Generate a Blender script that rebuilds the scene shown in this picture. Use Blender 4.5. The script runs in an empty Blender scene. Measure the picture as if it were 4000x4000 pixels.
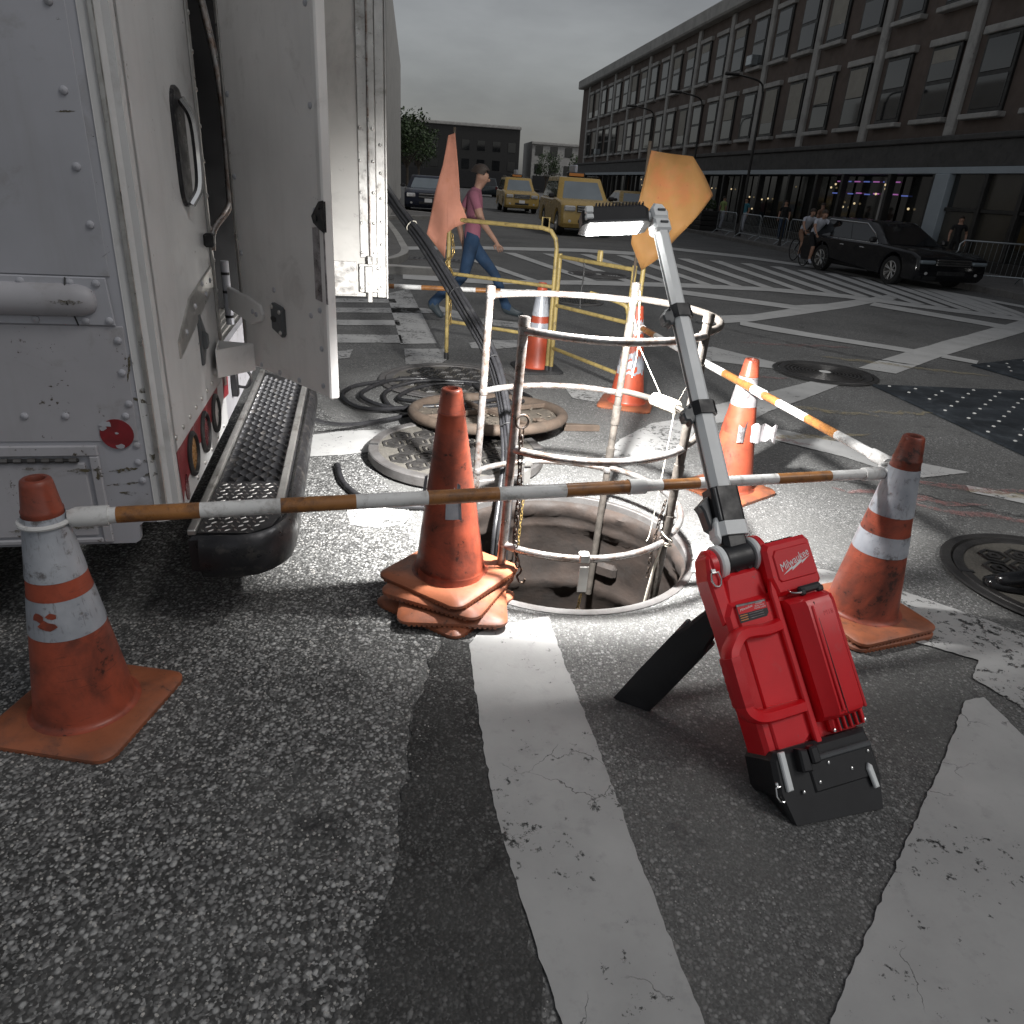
import bpy, bmesh, math, random
from mathutils import Vector, Matrix, Euler
random.seed(7)
PI = math.pi
R_ = math.radians
scene = bpy.context.scene
COL = scene.collection

# ------------------------------------------------------------------ camera
cam_d = bpy.data.cameras.new('camera')
cam = bpy.data.objects.new('camera', cam_d)
COL.objects.link(cam)
cam_d.sensor_width = 36.0
cam_d.lens = 25.47
cam_d.clip_start = 0.02
cam_d.clip_end = 3000
CR = ((0.99776451, 0.06682795, 0.0), (0.02765113, -0.41284106, 0.91038326), (0.06083904, -0.90834811, -0.41376603))
M = Matrix(((CR[0][0], -CR[0][1], -CR[0][2], 0), (CR[1][0], -CR[1][1], -CR[1][2], 0), (CR[2][0], -CR[2][1], -CR[2][2], 1.6), (0, 0, 0, 1)))
cam.matrix_world = M
scene.camera = cam

# ------------------------------------------------------------------ light
SUN_EL, SUN_AZ = R_(50), R_(112)         # azimuth clockwise from +Y: soft light from the right, over the camera's shoulder
world = bpy.data.worlds.new('World')
scene.world = world
world.use_nodes = True
wn = world.node_tree.nodes
wl = world.node_tree.links
for n in list(wn):
    wn.remove(n)
sky = wn.new('ShaderNodeTexSky')
sky.sky_type = 'NISHITA'
sky.sun_disc = False
sky.sun_elevation = SUN_EL
sky.sun_rotation = SUN_AZ
sky.air_density = 1.2
sky.dust_density = 2.0
sky.ozone_density = 1.0
hs = wn.new('ShaderNodeHueSaturation')
hs.inputs['Saturation'].default_value = 0.22
bg = wn.new('ShaderNodeBackground')
bg.inputs['Strength'].default_value = 0.074
wo = wn.new('ShaderNodeOutputWorld')
wl.new(sky.outputs[0], hs.inputs['Color'])
wtc = wn.new('ShaderNodeTexCoord'); wmp = wn.new('ShaderNodeMapping'); wmp.inputs['Scale'].default_value = (1, 1, 3.2)
wnz = wn.new('ShaderNodeTexNoise'); wnz.inputs['Scale'].default_value = 3.0; wnz.inputs['Detail'].default_value = 7; wnz.inputs['Roughness'].default_value = .55
wrp = wn.new('ShaderNodeValToRGB'); wrp.color_ramp.elements[0].position = .3; wrp.color_ramp.elements[0].color = (.78, .78, .79, 1); wrp.color_ramp.elements[1].position = .7; wrp.color_ramp.elements[1].color = (1.25, 1.25, 1.24, 1)
wmx = wn.new('ShaderNodeMix'); wmx.data_type = 'RGBA'; wmx.blend_type = 'MULTIPLY'; wmx.inputs[0].default_value = 1.0
wl.new(wtc.outputs['Generated'], wmp.inputs[0]); wl.new(wmp.outputs[0], wnz.inputs['Vector']); wl.new(wnz.outputs[0], wrp.inputs[0])
wl.new(hs.outputs[0], wmx.inputs[6]); wl.new(wrp.outputs[0], wmx.inputs[7]); wl.new(wmx.outputs[2], bg.inputs['Color'])
wl.new(bg.outputs[0], wo.inputs['Surface'])
sd = bpy.data.lights.new('sun', 'SUN')
sd.energy = 0.70
sd.angle = R_(14)
sd.color = (1.0, 0.97, 0.93)
sun = bpy.data.objects.new('sun', sd)
COL.objects.link(sun)
sun.rotation_euler = Vector((-math.sin(SUN_AZ) * math.cos(SUN_EL), -math.cos(SUN_AZ) * math.cos(SUN_EL), -math.sin(SUN_EL))).to_track_quat('-Z', 'Y').to_euler()
sun.location = (20, 12, 30)
vs = scene.view_settings
vs.view_transform = 'Standard'
vs.look = 'None'
vs.exposure = -0.25
vs.gamma = 1.0
vs.use_curve_mapping = False
scene.cycles.use_denoising = True
scene.cycles.max_bounces = 6
scene.cycles.transparent_max_bounces = 12
scene.cycles.sample_clamp_indirect = 4.0

# ------------------------------------------------------------------ helpers
class MB:
    """collects geometry; build() links it as one mesh object"""
    def __init__(self):
        self.v = []; self.f = []; self.m = []
    def add(self, vs, fs, mi=0, X=None):
        o = len(self.v)
        if X is None:
            self.v.extend([tuple(p) for p in vs])
        else:
            self.v.extend([tuple(X @ Vector(p)) for p in vs])
        self.f.extend([tuple(i + o for i in f) for f in fs])
        self.m.extend([mi] * len(fs))
        return self
    def box(self, c, s, ch=0.0, X=None, mi=0):
        hx, hy, hz = s[0] / 2, s[1] / 2, s[2] / 2
        ch = min(ch, hx * .95, hy * .95, hz * .95)
        T = Matrix.Translation(c)
        if X is not None: T = X @ T
        if ch <= 0:
            vs = [(x * hx, y * hy, z * hz) for x in (-1, 1) for y in (-1, 1) for z in (-1, 1)]
            return self.add(vs, [(0, 1, 3, 2), (4, 6, 7, 5), (0, 4, 5, 1), (2, 3, 7, 6), (0, 2, 6, 4), (1, 5, 7, 3)], mi, T)
        vs = []; idx = {}
        for sx in (-1, 1):
            for sy in (-1, 1):
                for sz in (-1, 1):
                    for a in range(3):
                        p = [sx * (hx - ch), sy * (hy - ch), sz * (hz - ch)]
                        p[a] = (sx, sy, sz)[a] * (hx, hy, hz)[a]
                        idx[(sx, sy, sz, a)] = len(vs); vs.append(p)
        fs = []
        for s_ in (-1, 1):
            q = lambda y, z: idx[(s_, y, z, 0)]
            f = [q(-1, -1), q(1, -1), q(1, 1), q(-1, 1)]; fs.append(f if s_ > 0 else f[::-1])
            q = lambda x, z: idx[(x, s_, z, 1)]
            f = [q(-1, -1), q(-1, 1), q(1, 1), q(1, -1)]; fs.append(f if s_ > 0 else f[::-1])
            q = lambda x, y: idx[(x, y, s_, 2)]
            f = [q(-1, -1), q(1, -1), q(1, 1), q(-1, 1)]; fs.append(f if s_ > 0 else f[::-1])
        for a in (-1, 1):
            for b in (-1, 1):
                for (i, j, k) in ((0, 1, 2), (0, 2, 1), (1, 2, 0)):
                    def key(ck, ax):
                        d = [0, 0, 0]; d[i] = a; d[j] = b; d[k] = ck
                        return idx[(d[0], d[1], d[2], ax)]
                    fs.append([key(-1, i), key(-1, j), key(1, j), key(1, i)])
        for sx in (-1, 1):
            for sy in (-1, 1):
                for sz in (-1, 1):
                    fs.append([idx[(sx, sy, sz, 0)], idx[(sx, sy, sz, 1)], idx[(sx, sy, sz, 2)]])
        return self.add(vs, fs, mi, T)
    def tube(self, path, r, n=10, closed=False, caps=True, mi=0, X=None):
        path = [Vector(p) for p in path]
        m = len(path)
        rs = r if isinstance(r, (list, tuple)) else [r] * m
        vs = []; fs = []
        up = None
        for i, p in enumerate(path):
            if closed:
                t = path[(i + 1) % m] - path[i - 1]
            else:
                t = path[min(i + 1, m - 1)] - path[max(i - 1, 0)]
            t = t.normalized() if t.length > 1e-9 else Vector((0, 0, 1))
            if up is None:
                up = Vector((0, 0, 1)) if abs(t.z) < .9 else Vector((1, 0, 0))
            a = up - t * up.dot(t)
            a = a.normalized() if a.length > 1e-6 else t.orthogonal().normalized()
            up = a
            b = t.cross(a)
            for k in range(n):
                an = 2 * PI * k / n
                vs.append(p + (a * math.cos(an) + b * math.sin(an)) * rs[i])
        for i in range(m if closed else m - 1):
            i2 = (i + 1) % m
            for k in range(n):
                k2 = (k + 1) % n
                fs.append((i * n + k, i * n + k2, i2 * n + k2, i2 * n + k))
        if caps and not closed:
            fs.append(tuple(range(n))[::-1]); fs.append(tuple((m - 1) * n + k for k in range(n)))
        return self.add(vs, fs, mi, X)
    def lathe(self, prof, n=24, mi=0, X=None, capb=False, capt=False, mis=None):
        vs = []; o = len(self.v)
        for (r, z) in prof:
            for k in range(n):
                a = 2 * PI * k / n
                vs.append((r * math.cos(a), r * math.sin(a), z))
        self.add(vs, [], mi, X)
        for i in range(len(prof) - 1):
            for k in range(n):
                k2 = (k + 1) % n
                self.f.append((o + i * n + k, o + i * n + k2, o + (i + 1) * n + k2, o + (i + 1) * n + k))
                self.m.append(mis[i] if mis else mi)
        if capb: self.f.append(tuple(o + k for k in range(n))[::-1]); self.m.append(mi)
        if capt: self.f.append(tuple(o + (len(prof) - 1) * n + k for k in range(n))); self.m.append(mi)
        return self
    def prism(self, poly, z0, z1, mi=0, X=None, inset=0.0):
        """extrude a 2D polygon (counter-clockwise) from z0 to z1; inset chamfers the top edge"""
        n = len(poly)
        vs = [(p[0], p[1], z0) for p in poly]
        if inset > 0:
            cx = sum(p[0] for p in poly) / n; cy = sum(p[1] for p in poly) / n
            ins = offset_poly(poly, inset)
            vs += [(p[0], p[1], z1 - inset) for p in poly] + [(p[0], p[1], z1) for p in ins]
            fs = [(i, (i + 1) % n, n + (i + 1) % n, n + i) for i in range(n)] + [(n + i, n + (i + 1) % n, 2 * n + (i + 1) % n, 2 * n + i) for i in range(n)]
            fs += [tuple(range(n))[::-1], tuple(range(2 * n, 3 * n))]
        else:
            vs += [(p[0], p[1], z1) for p in poly]
            fs = [(i, (i + 1) % n, n + (i + 1) % n, n + i) for i in range(n)] + [tuple(range(n))[::-1], tuple(range(n, 2 * n))]
        return self.add(vs, fs, mi, X)
    def loft(self, secs, mi=0, X=None, caps=True):
        n = len(secs[0]); vs = [p for s in secs for p in s]; fs = []
        for i in range(len(secs) - 1):
            for k in range(n):
                k2 = (k + 1) % n
                fs.append((i * n + k, i * n + k2, (i + 1) * n + k2, (i + 1) * n + k))
        if caps:
            fs.append(tuple(range(n))[::-1]); fs.append(tuple((len(secs) - 1) * n + k for k in range(n)))
        return self.add(vs, fs, mi, X)
    def mesh(self, name, mats, smooth=False, ang=None):
        me = bpy.data.meshes.new(name)
        me.from_pydata(self.v, [], self.f)
        if not isinstance(mats, (list, tuple)): mats = [mats]
        for m in mats: me.materials.append(m)
        if len(mats) > 1:
            me.polygons.foreach_set('material_index', self.m)
        bm = bmesh.new(); bm.from_mesh(me)
        bmesh.ops.recalc_face_normals(bm, faces=bm.faces)
        bm.to_mesh(me); bm.free()
        if smooth:
            me.polygons.foreach_set('use_smooth', [True] * len(me.polygons))
            if hasattr(me, 'set_sharp_from_angle'):
                me.set_sharp_from_angle(angle=R_(ang or 40))
        me.update()
        return me
    def build(self, name, mats, parent=None, smooth=False, ang=None, X=None):
        return obj(name, self.mesh(name, mats, smooth, ang), parent, X)

def offset_poly(poly, d):
    n = len(poly); out = []
    for i in range(n):
        p0 = Vector(poly[i - 1][:2]); p1 = Vector(poly[i][:2]); p2 = Vector(poly[(i + 1) % n][:2])
        e1 = (p1 - p0).normalized(); e2 = (p2 - p1).normalized()
        n1 = Vector((-e1.y, e1.x)); n2 = Vector((-e2.y, e2.x))
        b = n1 + n2
        b = b / max(b.dot(n1), .3) if b.length > 1e-6 else n1
        out.append(p1 + b * d)
    return [(p.x, p.y) for p in out]

def obj(name, me, parent=None, X=None):
    o = bpy.data.objects.new(name, me)
    COL.objects.link(o)
    if parent is not None: o.parent = parent
    if X is not None: o.matrix_local = X
    return o
def tag(o, label=None, cat=None, group=None, kind=None):
    if label: o['label'] = label
    if cat: o['category'] = cat
    if group: o['group'] = group
    if kind: o['kind'] = kind
    return o
def empty(name, X=None):
    o = bpy.data.objects.new(name, None)
    o.empty_display_size = .1
    COL.objects.link(o)
    if X is not None: o.matrix_world = X
    return o
def thing(name, label, cat, X=None, group=None):
    return tag(empty(name, X), label, cat, group)
def TR(loc, rz=0.0, rx=0.0, ry=0.0, s=1.0):
    return Matrix.Translation(loc) @ Euler((rx, ry, rz)).to_matrix().to_4x4() @ Matrix.Scale(s, 4)
def basis(o, x, y, z):
    x, y, z = Vector(x), Vector(y), Vector(z)
    return Matrix(((x.x, y.x, z.x, o[0]), (x.y, y.y, z.y, o[1]), (x.z, y.z, z.z, o[2]), (0, 0, 0, 1)))
def copy_tree(o, parent=None):
    c = o.copy(); COL.objects.link(c); c.parent = parent
    for ch in list(o.children): copy_tree(ch, c)
    return c
def spline(pts, k=8, closed=False):
    P = [Vector(p) for p in pts]; n = len(P); out = []
    for i in range(n if closed else n - 1):
        p0 = P[i - 1] if (closed or i > 0) else P[0] * 2 - P[1]
        p1 = P[i]; p2 = P[(i + 1) % n]
        p3 = P[(i + 2) % n] if (closed or i + 2 < n) else P[-1] * 2 - P[-2]
        for j in range(k):
            t = j / k
            out.append(.5 * ((2 * p1) + (p2 - p0) * t + (2 * p0 - 5 * p1 + 4 * p2 - p3) * t * t + (3 * p1 - p0 - 3 * p2 + p3) * t ** 3))
    if not closed: out.append(P[-1])
    return out
def rrect(w, h, r, n=5):
    pts = []
    for cx, cy, a0 in ((w / 2 - r, h / 2 - r, 0), (-w / 2 + r, h / 2 - r, 90), (-w / 2 + r, -h / 2 + r, 180), (w / 2 - r, -h / 2 + r, 270)):
        for i in range(n):
            a = R_(a0 + 90 * i / (n - 1)); pts.append((cx + r * math.cos(a), cy + r * math.sin(a)))
    return pts
def circle(cx, cy, r, n=24, a0=0.0):
    return [(cx + r * math.cos(a0 + 2 * PI * i / n), cy + r * math.sin(a0 + 2 * PI * i / n)) for i in range(n)]

# ------------------------------------------------------------------ materials
class NT:
    def __init__(self, name):
        self.mat = bpy.data.materials.new(name); self.mat.use_nodes = True
        self.nt = self.mat.node_tree
        for n in list(self.nt.nodes): self.nt.nodes.remove(n)
        self.out = self.n('ShaderNodeOutputMaterial')
        self.b = self.n('ShaderNodeBsdfPrincipled')
        self.l(self.b.outputs[0], self.out.inputs['Surface'])
        tc = self.n('ShaderNodeTexCoord').outputs['Object']; oi = self.n('ShaderNodeObjectInfo').outputs['Random']
        cx = self.n('ShaderNodeCombineXYZ'); self.l(oi, cx.inputs[0]); self.l(oi, cx.inputs[2])
        vm = self.n('ShaderNodeVectorMath'); vm.operation = 'MULTIPLY_ADD'; vm.inputs[1].default_value = (37, 0, 23)
        self.l(cx.outputs[0], vm.inputs[0]); self.l(tc, vm.inputs[2]); self.co = vm.outputs[0]
    def n(self, t): return self.nt.nodes.new(t)
    def l(self, a, b): self.nt.links.new(a, b)
    def set(self, sock, v):
        if hasattr(v, 'is_output'): self.l(v, sock)
        else: sock.default_value = v
    def noise(self, scale, detail=4, rough=.55, vec=None, dist=0.0):
        n = self.n('ShaderNodeTexNoise'); n.inputs['Scale'].default_value = scale; n.inputs['Detail'].default_value = detail
        n.inputs['Roughness'].default_value = rough; n.inputs['Distortion'].default_value = dist
        self.l(vec or self.co, n.inputs['Vector']); return n.outputs[0]
    def vor(self, scale, feat='F1', vec=None, out='Distance', rnd=1.0):
        n = self.n('ShaderNodeTexVoronoi'); n.feature = feat; n.inputs['Scale'].default_value = scale
        n.inputs['Randomness'].default_value = rnd
        self.l(vec or self.co, n.inputs['Vector']); return n.outputs[out]
    def ramp(self, fac, stops, interp='LINEAR'):
        n = self.n('ShaderNodeValToRGB'); e = n.color_ramp.elements; n.color_ramp.interpolation = interp
        while len(e) > 1: e.remove(e[0])
        for i, (p, c) in enumerate(stops):
            c = (c, c, c, 1) if isinstance(c, (int, float)) else (*c[:3], 1)
            if i == 0: e[0].position = p; e[0].color = c
            else: x = e.new(p); x.color = c
        self.l(fac, n.inputs[0]); return n.outputs[0]
    def mix(self, fac, a, b, mode='MIX'):
        n = self.n('ShaderNodeMix'); n.data_type = 'RGBA'; n.blend_type = mode
        self.set(n.inputs[0], fac)
        for s, v in ((n.inputs[6], a), (n.inputs[7], b)):
            if isinstance(v, (tuple, list)): v = (*v[:3], 1)
            self.set(s, v)
        return n.outputs[2]
    def math(self, op, a, b=0.0):
        n = self.n('ShaderNodeMath'); n.operation = op
        self.set(n.inputs[0], a); self.set(n.inputs[1], b); return n.outputs[0]
    def scalev(self, s):
        n = self.n('ShaderNodeMapping'); n.inputs['Scale'].default_value = s; self.l(self.co, n.inputs['Vector']); return n.outputs[0]
    def bump(self, h, strength=.3, dist=.01):
        n = self.n('ShaderNodeBump'); n.inputs['Strength'].default_value = strength; n.inputs['Distance'].default_value = dist
        self.l(h, n.inputs['Height']); self.l(n.outputs[0], self.b.inputs['Normal'])
    def fin(self, color=None, rough=None, metal=None, spec=None):
        if color is not None: self.set(self.b.inputs['Base Color'], (*color[:3], 1) if isinstance(color, (tuple, list)) else color)
        if rough is not None: self.set(self.b.inputs['Roughness'], rough)
        if metal is not None: self.set(self.b.inputs['Metallic'], metal)
        if spec is not None: self.b.inputs['Specular IOR Level'].default_value = spec
        return self.mat

def pm(name, base, rough=.5, metal=0.0, var=.2, vs=6.0, dirt=None, damt=.5, ds=5.0, bump=0.0, bs=60.0, spec=None, stretch=None, rv=.12):
    """painted / plastic / metal surface: colour variation, blotchy dirt, fine relief"""
    t = NT(name)
    vec = t.scalev(stretch) if stretch else None
    n1 = t.noise(vs, 5, .6, vec)
    c = t.mix(t.ramp(n1, [(.3, 0.0), (.7, 1.0)]), tuple(x * (1 - var) for x in base), tuple(min(1, x * (1 + var * .6)) for x in base))
    if dirt is not None:
        n2 = t.noise(ds, 8, .68, vec, .4)
        n3 = t.noise(ds * 7, 6, .7, vec, .3)
        lo = .70 - damt * .35
        c = t.mix(t.ramp(n2, [(lo - .06, 0.0), (lo + .12, .75)]), c, dirt)
        k = t.math('ADD', t.math('MULTIPLY', n2, .45), t.math('MULTIPLY', n3, .55))
        lo = .69 - damt * .21
        c = t.mix(t.ramp(k, [(lo, 0.0), (lo + .05, 1.0)]), c, tuple(x * .6 for x in dirt))
        # long thin scratches
        sc = t.n('ShaderNodeMapping'); sc.inputs['Scale'].default_value = (3, 3, 42); sc.inputs['Rotation'].default_value = (.3, .5, .2); t.l(t.co, sc.inputs['Vector'])
        n4 = t.noise(ds * 1.1, 5, .7, sc.outputs[0])
        c = t.mix(t.ramp(n4, [(.66 - damt * .08, 0.0), (.70 - damt * .08, .55)]), c, tuple(x * .8 for x in dirt))
    r = t.ramp(t.noise(vs * 2.3, 4), [(.3, max(0.02, rough - rv)), (.7, min(1, rough + rv))])
    if bump: t.bump(t.noise(bs, 5, .6), bump, .004)
    return t.fin(c, r, metal, spec)
def glow(name, col, s):
    t = NT(name); t.b.inputs['Emission Color'].default_value = (*col, 1); t.b.inputs['Emission Strength'].default_value = s
    return t.fin(col, .4)
def glass(name, tint, rough=.05):
    t = NT(name)
    return t.fin(t.mix(t.noise(1.5, 2), tuple(x * .6 for x in tint), tint), rough, 0.0, .8)

def asphalt(name, scale, dark, light, dens, bump, tint=(1, 1, .985), fill=.55):
    t = NT(name)
    def stones(sc, pick):
        col = t.vor(sc, 'F1', out='Color'); sp = t.n('ShaderNodeSeparateColor'); t.l(col, sp.inputs[0])
        return sp.outputs[pick], t.vor(sc, 'F1')
    a, da = stones(scale, 0); b, db = stones(scale * 2.4, 1); c3, dc = stones(scale * .55, 2)
    md = (dark + light) * .5
    fine = t.ramp(b, [(0, dark * .75), (.55, dark * 1.35), (.88, md * .8), (1, light * .75)])
    stone = t.ramp(a, [(0, dark * .9), (1 - dens, dark * 1.7), (1 - dens * .4, md * .9), (1, light)])
    ea = t.ramp(da, [(.28, 1.0), (.60, 0.0)])
    c = t.mix(ea, fine, stone)
    big = t.ramp(c3, [(.80, 0.0), (.82, 1.0)]); eb = t.math('MULTIPLY', big, t.ramp(dc, [(.22, 1.0), (.42, 0.0)]))
    c = t.mix(eb, c, t.ramp(c3, [(.8, md * .7), (1, light * 1.05)]))
    c = t.mix(t.ramp(t.noise(2.2, 4), [(.42, 0.0), (.62, fill)]), c, (md * .62, md * .62, md * .61))          # polished, fines-filled areas
    c = t.mix(1.0, c, t.ramp(t.noise(.8, 6, .62), [(.28, .70), (.5, .97), (.75, 1.22)]), 'MULTIPLY')
    c = t.mix(t.ramp(t.noise(5.5, 7, .68, None, .6), [(.60, 0.0), (.70, .75)]), c, (dark * .55, dark * .55, dark * .58))   # oil and tar stains
    c = t.mix(t.ramp(t.noise(22, 5, .7), [(.64, 0.0), (.70, .6)]), c, (dark * .5, dark * .5, dark * .5))
    c = t.mix(1.0, c, tint, 'MULTIPLY')
    h = t.math('ADD', t.math('ADD', t.math('MULTIPLY', ea, .5), t.math('MULTIPLY', eb, .7)), t.noise(scale * 1.6, 4, .7))
    t.bump(h, bump, .006)
    return t.fin(c, t.ramp(t.noise(30, 3), [(.3, .70), (.7, .95)]), 0, .35)

def road_paint(name, wear, base=(.41, .41, .405)):
    t = NT(name)
    n1 = t.noise(26, 8, .72); n2 = t.noise(3.2, 5, .6); n3 = t.noise(110, 4, .6)
    c = t.mix(t.ramp(n2, [(.35, 0), (.7, 1)]), tuple(x * .82 for x in base), base)
    c = t.mix(t.ramp(t.noise(14, 6, .7), [(.55, 0), (.8, .5)]), c, tuple(x * .5 for x in base))
    k = t.math('ADD', t.math('MULTIPLY', n1, .62), t.math('ADD', t.math('MULTIPLY', n2, .30), t.math('MULTIPLY', n3, .16)))
    a = t.ramp(k, [(wear - .02, 0.0), (wear + .02, 1.0)])
    dv = t.n('ShaderNodeVectorMath'); dv.operation = 'ADD'; nz = t.n('ShaderNodeTexNoise'); nz.inputs['Scale'].default_value = 9; nz.inputs['Detail'].default_value = 6; t.l(t.co, nz.inputs['Vector'])
    sc = t.n('ShaderNodeVectorMath'); sc.operation = 'SCALE'; sc.inputs['Scale'].default_value = .16; t.l(nz.outputs[1], sc.inputs[0]); t.l(t.co, dv.inputs[0]); t.l(sc.outputs[0], dv.inputs[1])
    crack = t.ramp(t.vor(4.2, 'DISTANCE_TO_EDGE', vec=dv.outputs[0]), [(.002, 0.25), (.006, 1.0)])
    crack = t.math('MAXIMUM', crack, t.ramp(t.noise(1.7, 3), [(.56, 1.0), (.62, 0.0)]))
    a = t.math('MULTIPLY', a, crack)
    tr = t.n('ShaderNodeBsdfTransparent'); mx = t.n('ShaderNodeMixShader')
    t.l(a, mx.inputs[0]); t.l(tr.outputs[0], mx.inputs[1]); t.l(t.b.outputs[0], mx.inputs[2]); t.l(mx.outputs[0], t.out.inputs['Surface'])
    t.bump(n3, .25, .002)
    return t.fin(c, .8, 0, .3)

def chalk(name, col, amt=.92, sc=16, lo=.44):
    t = NT(name)
    a = t.ramp(t.noise(sc, 8, .75), [(lo, 0.0), (lo + .12, amt)])
    tr = t.n('ShaderNodeBsdfTransparent'); mx = t.n('ShaderNodeMixShader')
    t.l(a, mx.inputs[0]); t.l(tr.outputs[0], mx.inputs[1]); t.l(t.b.outputs[0], mx.inputs[2]); t.l(mx.outputs[0], t.out.inputs['Surface'])
    return t.fin(col, .9)

M = {}
M['asphalt'] = asphalt('asphalt', 100, .078, .33, .55, .5)
M['aggregate'] = asphalt('exposed_aggregate', 66, .045, .50, .66, .9, fill=.22)
M['tar'] = asphalt('tar', 85, .022, .20, .28, .6)
M['paint'] = road_paint('road_paint', .435)
M['paint_worn'] = road_paint('road_paint_worn', .485)
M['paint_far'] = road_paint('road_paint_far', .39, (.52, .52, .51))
M['red_chalk'] = chalk('red_chalk', (.36, .15, .14), .38, 22, .42); M['yellow_chalk'] = chalk('yellow_chalk', (.40, .33, .18), .42, 22, .42)
M['concrete'] = pm('concrete', (.17, .165, .16), .85, 0, .2, 3, (.09, .085, .08), .5, 6, .3, 90)
def truck_paint(name, base, grime, chips):
    t = NT(name)
    c = t.mix(t.ramp(t.noise(1.4, 5, .6), [(.3, 0), (.7, 1)]), tuple(x * .84 for x in base), tuple(x * 1.06 for x in base))
    sv = t.scalev((5, .5, 5)); c = t.mix(t.ramp(t.noise(2.2, 6, .65, sv), [(.52, 0.0), (.80, grime * .5)]), c, (.24, .22, .20))            # rain streaks
    c = t.mix(t.ramp(t.noise(4.5, 8, .7, None, .5), [(.56, 0.0), (.70, grime)]), c, (.24, .225, .21))                                     # grime
    k = t.math('ADD', t.math('MULTIPLY', t.noise(7, 6, .7), .5), t.math('MULTIPLY', t.noise(60, 5, .7), .5))
    c = t.mix(t.ramp(k, [(chips, 0.0), (chips + .025, 1.0)]), c, (.075, .060, .045))                                                      # chips
    t.bump(t.noise(1.8, 2), .25, .02)
    return t.fin(c, t.ramp(t.noise(6, 5), [(.3, .30), (.7, .55)]), 0, .45)
M['truck'] = truck_paint('truck_paint', (.42, .425, .46), .55, .625)  # body colour: bluish grime, also darkened for the dimmer light on the side
M['truck_lit'] = truck_paint('truck_lit_paint', (.72, .71, .70), .30, .66)  # same truck paint lightened: the door's brighter light is put into the colour
M['truck_post_lit'] = truck_paint('truck_post_lit_paint', (.62, .62, .62), .35, .62)  # same paint lightened: the bright highlight along the corner is painted in
M['truck_scuff'] = truck_paint('truck_paint_scuffed', (.42, .415, .44), .60, .595)
M['alu'] = pm('brushed_aluminium', (.55, .54, .52), .38, .85, .18, 9, (.20, .18, .16), .3, 7, .1, 90)
M['galv'] = pm('galvanised_pipe', (.41, .405, .40), .36, .8, .25, 11, (.20, .13, .095), .62, 16, .22, 80)
M['pipe_dark'] = pm('tarred_pipe', (.085, .075, .066), .5, .2, .4, 14, (.05, .045, .04), .6, 18, .4, 80)
M['black_steel'] = pm('black_steel', (.030, .030, .033), .36, .5, .35, 9, (.12, .11, .10), .30, 20, .2, 80)
M['rubber'] = pm('rubber', (.018, .018, .019), .6, 0, .3, 12, (.06, .06, .06), .35, 9, .15, 90)
M['hose'] = pm('corrugated_hose', (.020, .020, .022), .35, 0, .3, 12, (.05, .05, .05), .25, 9)
M['orange'] = pm('cone_orange', (.34, .070, .036), .42, 0, .25, 5, (.075, .028, .021), .60, 4.2, .1, 60)
M['orange_clean'] = pm('cone_orange_base', (.32, .105, .050), .45, 0, .25, 6, (.14, .065, .045), .5, 7, .12, 60)
M['orange_far'] = pm('cone_orange_red', (.42, .072, .034), .42, 0, .25, 5, (.16, .04, .03), .25, 6)
def reflective():
    t = NT('reflective_sheet')
    c = t.mix(t.ramp(t.noise(5, 4, .6), [(.35, 0), (.65, 1)]), (.30, .32, .36), (.50, .52, .56))
    c = t.mix(t.ramp(t.noise(14, 8, .72), [(.56, 0), (.66, 1)]), c, (.14, .13, .13))
    sc = t.scalev((30, 30, 3)); c = t.mix(t.ramp(t.noise(3, 6, .7, sc), [(.58, 0), (.66, .6)]), c, (.16, .15, .15))
    return t.fin(c, t.ramp(t.noise(20), [(.3, .25), (.7, .5)]), .15)
M['reflect'] = reflective()
M['reflect_old'] = pm('reflective_sheet_old', (.36, .34, .35), .5, .1, .3, 14, (.08, .07, .07), .55, 12, .2, 60)
M['barw'] = pm('bar_white', (.64, .64, .63), .4, 0, .12, 7, (.24, .22, .20), .36, 22, .1, 60)
M['baro'] = pm('bar_orange', (.31, .135, .040), .34, 0, .25, 7, (.10, .05, .03), .48, 18, .1, 60)
M['yellow_pipe'] = pm('yellow_pipe', (.35, .265, .095), .5, 0, .25, 9, (.11, .08, .04), .42, 20, .15, 60)
M['flag_o'] = pm('orange_flag', (.46, .20, .135), .9, 0, .2, 4, (.35, .14, .07), .3, 6)
M['flag_y'] = pm('amber_flag', (.29, .145, .042), .8, 0, .2, 3, (.42, .12, .05), .4, 3)
M['iron'] = pm('cast_iron', (.135, .13, .128), .55, .4, .3, 7, (.09, .08, .075), .5, 8, .4, 120)
M['iron_dark'] = pm('cast_iron_dark', (.045, .043, .042), .42, .4, .35, 8, (.085, .08, .07), .25, 10, .4, 120)
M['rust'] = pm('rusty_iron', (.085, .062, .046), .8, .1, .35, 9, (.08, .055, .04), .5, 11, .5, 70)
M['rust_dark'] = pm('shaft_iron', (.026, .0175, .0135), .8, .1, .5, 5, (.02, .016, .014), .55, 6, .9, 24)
M['dirt'] = pm('dirt', (.10, .083, .064), .95, 0, .45, 20, (.06, .05, .04), .5, 28, .9, 60)
M['chain'] = pm('rusty_chain', (.055, .045, .04), .5, .6, .4, 40, (.14, .08, .04), .4, 60)
M['brass'] = pm('brass_chain', (.40, .28, .10), .4, .7, .3, 40, (.10, .07, .03), .4, 50)
M['string'] = pm('string', (.50, .47, .40), .9, 0, .2, 60)
M['red'] = pm('tool_red', (.72, .010, .018), .34, 0, .10, 5, (.50, .09, .09), .10, 9, bump=.10, bs=420, rv=.06)
M['red_soft'] = pm('tool_red_grip', (.58, .009, .016), .55, 0, .10, 5, None, bump=.2, bs=300)
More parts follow.
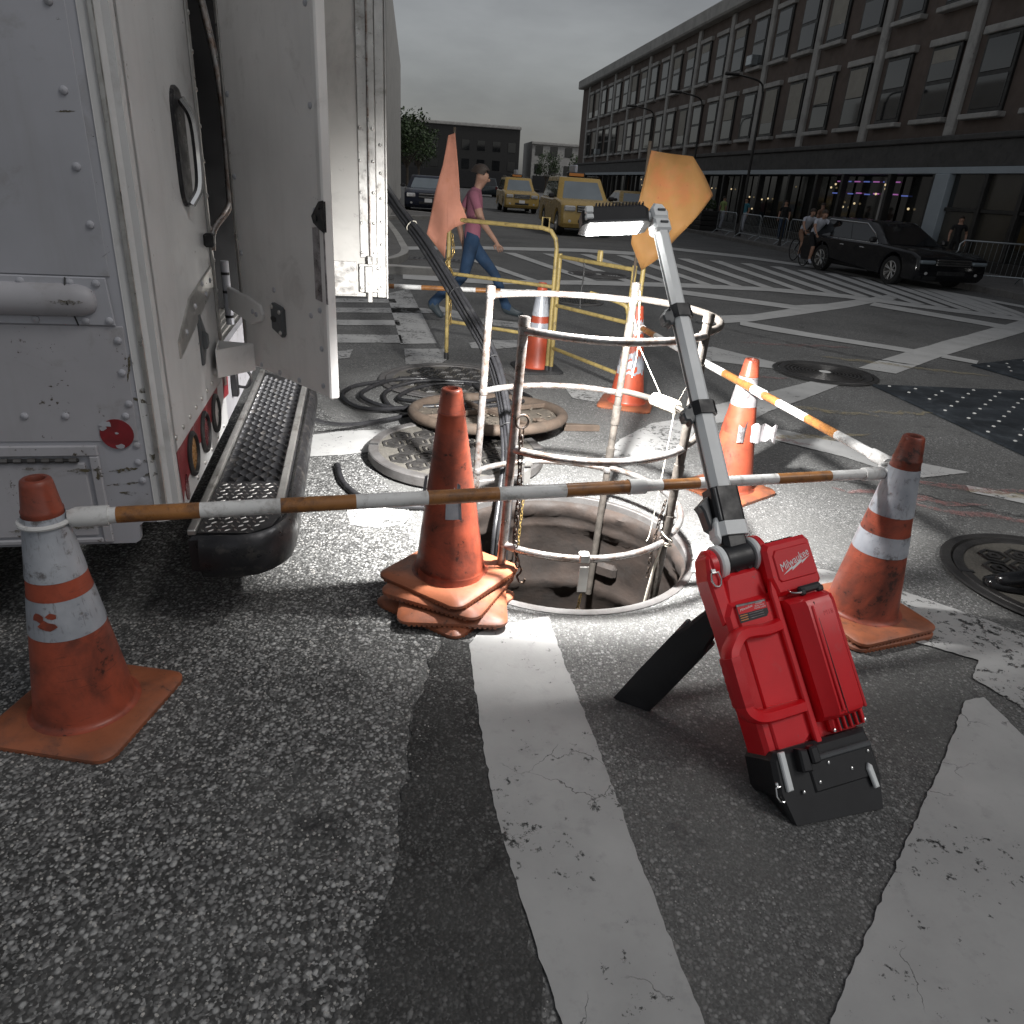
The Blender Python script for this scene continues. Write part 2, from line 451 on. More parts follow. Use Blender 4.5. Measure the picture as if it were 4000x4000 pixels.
M['tool_black'] = pm('tool_black', (.016, .016, .018), .42, 0, .25, 8, None, bump=.12, bs=420)
M['tool_grey'] = pm('tool_grey', (.075, .080, .085), .45, 0, .2, 8, None, bump=.1, bs=300)
M['tool_silver'] = pm('tool_silver', (.80, .82, .82), .42, .0, .06, 6, None, bump=.14, bs=500, rv=.06)
M['bright_steel'] = pm('bright_steel', (.62, .62, .62), .25, .95, .1, 10)
M['white_print'] = pm('white_print', (.78, .78, .78), .5, 0, .04)
M['orange_print'] = pm('orange_print', (.60, .24, .06), .5, 0, .04)
M['tape_red'] = pm('red_tape', (.24, .022, .028), .4, 0, .2, 7, (.12, .02, .02), .3, 9)
M['tape_white'] = pm('white_tape', (.60, .60, .60), .4, 0, .1, 7, (.3, .3, .3), .2, 9)
M['lens_amber'] = pm('amber_lens', (.40, .20, .06), .3, 0, .3, 20)
M['lens_red'] = pm('red_lens', (.12, .008, .012), .2, 0, .3, 20)
M['lens_clear'] = pm('clear_lens', (.60, .58, .56), .2, 0, .2, 20)
M['plate'] = pm('road_plate', (.035, .042, .050), .5, .35, .4, 2.2, (.10, .115, .13), .4, 4, .2, 60)
M['stud'] = pm('stud_white', (.62, .62, .60), .6)
M['taxi'] = pm('taxi_yellow', (.43, .29, .085), .28, 0, .06, 1.2, rv=.03)
M['car_black'] = pm('car_black', (.008, .008, .010), .14, 0, .2, 2, spec=.45)
M['car_navy'] = pm('car_navy', (.010, .014, .030), .16, 0, .2, 2, spec=.45)
M['car_grey'] = pm('car_dark_green', (.025, .035, .040), .2, 0, .2, 2, spec=.6)
M['glass_dark'] = glass('glass_dark', (.012, .014, .016))
M['glass_sky'] = glass('windscreen', (.22, .26, .29), .08)
M['chrome'] = pm('chrome', (.70, .70, .70), .15, 1.0, .05, 5)
M['lamp_glass'] = pm('headlamp_glass', (.55, .55, .55), .12, .2, .2, 9)
M['tyre'] = pm('tyre', (.015, .015, .015), .7, 0, .2, 9)
M['skin'] = pm('skin', (.42, .24, .17), .55, 0, .1, 9)
M['hair'] = pm('hair', (.035, .022, .015), .6, 0, .3, 40)
M['pink'] = pm('pink_shirt', (.33, .12, .17), .85, 0, .3, 4, bump=.9, bs=14)
M['denim'] = pm('blue_denim', (.022, .055, .115), .85, 0, .35, 7, bump=.9, bs=14)
M['cloth_black'] = pm('black_cloth', (.012, .012, .013), .85, 0, .3, 6, bump=.9, bs=14)
M['cloth_white'] = pm('white_cloth', (.48, .50, .56), .85, 0, .15, 5)
M['cloth_tan'] = pm('tan_cloth', (.26, .15, .10), .85, 0, .2, 6)
M['cloth_teal'] = pm('teal_cloth', (.05, .20, .26), .85, 0, .2, 6)
M['cloth_green'] = pm('green_cloth', (.30, .38, .14), .85, 0, .2, 6)
M['shoe_dark'] = pm('dark_shoe', (.05, .065, .075), .5)
M['leather'] = pm('black_leather', (.008, .008, .009), .22, 0, .3, 12, bump=.12, bs=60)
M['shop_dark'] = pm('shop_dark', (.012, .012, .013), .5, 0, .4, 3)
M['shop_frame'] = pm('shop_frame', (.030, .029, .028), .45, .2, .3, 4)
M['shop_glass'] = glass('shop_glass', (.020, .021, .020), .08)
M['shop_glass2'] = glass('shop_glass_papered', (.060, .056, .046), .25)
M['pale_metal'] = pm('pale_column', (.36, .41, .45), .45, 0, .08, 2)
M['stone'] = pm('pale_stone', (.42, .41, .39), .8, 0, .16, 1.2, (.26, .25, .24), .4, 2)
M['steel_rail'] = pm('barricade_steel', (.40, .43, .45), .35, .8, .15, 9)
M['fascia'] = pm('dark_fascia', (.075, .072, .07), .7, 0, .2, 1.5, (.04, .04, .04), .4, 3); M['neon'] = glow('neon_pink', (.75, .25, .75), .35)
M['neon_b'] = glow('neon_blue', (.20, .28, .85), .35)
M['bulb'] = glow('shop_lamp', (1.0, .78, .45), .8)
M['leaf'] = pm('leaf', (.045, .075, .025), .6, 0, .5, 3)
M['bark'] = pm('bark', (.07, .055, .04), .9, 0, .4, 8, bump=.5, bs=30)
POLY = {"S1":[[-0.094,2.363],[0.017,2.44],[0.175,2.506],[0.222,2.24],[0.303,1.849],[0.354,1.584],[0.389,1.387],[0.491,0.904],[0.19,0.886],[0.046,1.36],[0.001,1.533],[-0.062,1.869],[-0.128,2.278]],"S2":[[1.669,2.134],[1.753,2.163],[1.777,1.953],[1.808,1.591],[1.346,0.957],[0.702,0.917],[1.122,1.445],[1.264,1.62],[1.467,1.867]],"S3a":[[0.889,3.253],[1.019,3.272],[1.232,3.134],[1.451,3.095],[1.614,3.055],[1.785,2.945],[1.917,2.841],[2.177,2.636],[2.324,2.444],[1.988,1.96],[1.869,2.111],[1.777,2.277],[1.866,2.4],[1.647,2.512],[1.469,2.689],[1.307,2.891],[0.952,2.946],[0.846,2.976]],"S4":[[2.185,8.507],[2.758,7.809],[2.668,7.516],[2.007,7.711]],"S5":[[1.627,5.932],[2.256,6.514],[2.945,7.169],[3.123,7.029],[2.507,6.327],[2.05,5.846],[1.877,5.6],[1.508,5.407]],"S6":[[1.691,5.516],[1.831,5.465],[2.405,5.116],[2.689,4.835],[3.07,4.651],[2.664,4.481],[2.439,4.603],[2.281,4.799],[1.75,5.175],[1.63,5.275]],"S7":[[2.902,4.395],[3.203,4.273],[3.506,4.096],[3.387,3.926],[3.118,4.135],[2.863,4.274]],"X1":[[8.777,13.112],[7.847,11.625],[5.099,8.922],[3.952,7.691],[3.623,7.862],[4.874,9.219]],"L1":[[3.05,10.581],[3.374,10.324],[3.948,9.831],[4.874,9.219],[4.735,8.929],[3.829,9.504],[3.244,9.881],[2.953,10.207]],"L1b":[[5.136,8.993],[5.409,8.727],[5.268,8.52],[4.983,8.77]],"X2":[[2.727,10.858],[3.423,11.28],[5.756,13.677],[7.5,15.48],[7.329,14.875],[5.475,12.821],[3.239,10.611],[2.566,10.144]],"Lc":[[2.79,13.7],[4.521,12.641],[5.734,13.476],[5.559,13.032],[4.35,12.121],[2.678,13.097]],"Le":[[6.354,13.815],[7.596,12.042],[7.92,11.742],[7.671,11.344],[7.299,11.605],[6.04,13.301]],"b":[[-2.213,13.38],[-0.646,13.314],[1.036,14.156],[2.994,14.802],[4.788,15.085],[6.186,14.774],[7.436,13.845],[8.688,12.969],[8.388,12.49],[7.165,13.304],[5.947,14.163],[4.6,14.45],[2.865,14.105],[0.997,13.515],[-0.615,12.742],[-2.095,12.666]],"stop":[[-3.475,18.324],[-1.387,20.246],[1.505,21.742],[3.248,21.877],[4.523,24.804],[6.438,23.401],[7.987,20.886],[8.695,17.83],[9.79,14.73],[9.569,14.376],[8.461,17.323],[7.738,20.202],[6.163,22.348],[4.32,23.628],[3.095,20.774],[1.437,20.652],[-1.319,19.293],[-3.326,17.535]],"rail":[[-2.036,10.899],[-1.819,11.593],[-0.91,7.664],[-1.267,7.519]],"r1":[[-3.082,9.986],[-1.842,10.457],[-1.765,10.144],[-2.982,9.65]],"r2":[[-2.865,9.258],[-1.349,9.861],[-1.0,9.573],[-1.604,9.367],[-2.767,8.93]],"r3":[[-2.627,8.46],[-1.517,8.855],[-1.436,8.529],[-2.534,8.152]],"r4":[[-2.391,7.673],[-1.344,7.98],[-1.254,7.577],[-2.27,7.266]],"r5":[[-0.585,7.8],[-0.394,8.037],[-0.01,8.138],[-0.005,7.795],[-0.311,7.561],[-0.531,7.544]],"r6":[[-1.198,7.303],[-0.784,7.436],[-0.729,6.939],[-0.766,6.728],[-1.07,6.639]],"r7":[[-1.942,6.847],[-1.677,7.125],[-1.619,6.762],[-1.863,6.555]],"r8":[[-1.253,10.226],[-0.609,9.402],[0.068,9.201],[0.07,8.842],[-0.577,8.957],[-1.206,9.572]],"p1":[[0.379,6.213],[0.556,6.369],[0.725,6.142],[0.982,6.003],[0.93,5.766],[0.683,5.769],[0.437,5.868]],"p2":[[0.537,4.402],[0.724,4.864],[1.012,5.298],[1.308,5.5],[1.321,5.235],[1.184,4.734],[0.938,4.559],[0.701,4.336]],"S8":[[-1.446,4.556],[-1.163,4.639],[-0.915,4.727],[-0.668,4.687],[-0.623,4.374],[-0.838,4.321],[-1.062,4.189],[-1.312,4.103]],"S9":[[-0.879,3.473],[-0.759,3.542],[-0.573,3.538],[-0.519,3.377],[-0.544,3.277],[-0.65,3.206],[-0.799,3.225]],"mk2":[[1.78,8.09],[2.185,8.507],[2.007,7.711],[1.662,7.184]],"hatch":[[[-1.359,16.622],[-1.108,16.676],[0.229,13.606],[0.019,13.569]],[[-0.636,18.9],[-0.349,18.969],[1.324,14.136],[1.104,14.096]],[[0.338,19.34],[0.635,19.412],[2.091,14.387],[1.865,14.346]],[[1.309,19.918],[1.618,19.994],[2.872,14.642],[2.639,14.6]],[[2.29,20.338],[2.608,20.417],[3.631,14.82],[3.394,14.776]],[[3.126,20.487],[3.451,20.568],[4.252,14.917],[4.012,14.873]],[[3.975,20.639],[4.305,20.721],[4.881,15.016],[4.637,14.972]],[[4.831,20.642],[5.164,20.724],[5.518,14.921],[5.274,14.877]],[[5.609,20.451],[5.942,20.532],[6.085,14.795],[5.841,14.752]],[[6.29,20.076],[6.619,20.154],[6.58,14.587],[6.338,14.545]],[[6.826,19.516],[7.149,19.59],[6.972,14.294],[6.734,14.253]],[[7.372,19.124],[7.69,19.195],[7.372,13.995],[7.137,13.956]],[[7.806,18.585],[8.118,18.652],[7.701,13.751],[7.47,13.714]],[[8.202,18.065],[8.506,18.129],[8.01,13.534],[7.781,13.497]],[[8.486,17.431],[8.781,17.49],[8.257,13.36],[8.031,13.324]],[[8.721,16.822],[9.007,16.877],[8.478,13.204],[8.253,13.17]],[[8.925,16.245],[9.202,16.297],[8.683,13.06],[8.46,13.026]],[[9.073,15.685],[9.341,15.733],[8.854,12.939],[8.632,12.906]]]}
# ------------------------------------------------------------------ ground and road
HOLE = Vector((0.253, 3.174)); HR = 0.60
mb = MB()
radii = [HR + .035, 1.2, 3.0, 9.0, 30.0, 120.0, 900.0]
n = 96
for r in radii:
    for k in range(n):
        a = 2 * PI * k / n
        mb.v.append((HOLE.x + r * math.cos(a), HOLE.y + r * math.sin(a), 0.0))
for i in range(len(radii) - 1):
    for k in range(n):
        mb.f.append((i * n + k, i * n + (k + 1) % n, (i + 1) * n + (k + 1) % n, (i + 1) * n + k)); mb.m.append(0)
road = tag(mb.build('road', M['asphalt']), kind='structure')

def rough_poly(poly, step=.06, amp=.006, seed=1):
    rnd = random.Random(seed); out = []
    n = len(poly)
    for i in range(n):
        a = Vector(poly[i]); b = Vector(poly[(i + 1) % n]); d = b - a; L = d.length
        k = max(1, min(140, int(L / step)))
        nn = Vector((-d.y, d.x)) / max(L, 1e-6)
        for j in range(k):
            p = a + d * (j / k) + nn * rnd.uniform(-amp, amp) * (0 if j == 0 else 1)
            out.append((p.x, p.y))
    return out
def sheet(name, poly, z, mat, parent=road, step=.06, amp=.006, seed=1, label=None):
    pl = rough_poly(poly, step, amp, seed)
    m = MB(); m.add([(p[0], p[1], z) for p in pl], [tuple(range(len(pl)))])
    me = m.mesh(name, mat)
    if len(me.polygons) and me.polygons[0].normal.z < 0:
        me.flip_normals()
    o = obj(name, me, parent)
    if label: o['label'] = label
    return o
AGG = [(-3.6, 2.5), (-3.4, 4.6), (-1.63, 5.1), (-1.513, 5.268), (-1.15, 4.62), (-.879, 4.13), (-.575, 3.468), (-.386, 2.907), (-.187, 2.371), (-.281, 2.155), (-.276, 1.921), (-.279, 1.676), (-.224, 1.338), (-.208, .862), (-.2, .3), (-1.3, .3), (-2.3, 1.6)]
sheet('worn_patch', AGG, .003, M['aggregate'], step=.05, amp=.02, seed=3, label='coarse grey patch with exposed pale stones')
TAR = [(-.244, 2.328), (-.119, 2.289), (-.06, 1.864), (.001, 1.533), (.052, 1.36), (.108, 1.143), (.2, .55), (-.24, .55), (-.261, 1.117), (-.23, 1.338), (-.264, 1.678), (-.271, 1.949)]
sheet('tar_strip', TAR, .005, M['tar'], step=.04, amp=.016, seed=4, label='dark tar strip beside the broad white stripe')
near = {'S1': 'paint', 'S2': 'paint', 'S3a': 'paint_worn', 'S4': 'paint', 'S5': 'paint', 'S6': 'paint', 'S7': 'paint_worn', 'p1': 'paint_worn', 'p2': 'paint_worn', 'S8': 'paint', 'S9': 'paint_worn'}
for i, (k, v) in enumerate(POLY.items()):
    if k == 'hatch': continue
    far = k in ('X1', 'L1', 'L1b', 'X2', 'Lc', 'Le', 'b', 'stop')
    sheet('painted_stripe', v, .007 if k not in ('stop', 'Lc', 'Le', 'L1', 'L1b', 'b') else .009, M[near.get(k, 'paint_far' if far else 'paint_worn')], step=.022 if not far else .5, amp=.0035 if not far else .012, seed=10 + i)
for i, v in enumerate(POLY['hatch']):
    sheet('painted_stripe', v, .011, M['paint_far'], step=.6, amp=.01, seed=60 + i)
# utility paint scribbles
rnd = random.Random(5)
for i, (x, y, a, L, w, c) in enumerate([(2.2, 5.2, .3, 1.1, .05, 'yellow'), (2.6, 6.0, -.2, .9, .05, 'yellow'), (3.3, 6.1, .1, .7, .04, 'yellow'), (3.9, 8.2, -.3, 1.2, .07, 'yellow'), (4.6, 8.0, -.25, 1.0, .06, 'yellow'), (3.6, 9.0, .1, .9, .06, 'red'), (3.0, 8.9, -.1, .8, .05, 'red'),
        (2.4, 4.1, -.15, .9, .05, 'red'), (2.9, 4.35, -.1, .9, .05, 'red'), (2.7, 3.9, -.2, .8, .04, 'red'), (1.9, 5.1, -.3, .5, .04, 'red'), (4.6, 6.2, -.5, .3, .05, 'red'), (2.3, 7.1, .1, .7, .04, 'red'), (3.1, 4.25, -.2, .6, .05, 'yellow'), (1.3, 3.3, .4, .25, .05, 'red')]):
    ca, sa = math.cos(a), math.sin(a); pts = []
    N_ = 10
    off = [rnd.uniform(-.04, .04) for _ in range(N_ + 1)]
    for s_ in (1, -1):
        for j in (range(N_ + 1) if s_ == 1 else range(N_, -1, -1)):
            u = (j / N_ - .5) * L; q = off[j] + s_ * w * 1.0 * math.sin(PI * (j + .3) / (N_ + .6))
            pts.append((x + ca * u - sa * q, y + sa * u + ca * q))
    sheet('spray_mark', pts, .010, M[c + '_chalk'], step=.1, amp=.004, seed=i)
# long crack in the road, a shallow dark seam
for pts, w in (([(2.0, 10.6), (2.6, 9.9), (3.2, 9.2), (3.9, 8.5), (4.6, 8.1)], .018), ([(2.0, 4.35), (2.4, 4.2), (2.9, 3.95), (3.4, 3.8)], .008)):
    p = spline([(a, b, 0) for a, b in pts], 14); L = []; Rr = []
    for i, q in enumerate(p):
        t = (p[min(i + 1, len(p) - 1)] - p[max(i - 1, 0)]).normalized(); nn = Vector((-t.y, t.x, 0)); j = rnd.uniform(-.02, .02)
        ww = w * rnd.uniform(.2, 1)
        L.append((q + nn * (j + ww)).to_2d()); Rr.append((q + nn * (j - ww)).to_2d())
    sheet('road_crack', [tuple(a) for a in L] + [tuple(a) for a in Rr[::-1]], .012, M['rubber'], step=10)
# loose and exposed pebbles in the near roadway (too many to count)
mb = MB(); rnd = random.Random(11)
def pebble(x, y, z, s):
    k = 5; a0 = rnd.uniform(0, 6.28); vs = []
    for j in range(k):
        a = a0 + 2 * PI * j / k; vs.append((x + math.cos(a) * s * rnd.uniform(.7, 1.2), y + math.sin(a) * s * rnd.uniform(.7, 1.2), z - .001))
    vs += [(x + (v[0] - x) * .55, y + (v[1] - y) * .55, z + s * rnd.uniform(.25, .5)) for v in vs]
    fs = [(j, (j + 1) % k, k + (j + 1) % k, k + j) for j in range(k)] + [tuple(range(k, 2 * k))]
    mi = 0 if rnd.random() < .62 else (1 if rnd.random() < .6 else 2)
    mb.add(vs, fs, mi)
for _ in range(9000):
    u = rnd.random() ** .6
    x = rnd.uniform(-2.2, -.22); y = .75 + rnd.random() * 2.6
    if y > 2.3 and x > -.45: continue
    if x < -1.2 and y > 2.3: continue
    pebble(x, y, .003, rnd.choice((.0028, .0035, .0045, .0045, .006)))
for _ in range(2600):
    x = rnd.uniform(-.2, 2.6); y = rnd.uniform(.8, 3.0)
    if (Vector((x, y)) - HOLE).length < .7: continue
    pebble(x, y, .0, rnd.choice((.002, .0028, .0035)))
M['peb_a'] = pm('pebble_pale', (.40, .39, .37), .8, 0, .35, 60); M['peb_b'] = pm('pebble_grey', (.19, .185, .18), .8, 0, .3, 60); M['peb_c'] = pm('pebble_dark', (.07, .07, .072), .8, 0, .3, 60)
tag(mb.build('gravel', [M['peb_a'], M['peb_b'], M['peb_c']]), 'pale and grey pebbles loose on the asphalt', 'gravel', kind='stuff')

# ------------------------------------------------------------------ open manhole
mh = thing('open_manhole', 'open round manhole with thin iron rim and rusty shaft inside the tubular guard', 'manhole', TR((HOLE.x, HOLE.y, 0)))
m = MB()
m.lathe([(HR + .036, -.02), (HR + .036, .004), (HR + .022, .009), (HR + .004, .009), (HR, .006), (HR, -.03)], 96)
m.build('frame_rim', M['iron'], mh, True, 30)
rnd = random.Random(21)
m = MB()
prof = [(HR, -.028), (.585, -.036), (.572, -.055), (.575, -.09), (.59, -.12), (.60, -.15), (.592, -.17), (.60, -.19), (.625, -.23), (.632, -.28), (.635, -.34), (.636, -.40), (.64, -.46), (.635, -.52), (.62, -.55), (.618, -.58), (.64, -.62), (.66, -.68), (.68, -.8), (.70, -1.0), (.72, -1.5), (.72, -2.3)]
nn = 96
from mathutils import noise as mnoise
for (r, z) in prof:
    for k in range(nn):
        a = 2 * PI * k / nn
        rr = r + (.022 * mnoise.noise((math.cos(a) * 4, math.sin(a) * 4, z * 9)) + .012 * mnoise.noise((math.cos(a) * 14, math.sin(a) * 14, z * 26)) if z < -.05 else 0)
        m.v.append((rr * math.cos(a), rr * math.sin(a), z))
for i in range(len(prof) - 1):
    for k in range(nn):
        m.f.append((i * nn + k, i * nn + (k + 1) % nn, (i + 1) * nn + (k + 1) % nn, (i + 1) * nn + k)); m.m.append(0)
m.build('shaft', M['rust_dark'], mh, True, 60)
m = MB(); m.add([(x, y, -2.28) for x, y in circle(0, 0, .74, 48)], [tuple(range(48))]); m.build('shaft_floor', M['dirt'], mh)
for a, z, w, h in ((118, -.36, .15, .12), (60, -.42, .14, .09)):
    an = R_(a); m = MB(); m.box((0, 0, 0), (.05, w, h), .02)
    m.build('shaft_block', M['rust_dark'], mh, X=TR((.625 * math.cos(an), .625 * math.sin(an), z), an))
for a in (95,):
    for i in range(4):
        an = R_(60); z = -.75 - .3 * i
        m = MB(); p = [(.70, -.15, z), (.60, -.15, z), (.58, -.13, z), (.58, .13, z), (.60, .15, z), (.70, .15, z)]
        m.tube(p, .012, 8); m.build('step_iron', M['rust'], mh, True, X=TR((0, 0, 0), an))

# ------------------------------------------------------------------ manhole covers
def hex_relief(m, r, z0, z1, pitch=.150, rot=0.0, inner=True):
    for i in range(-8, 9):
        for j in range(-8, 9):
            x = pitch * (i + .5 * (j % 2)); y = pitch * .866 * j
            if math.hypot(x, y) > r - .062: continue
            def ring(ro, ri, n=6, a0=PI / 6):
                a = circle(x, y, ro, n, a0); b = circle(x, y, ri, n, a0)
                vs = [(p[0], p[1], z0) for p in a] + [(p[0], p[1], z1) for p in offset_c(a, x, y, .93)] + [(p[0], p[1], z1) for p in b] + [(p[0], p[1], z0) for p in b]
                fs = []
                for q in range(3):
                    for k in range(n): fs.append((q * n + k, q * n + (k + 1) % n, (q + 1) * n + (k + 1) % n, (q + 1) * n + k))
                m.add(vs, fs)
            ring(.078, .058)
            if inner:
                ring(.040, .016)
def offset_c(pts, cx, cy, s): return [(cx + (p[0] - cx) * s, cy + (p[1] - cy) * s) for p in pts]
M['grit'] = pm('packed_grit', (.105, .097, .083), .95, 0, .4, 30, (.06, .055, .05), .5, 30, .8, 120)
def cover(name, label, X, r, thick, mat, style='hex', group=None, rim=.06):
    t = thing(name, label, 'manhole cover', X, group)
    m = MB()
    zt = thick
    m.lathe([(r * .96, 0), (r, thick * .25), (r, zt - .006), (r - .006, zt), (r - rim, zt), (r - rim - .008, zt - .015), (.001, zt - .015)], 72, capb=True)
    m.build('cover_plate', mat, t, True, 30)
    if style == 'hex':
        MB().prism(circle(0, 0, r - rim - .004, 48), zt - .0145, zt - .0075).build('grit_filling', M['grit'], t)
        m = MB(); hex_relief(m, r - rim, zt - .016, zt + .002); m.build('raised_hexagons', M['iron_dark'], t)
    else:
        m = MB()
        for i in range(9):
            ra = .06 + i * (r - rim - .07) / 9
            m.lathe([(ra, zt - .016), (ra + .004, zt), (ra + .020, zt), (ra + .024, zt - .016)], 48)
        m.build('raised_rings', mat, t)
        m = MB(); m.add([(x, y, zt + .002) for x, y in circle(0, 0, .06, 18)], [tuple(range(18))]); m.build('painted_dot', M['stud'], t)
    for k in range(2 if style == 'hex' else 0):
        a = k * PI + 2.9
        m = MB(); m.box((0, 0, 0), (.06, .022, .006)); m.build('pick_slot', M['rubber'], t, X=TR(((r - .03) * math.cos(a), (r - .03) * math.sin(a), zt), a))
    return t
def seat_ring(t, r, z, mat):
    m = MB(); m.lathe([(r + .004, z - .01), (r + .012, z + .006), (r + .05, z + .006), (r + .06, z)], 72); return m.build('frame_rim', mat, t, True, 30)
cover('manhole_cover', 'thick grey manhole cover with hexagon pattern lifted off onto the road behind the cone stack', TR((-.37, 4.27, .004), R_(20), R_(.6)), .545, .075, M['iron'])
t = cover('manhole_cover', 'pale flush manhole cover with hexagon pattern under the cable coil', TR((-.60, 6.15, .0), R_(50)), .56, .022, M['iron']); seat_ring(t, .56, .015, M['iron'])
t = cover('manhole_cover', 'black manhole cover with hexagon pattern under the black shoe at right', TR((2.65, 3.10, .0), R_(8)), .46, .022, M['iron_dark'], rim=.045); seat_ring(t, .46, .018, M['iron_dark'])
t = cover('manhole_cover', 'dark round ribbed cover with pale centre spot behind the right bar', TR((3.12, 7.48, .0), R_(25)), .46, .020, M['iron_dark'], 'rings'); seat_ring(t, .46, .014, M['iron_dark'])
cover('manhole_cover', 'far round cover in the hatched crossing beyond the yellow barrier', TR((1.42, 15.3, .0)), .62, .020, M['iron'], 'rings')
cover('manhole_cover', 'mesh-patterned round cover in the road just beyond the banded cone', TR((.78, 11.4, .0)), .40, .020, M['iron'], 'hex')
cover('manhole_cover', 'far round cover beside the left kerb corner', TR((-2.6, 12.6, .0)), .36, .020, M['iron'], 'rings')

# spoked pan full of dirt lying half on the lifted cover
t = thing('spoked_pan', 'rusty round spoked iron pan full of dirt leaning on the lifted cover', 'iron pan', TR((-.215, 4.93, .115), R_(12), R_(-4.5)))
m = MB(); m.tube([(x, y, 0) for x, y in circle(0, 0, .525, 56)], .038, 12, True); m.build('rim', M['rust'], t, True)
m = MB()
vs = [(0, 0, .0)]; 
for ri in range(1, 13):
    for k in range(40):
        a = 2 * PI * k / 40; rr = .51 * ri / 12
        vs.append((rr * math.cos(a), rr * math.sin(a), -.012 + .016 * mnoise.noise((rr * math.cos(a) * 9, rr * math.sin(a) * 9, 3)) + .008 * mnoise.noise((rr * math.cos(a) * 30, rr * math.sin(a) * 30, 7))))
fs = [(0, 1 + k, 1 + (k + 1) % 40) for k in range(40)]
for ri in range(11):
    for k in range(40): fs.append((1 + ri * 40 + k, 1 + ri * 40 + (k + 1) % 40, 1 + (ri + 1) * 40 + (k + 1) % 40, 1 + (ri + 1) * 40 + k))
m.add(vs, fs); m.build('dirt_fill', M['dirt'], t, True, 80)
for a in (25, 115):
    m = MB(); m.box((0, 0, .012), (1.0, .035, .035), .006); m.build('spoke', M['rust'], t, X=TR((0, 0, 0), R_(a)))
m = MB(); m.box((0, 0, 0), (.10, .045, .02), .006); m.lathe([(.012, .0), (.012, .014), (.03, .014), (.03, 0)], 12); m.build('lift_lug', M['rust'], t, X=TR((.30, -.33, .02), R_(-50)))
rnd = random.Random(8); m = MB()
for _ in range(260):
    a = rnd.uniform(0, 6.28); rr = .47 * math.sqrt(rnd.random()); s = rnd.choice((.004, .006, .01))
    m.box((rr * math.cos(a), rr * math.sin(a), .003), (s * 1.6, s, s), s * .3, X=None)
o = m.build('rubble', M['dirt'], t); o['kind'] = 'stuff'
t = tag(MB().prism([(0, -.03), (.26, -.012), (.26, .012), (0, .03)], 0, .045, inset=.006).build('iron_wedge', M['rust']), 'flat rusty iron wedge on the road beside the dirt pan', 'wedge'); t.matrix_world = TR((.33, 5.0, .004), R_(6))
# ------------------------------------------------------------------ steel road plates with studs
def road_plate(label, poly, origin, ux, nx, ny, step, skew=0.0):
    t = thing('road_plate', label, 'steel plate', TR((origin[0], origin[1], 0)), 'steel plates over the trench')
    m = MB(); pl = [(p[0] - origin[0], p[1] - origin[1]) for p in poly]
    m.prism(pl, .004, .022, inset=.010); m.build('plate', M['plate'], t)
    sm = MB().lathe([(.016, 0), (.013, .005), (.004, .007)], 8, capt=True).mesh('stud', M['stud'], True)
    c = Vector((sum(p[0] for p in pl) / len(pl), sum(p[1] for p in pl) / len(pl)))
    def inside(x, y):
        ins = False; j = len(pl) - 1
        for i in range(len(pl)):
            xi, yi = pl[i]; xj, yj = pl[j]
            if ((yi > y) != (yj > y)) and (x < (xj - xi) * (y - yi) / (yj - yi) + xi): ins = not ins
            j = i
        return ins
    ca, sa = math.cos(ux), math.sin(ux)
    for i in range(-nx, nx):
        for j in range(-ny, ny):
            u, v = (i + .5 * (j % 2)) * step, j * step * .8
            x, y = u * ca - v * sa + c.x, u * sa + v * ca + c.y
            if inside(x, y) and inside(x + .09, y) and inside(x - .09, y - .04) and inside(x, y + .06):
                obj('stud', sm, t, TR((x, y, .022)))
road_plate('large dark blue steel road plate with white studs at right', [(3.43, 7.06), (3.72, 5.08), (3.85, 4.2), (6.6, 4.6), (6.6, 7.4)], (3.43, 7.0), R_(-8), 12, 12, .24)
road_plate('smaller dark studded plate farther back at the right edge', [(5.15, 8.42), (5.38, 7.72), (7.4, 7.9), (7.4, 9.2), (6.2, 9.08)], (5.2, 8.4), R_(6), 10, 8, .25)

# ------------------------------------------------------------------ kerbs, pavements, far street
SD = Vector((-.1495, .98876)); NR = Vector((.98876, .1495)); K0 = Vector((9.53, 17.14))
def st(t, off): p = K0 + SD * t + NR * off; return (p.x, p.y)
def XS(t, off, z=0.0): 
    p = st(t, off); return basis((p[0], p[1], z), (SD.x, SD.y, 0), (-NR.x, -NR.y, 0), (0, 0, 1))   # local x along the street, y towards the road
m = MB(); m.prism([st(-30, .66), st(-30, 9), st(110, 9), st(110, .66)], -.05, .135); tag(m.build('pavement_right', M['concrete']), kind='structure')
kerb = tag(empty('kerb_right'), kind='structure')
for i in range(46):
    t0 = -16 + i * 1.85
    m = MB(); m.prism([st(t0, .5), st(t0, .658), st(t0 + 1.838, .658), st(t0 + 1.838, .5)], -.05, .14, inset=.012); m.build('kerb_stone', M['concrete'], kerb)
CL = [(-60, 60), (-7.7, 37.3), (-5.545, 29.41), (-3.796, 22.043), (-2.95, 18.2), (-2.62, 16.6), (-2.52, 15.5), (-2.65, 14.4), (-3.1, 13.6), (-4.2, 13.0), (-40, 9)]
cl = [(p.x, p.y) for p in spline([(a, b, 0) for a, b in CL], 5)]
m = MB(); m.prism(cl, -.05, .13); tag(m.build('pavement_left', M['concrete']), kind='structure')
m = MB(); pl = [Vector((a, b, .07)) for a, b in cl]; outer = offset_poly(cl, -.16)
for i in range(len(cl) - 1):
    m.add([(*cl[i], -.04), (*cl[i + 1], -.04), (*outer[i + 1], -.04), (*outer[i], -.04), (*cl[i], .14), (*cl[i + 1], .14), (*outer[i + 1], .135), (*outer[i], .135)], [(0, 1, 2, 3), (4, 7, 6, 5), (0, 4, 5, 1), (3, 2, 6, 7)])
tag(m.build('kerb_left', M['stone']), kind='structure')
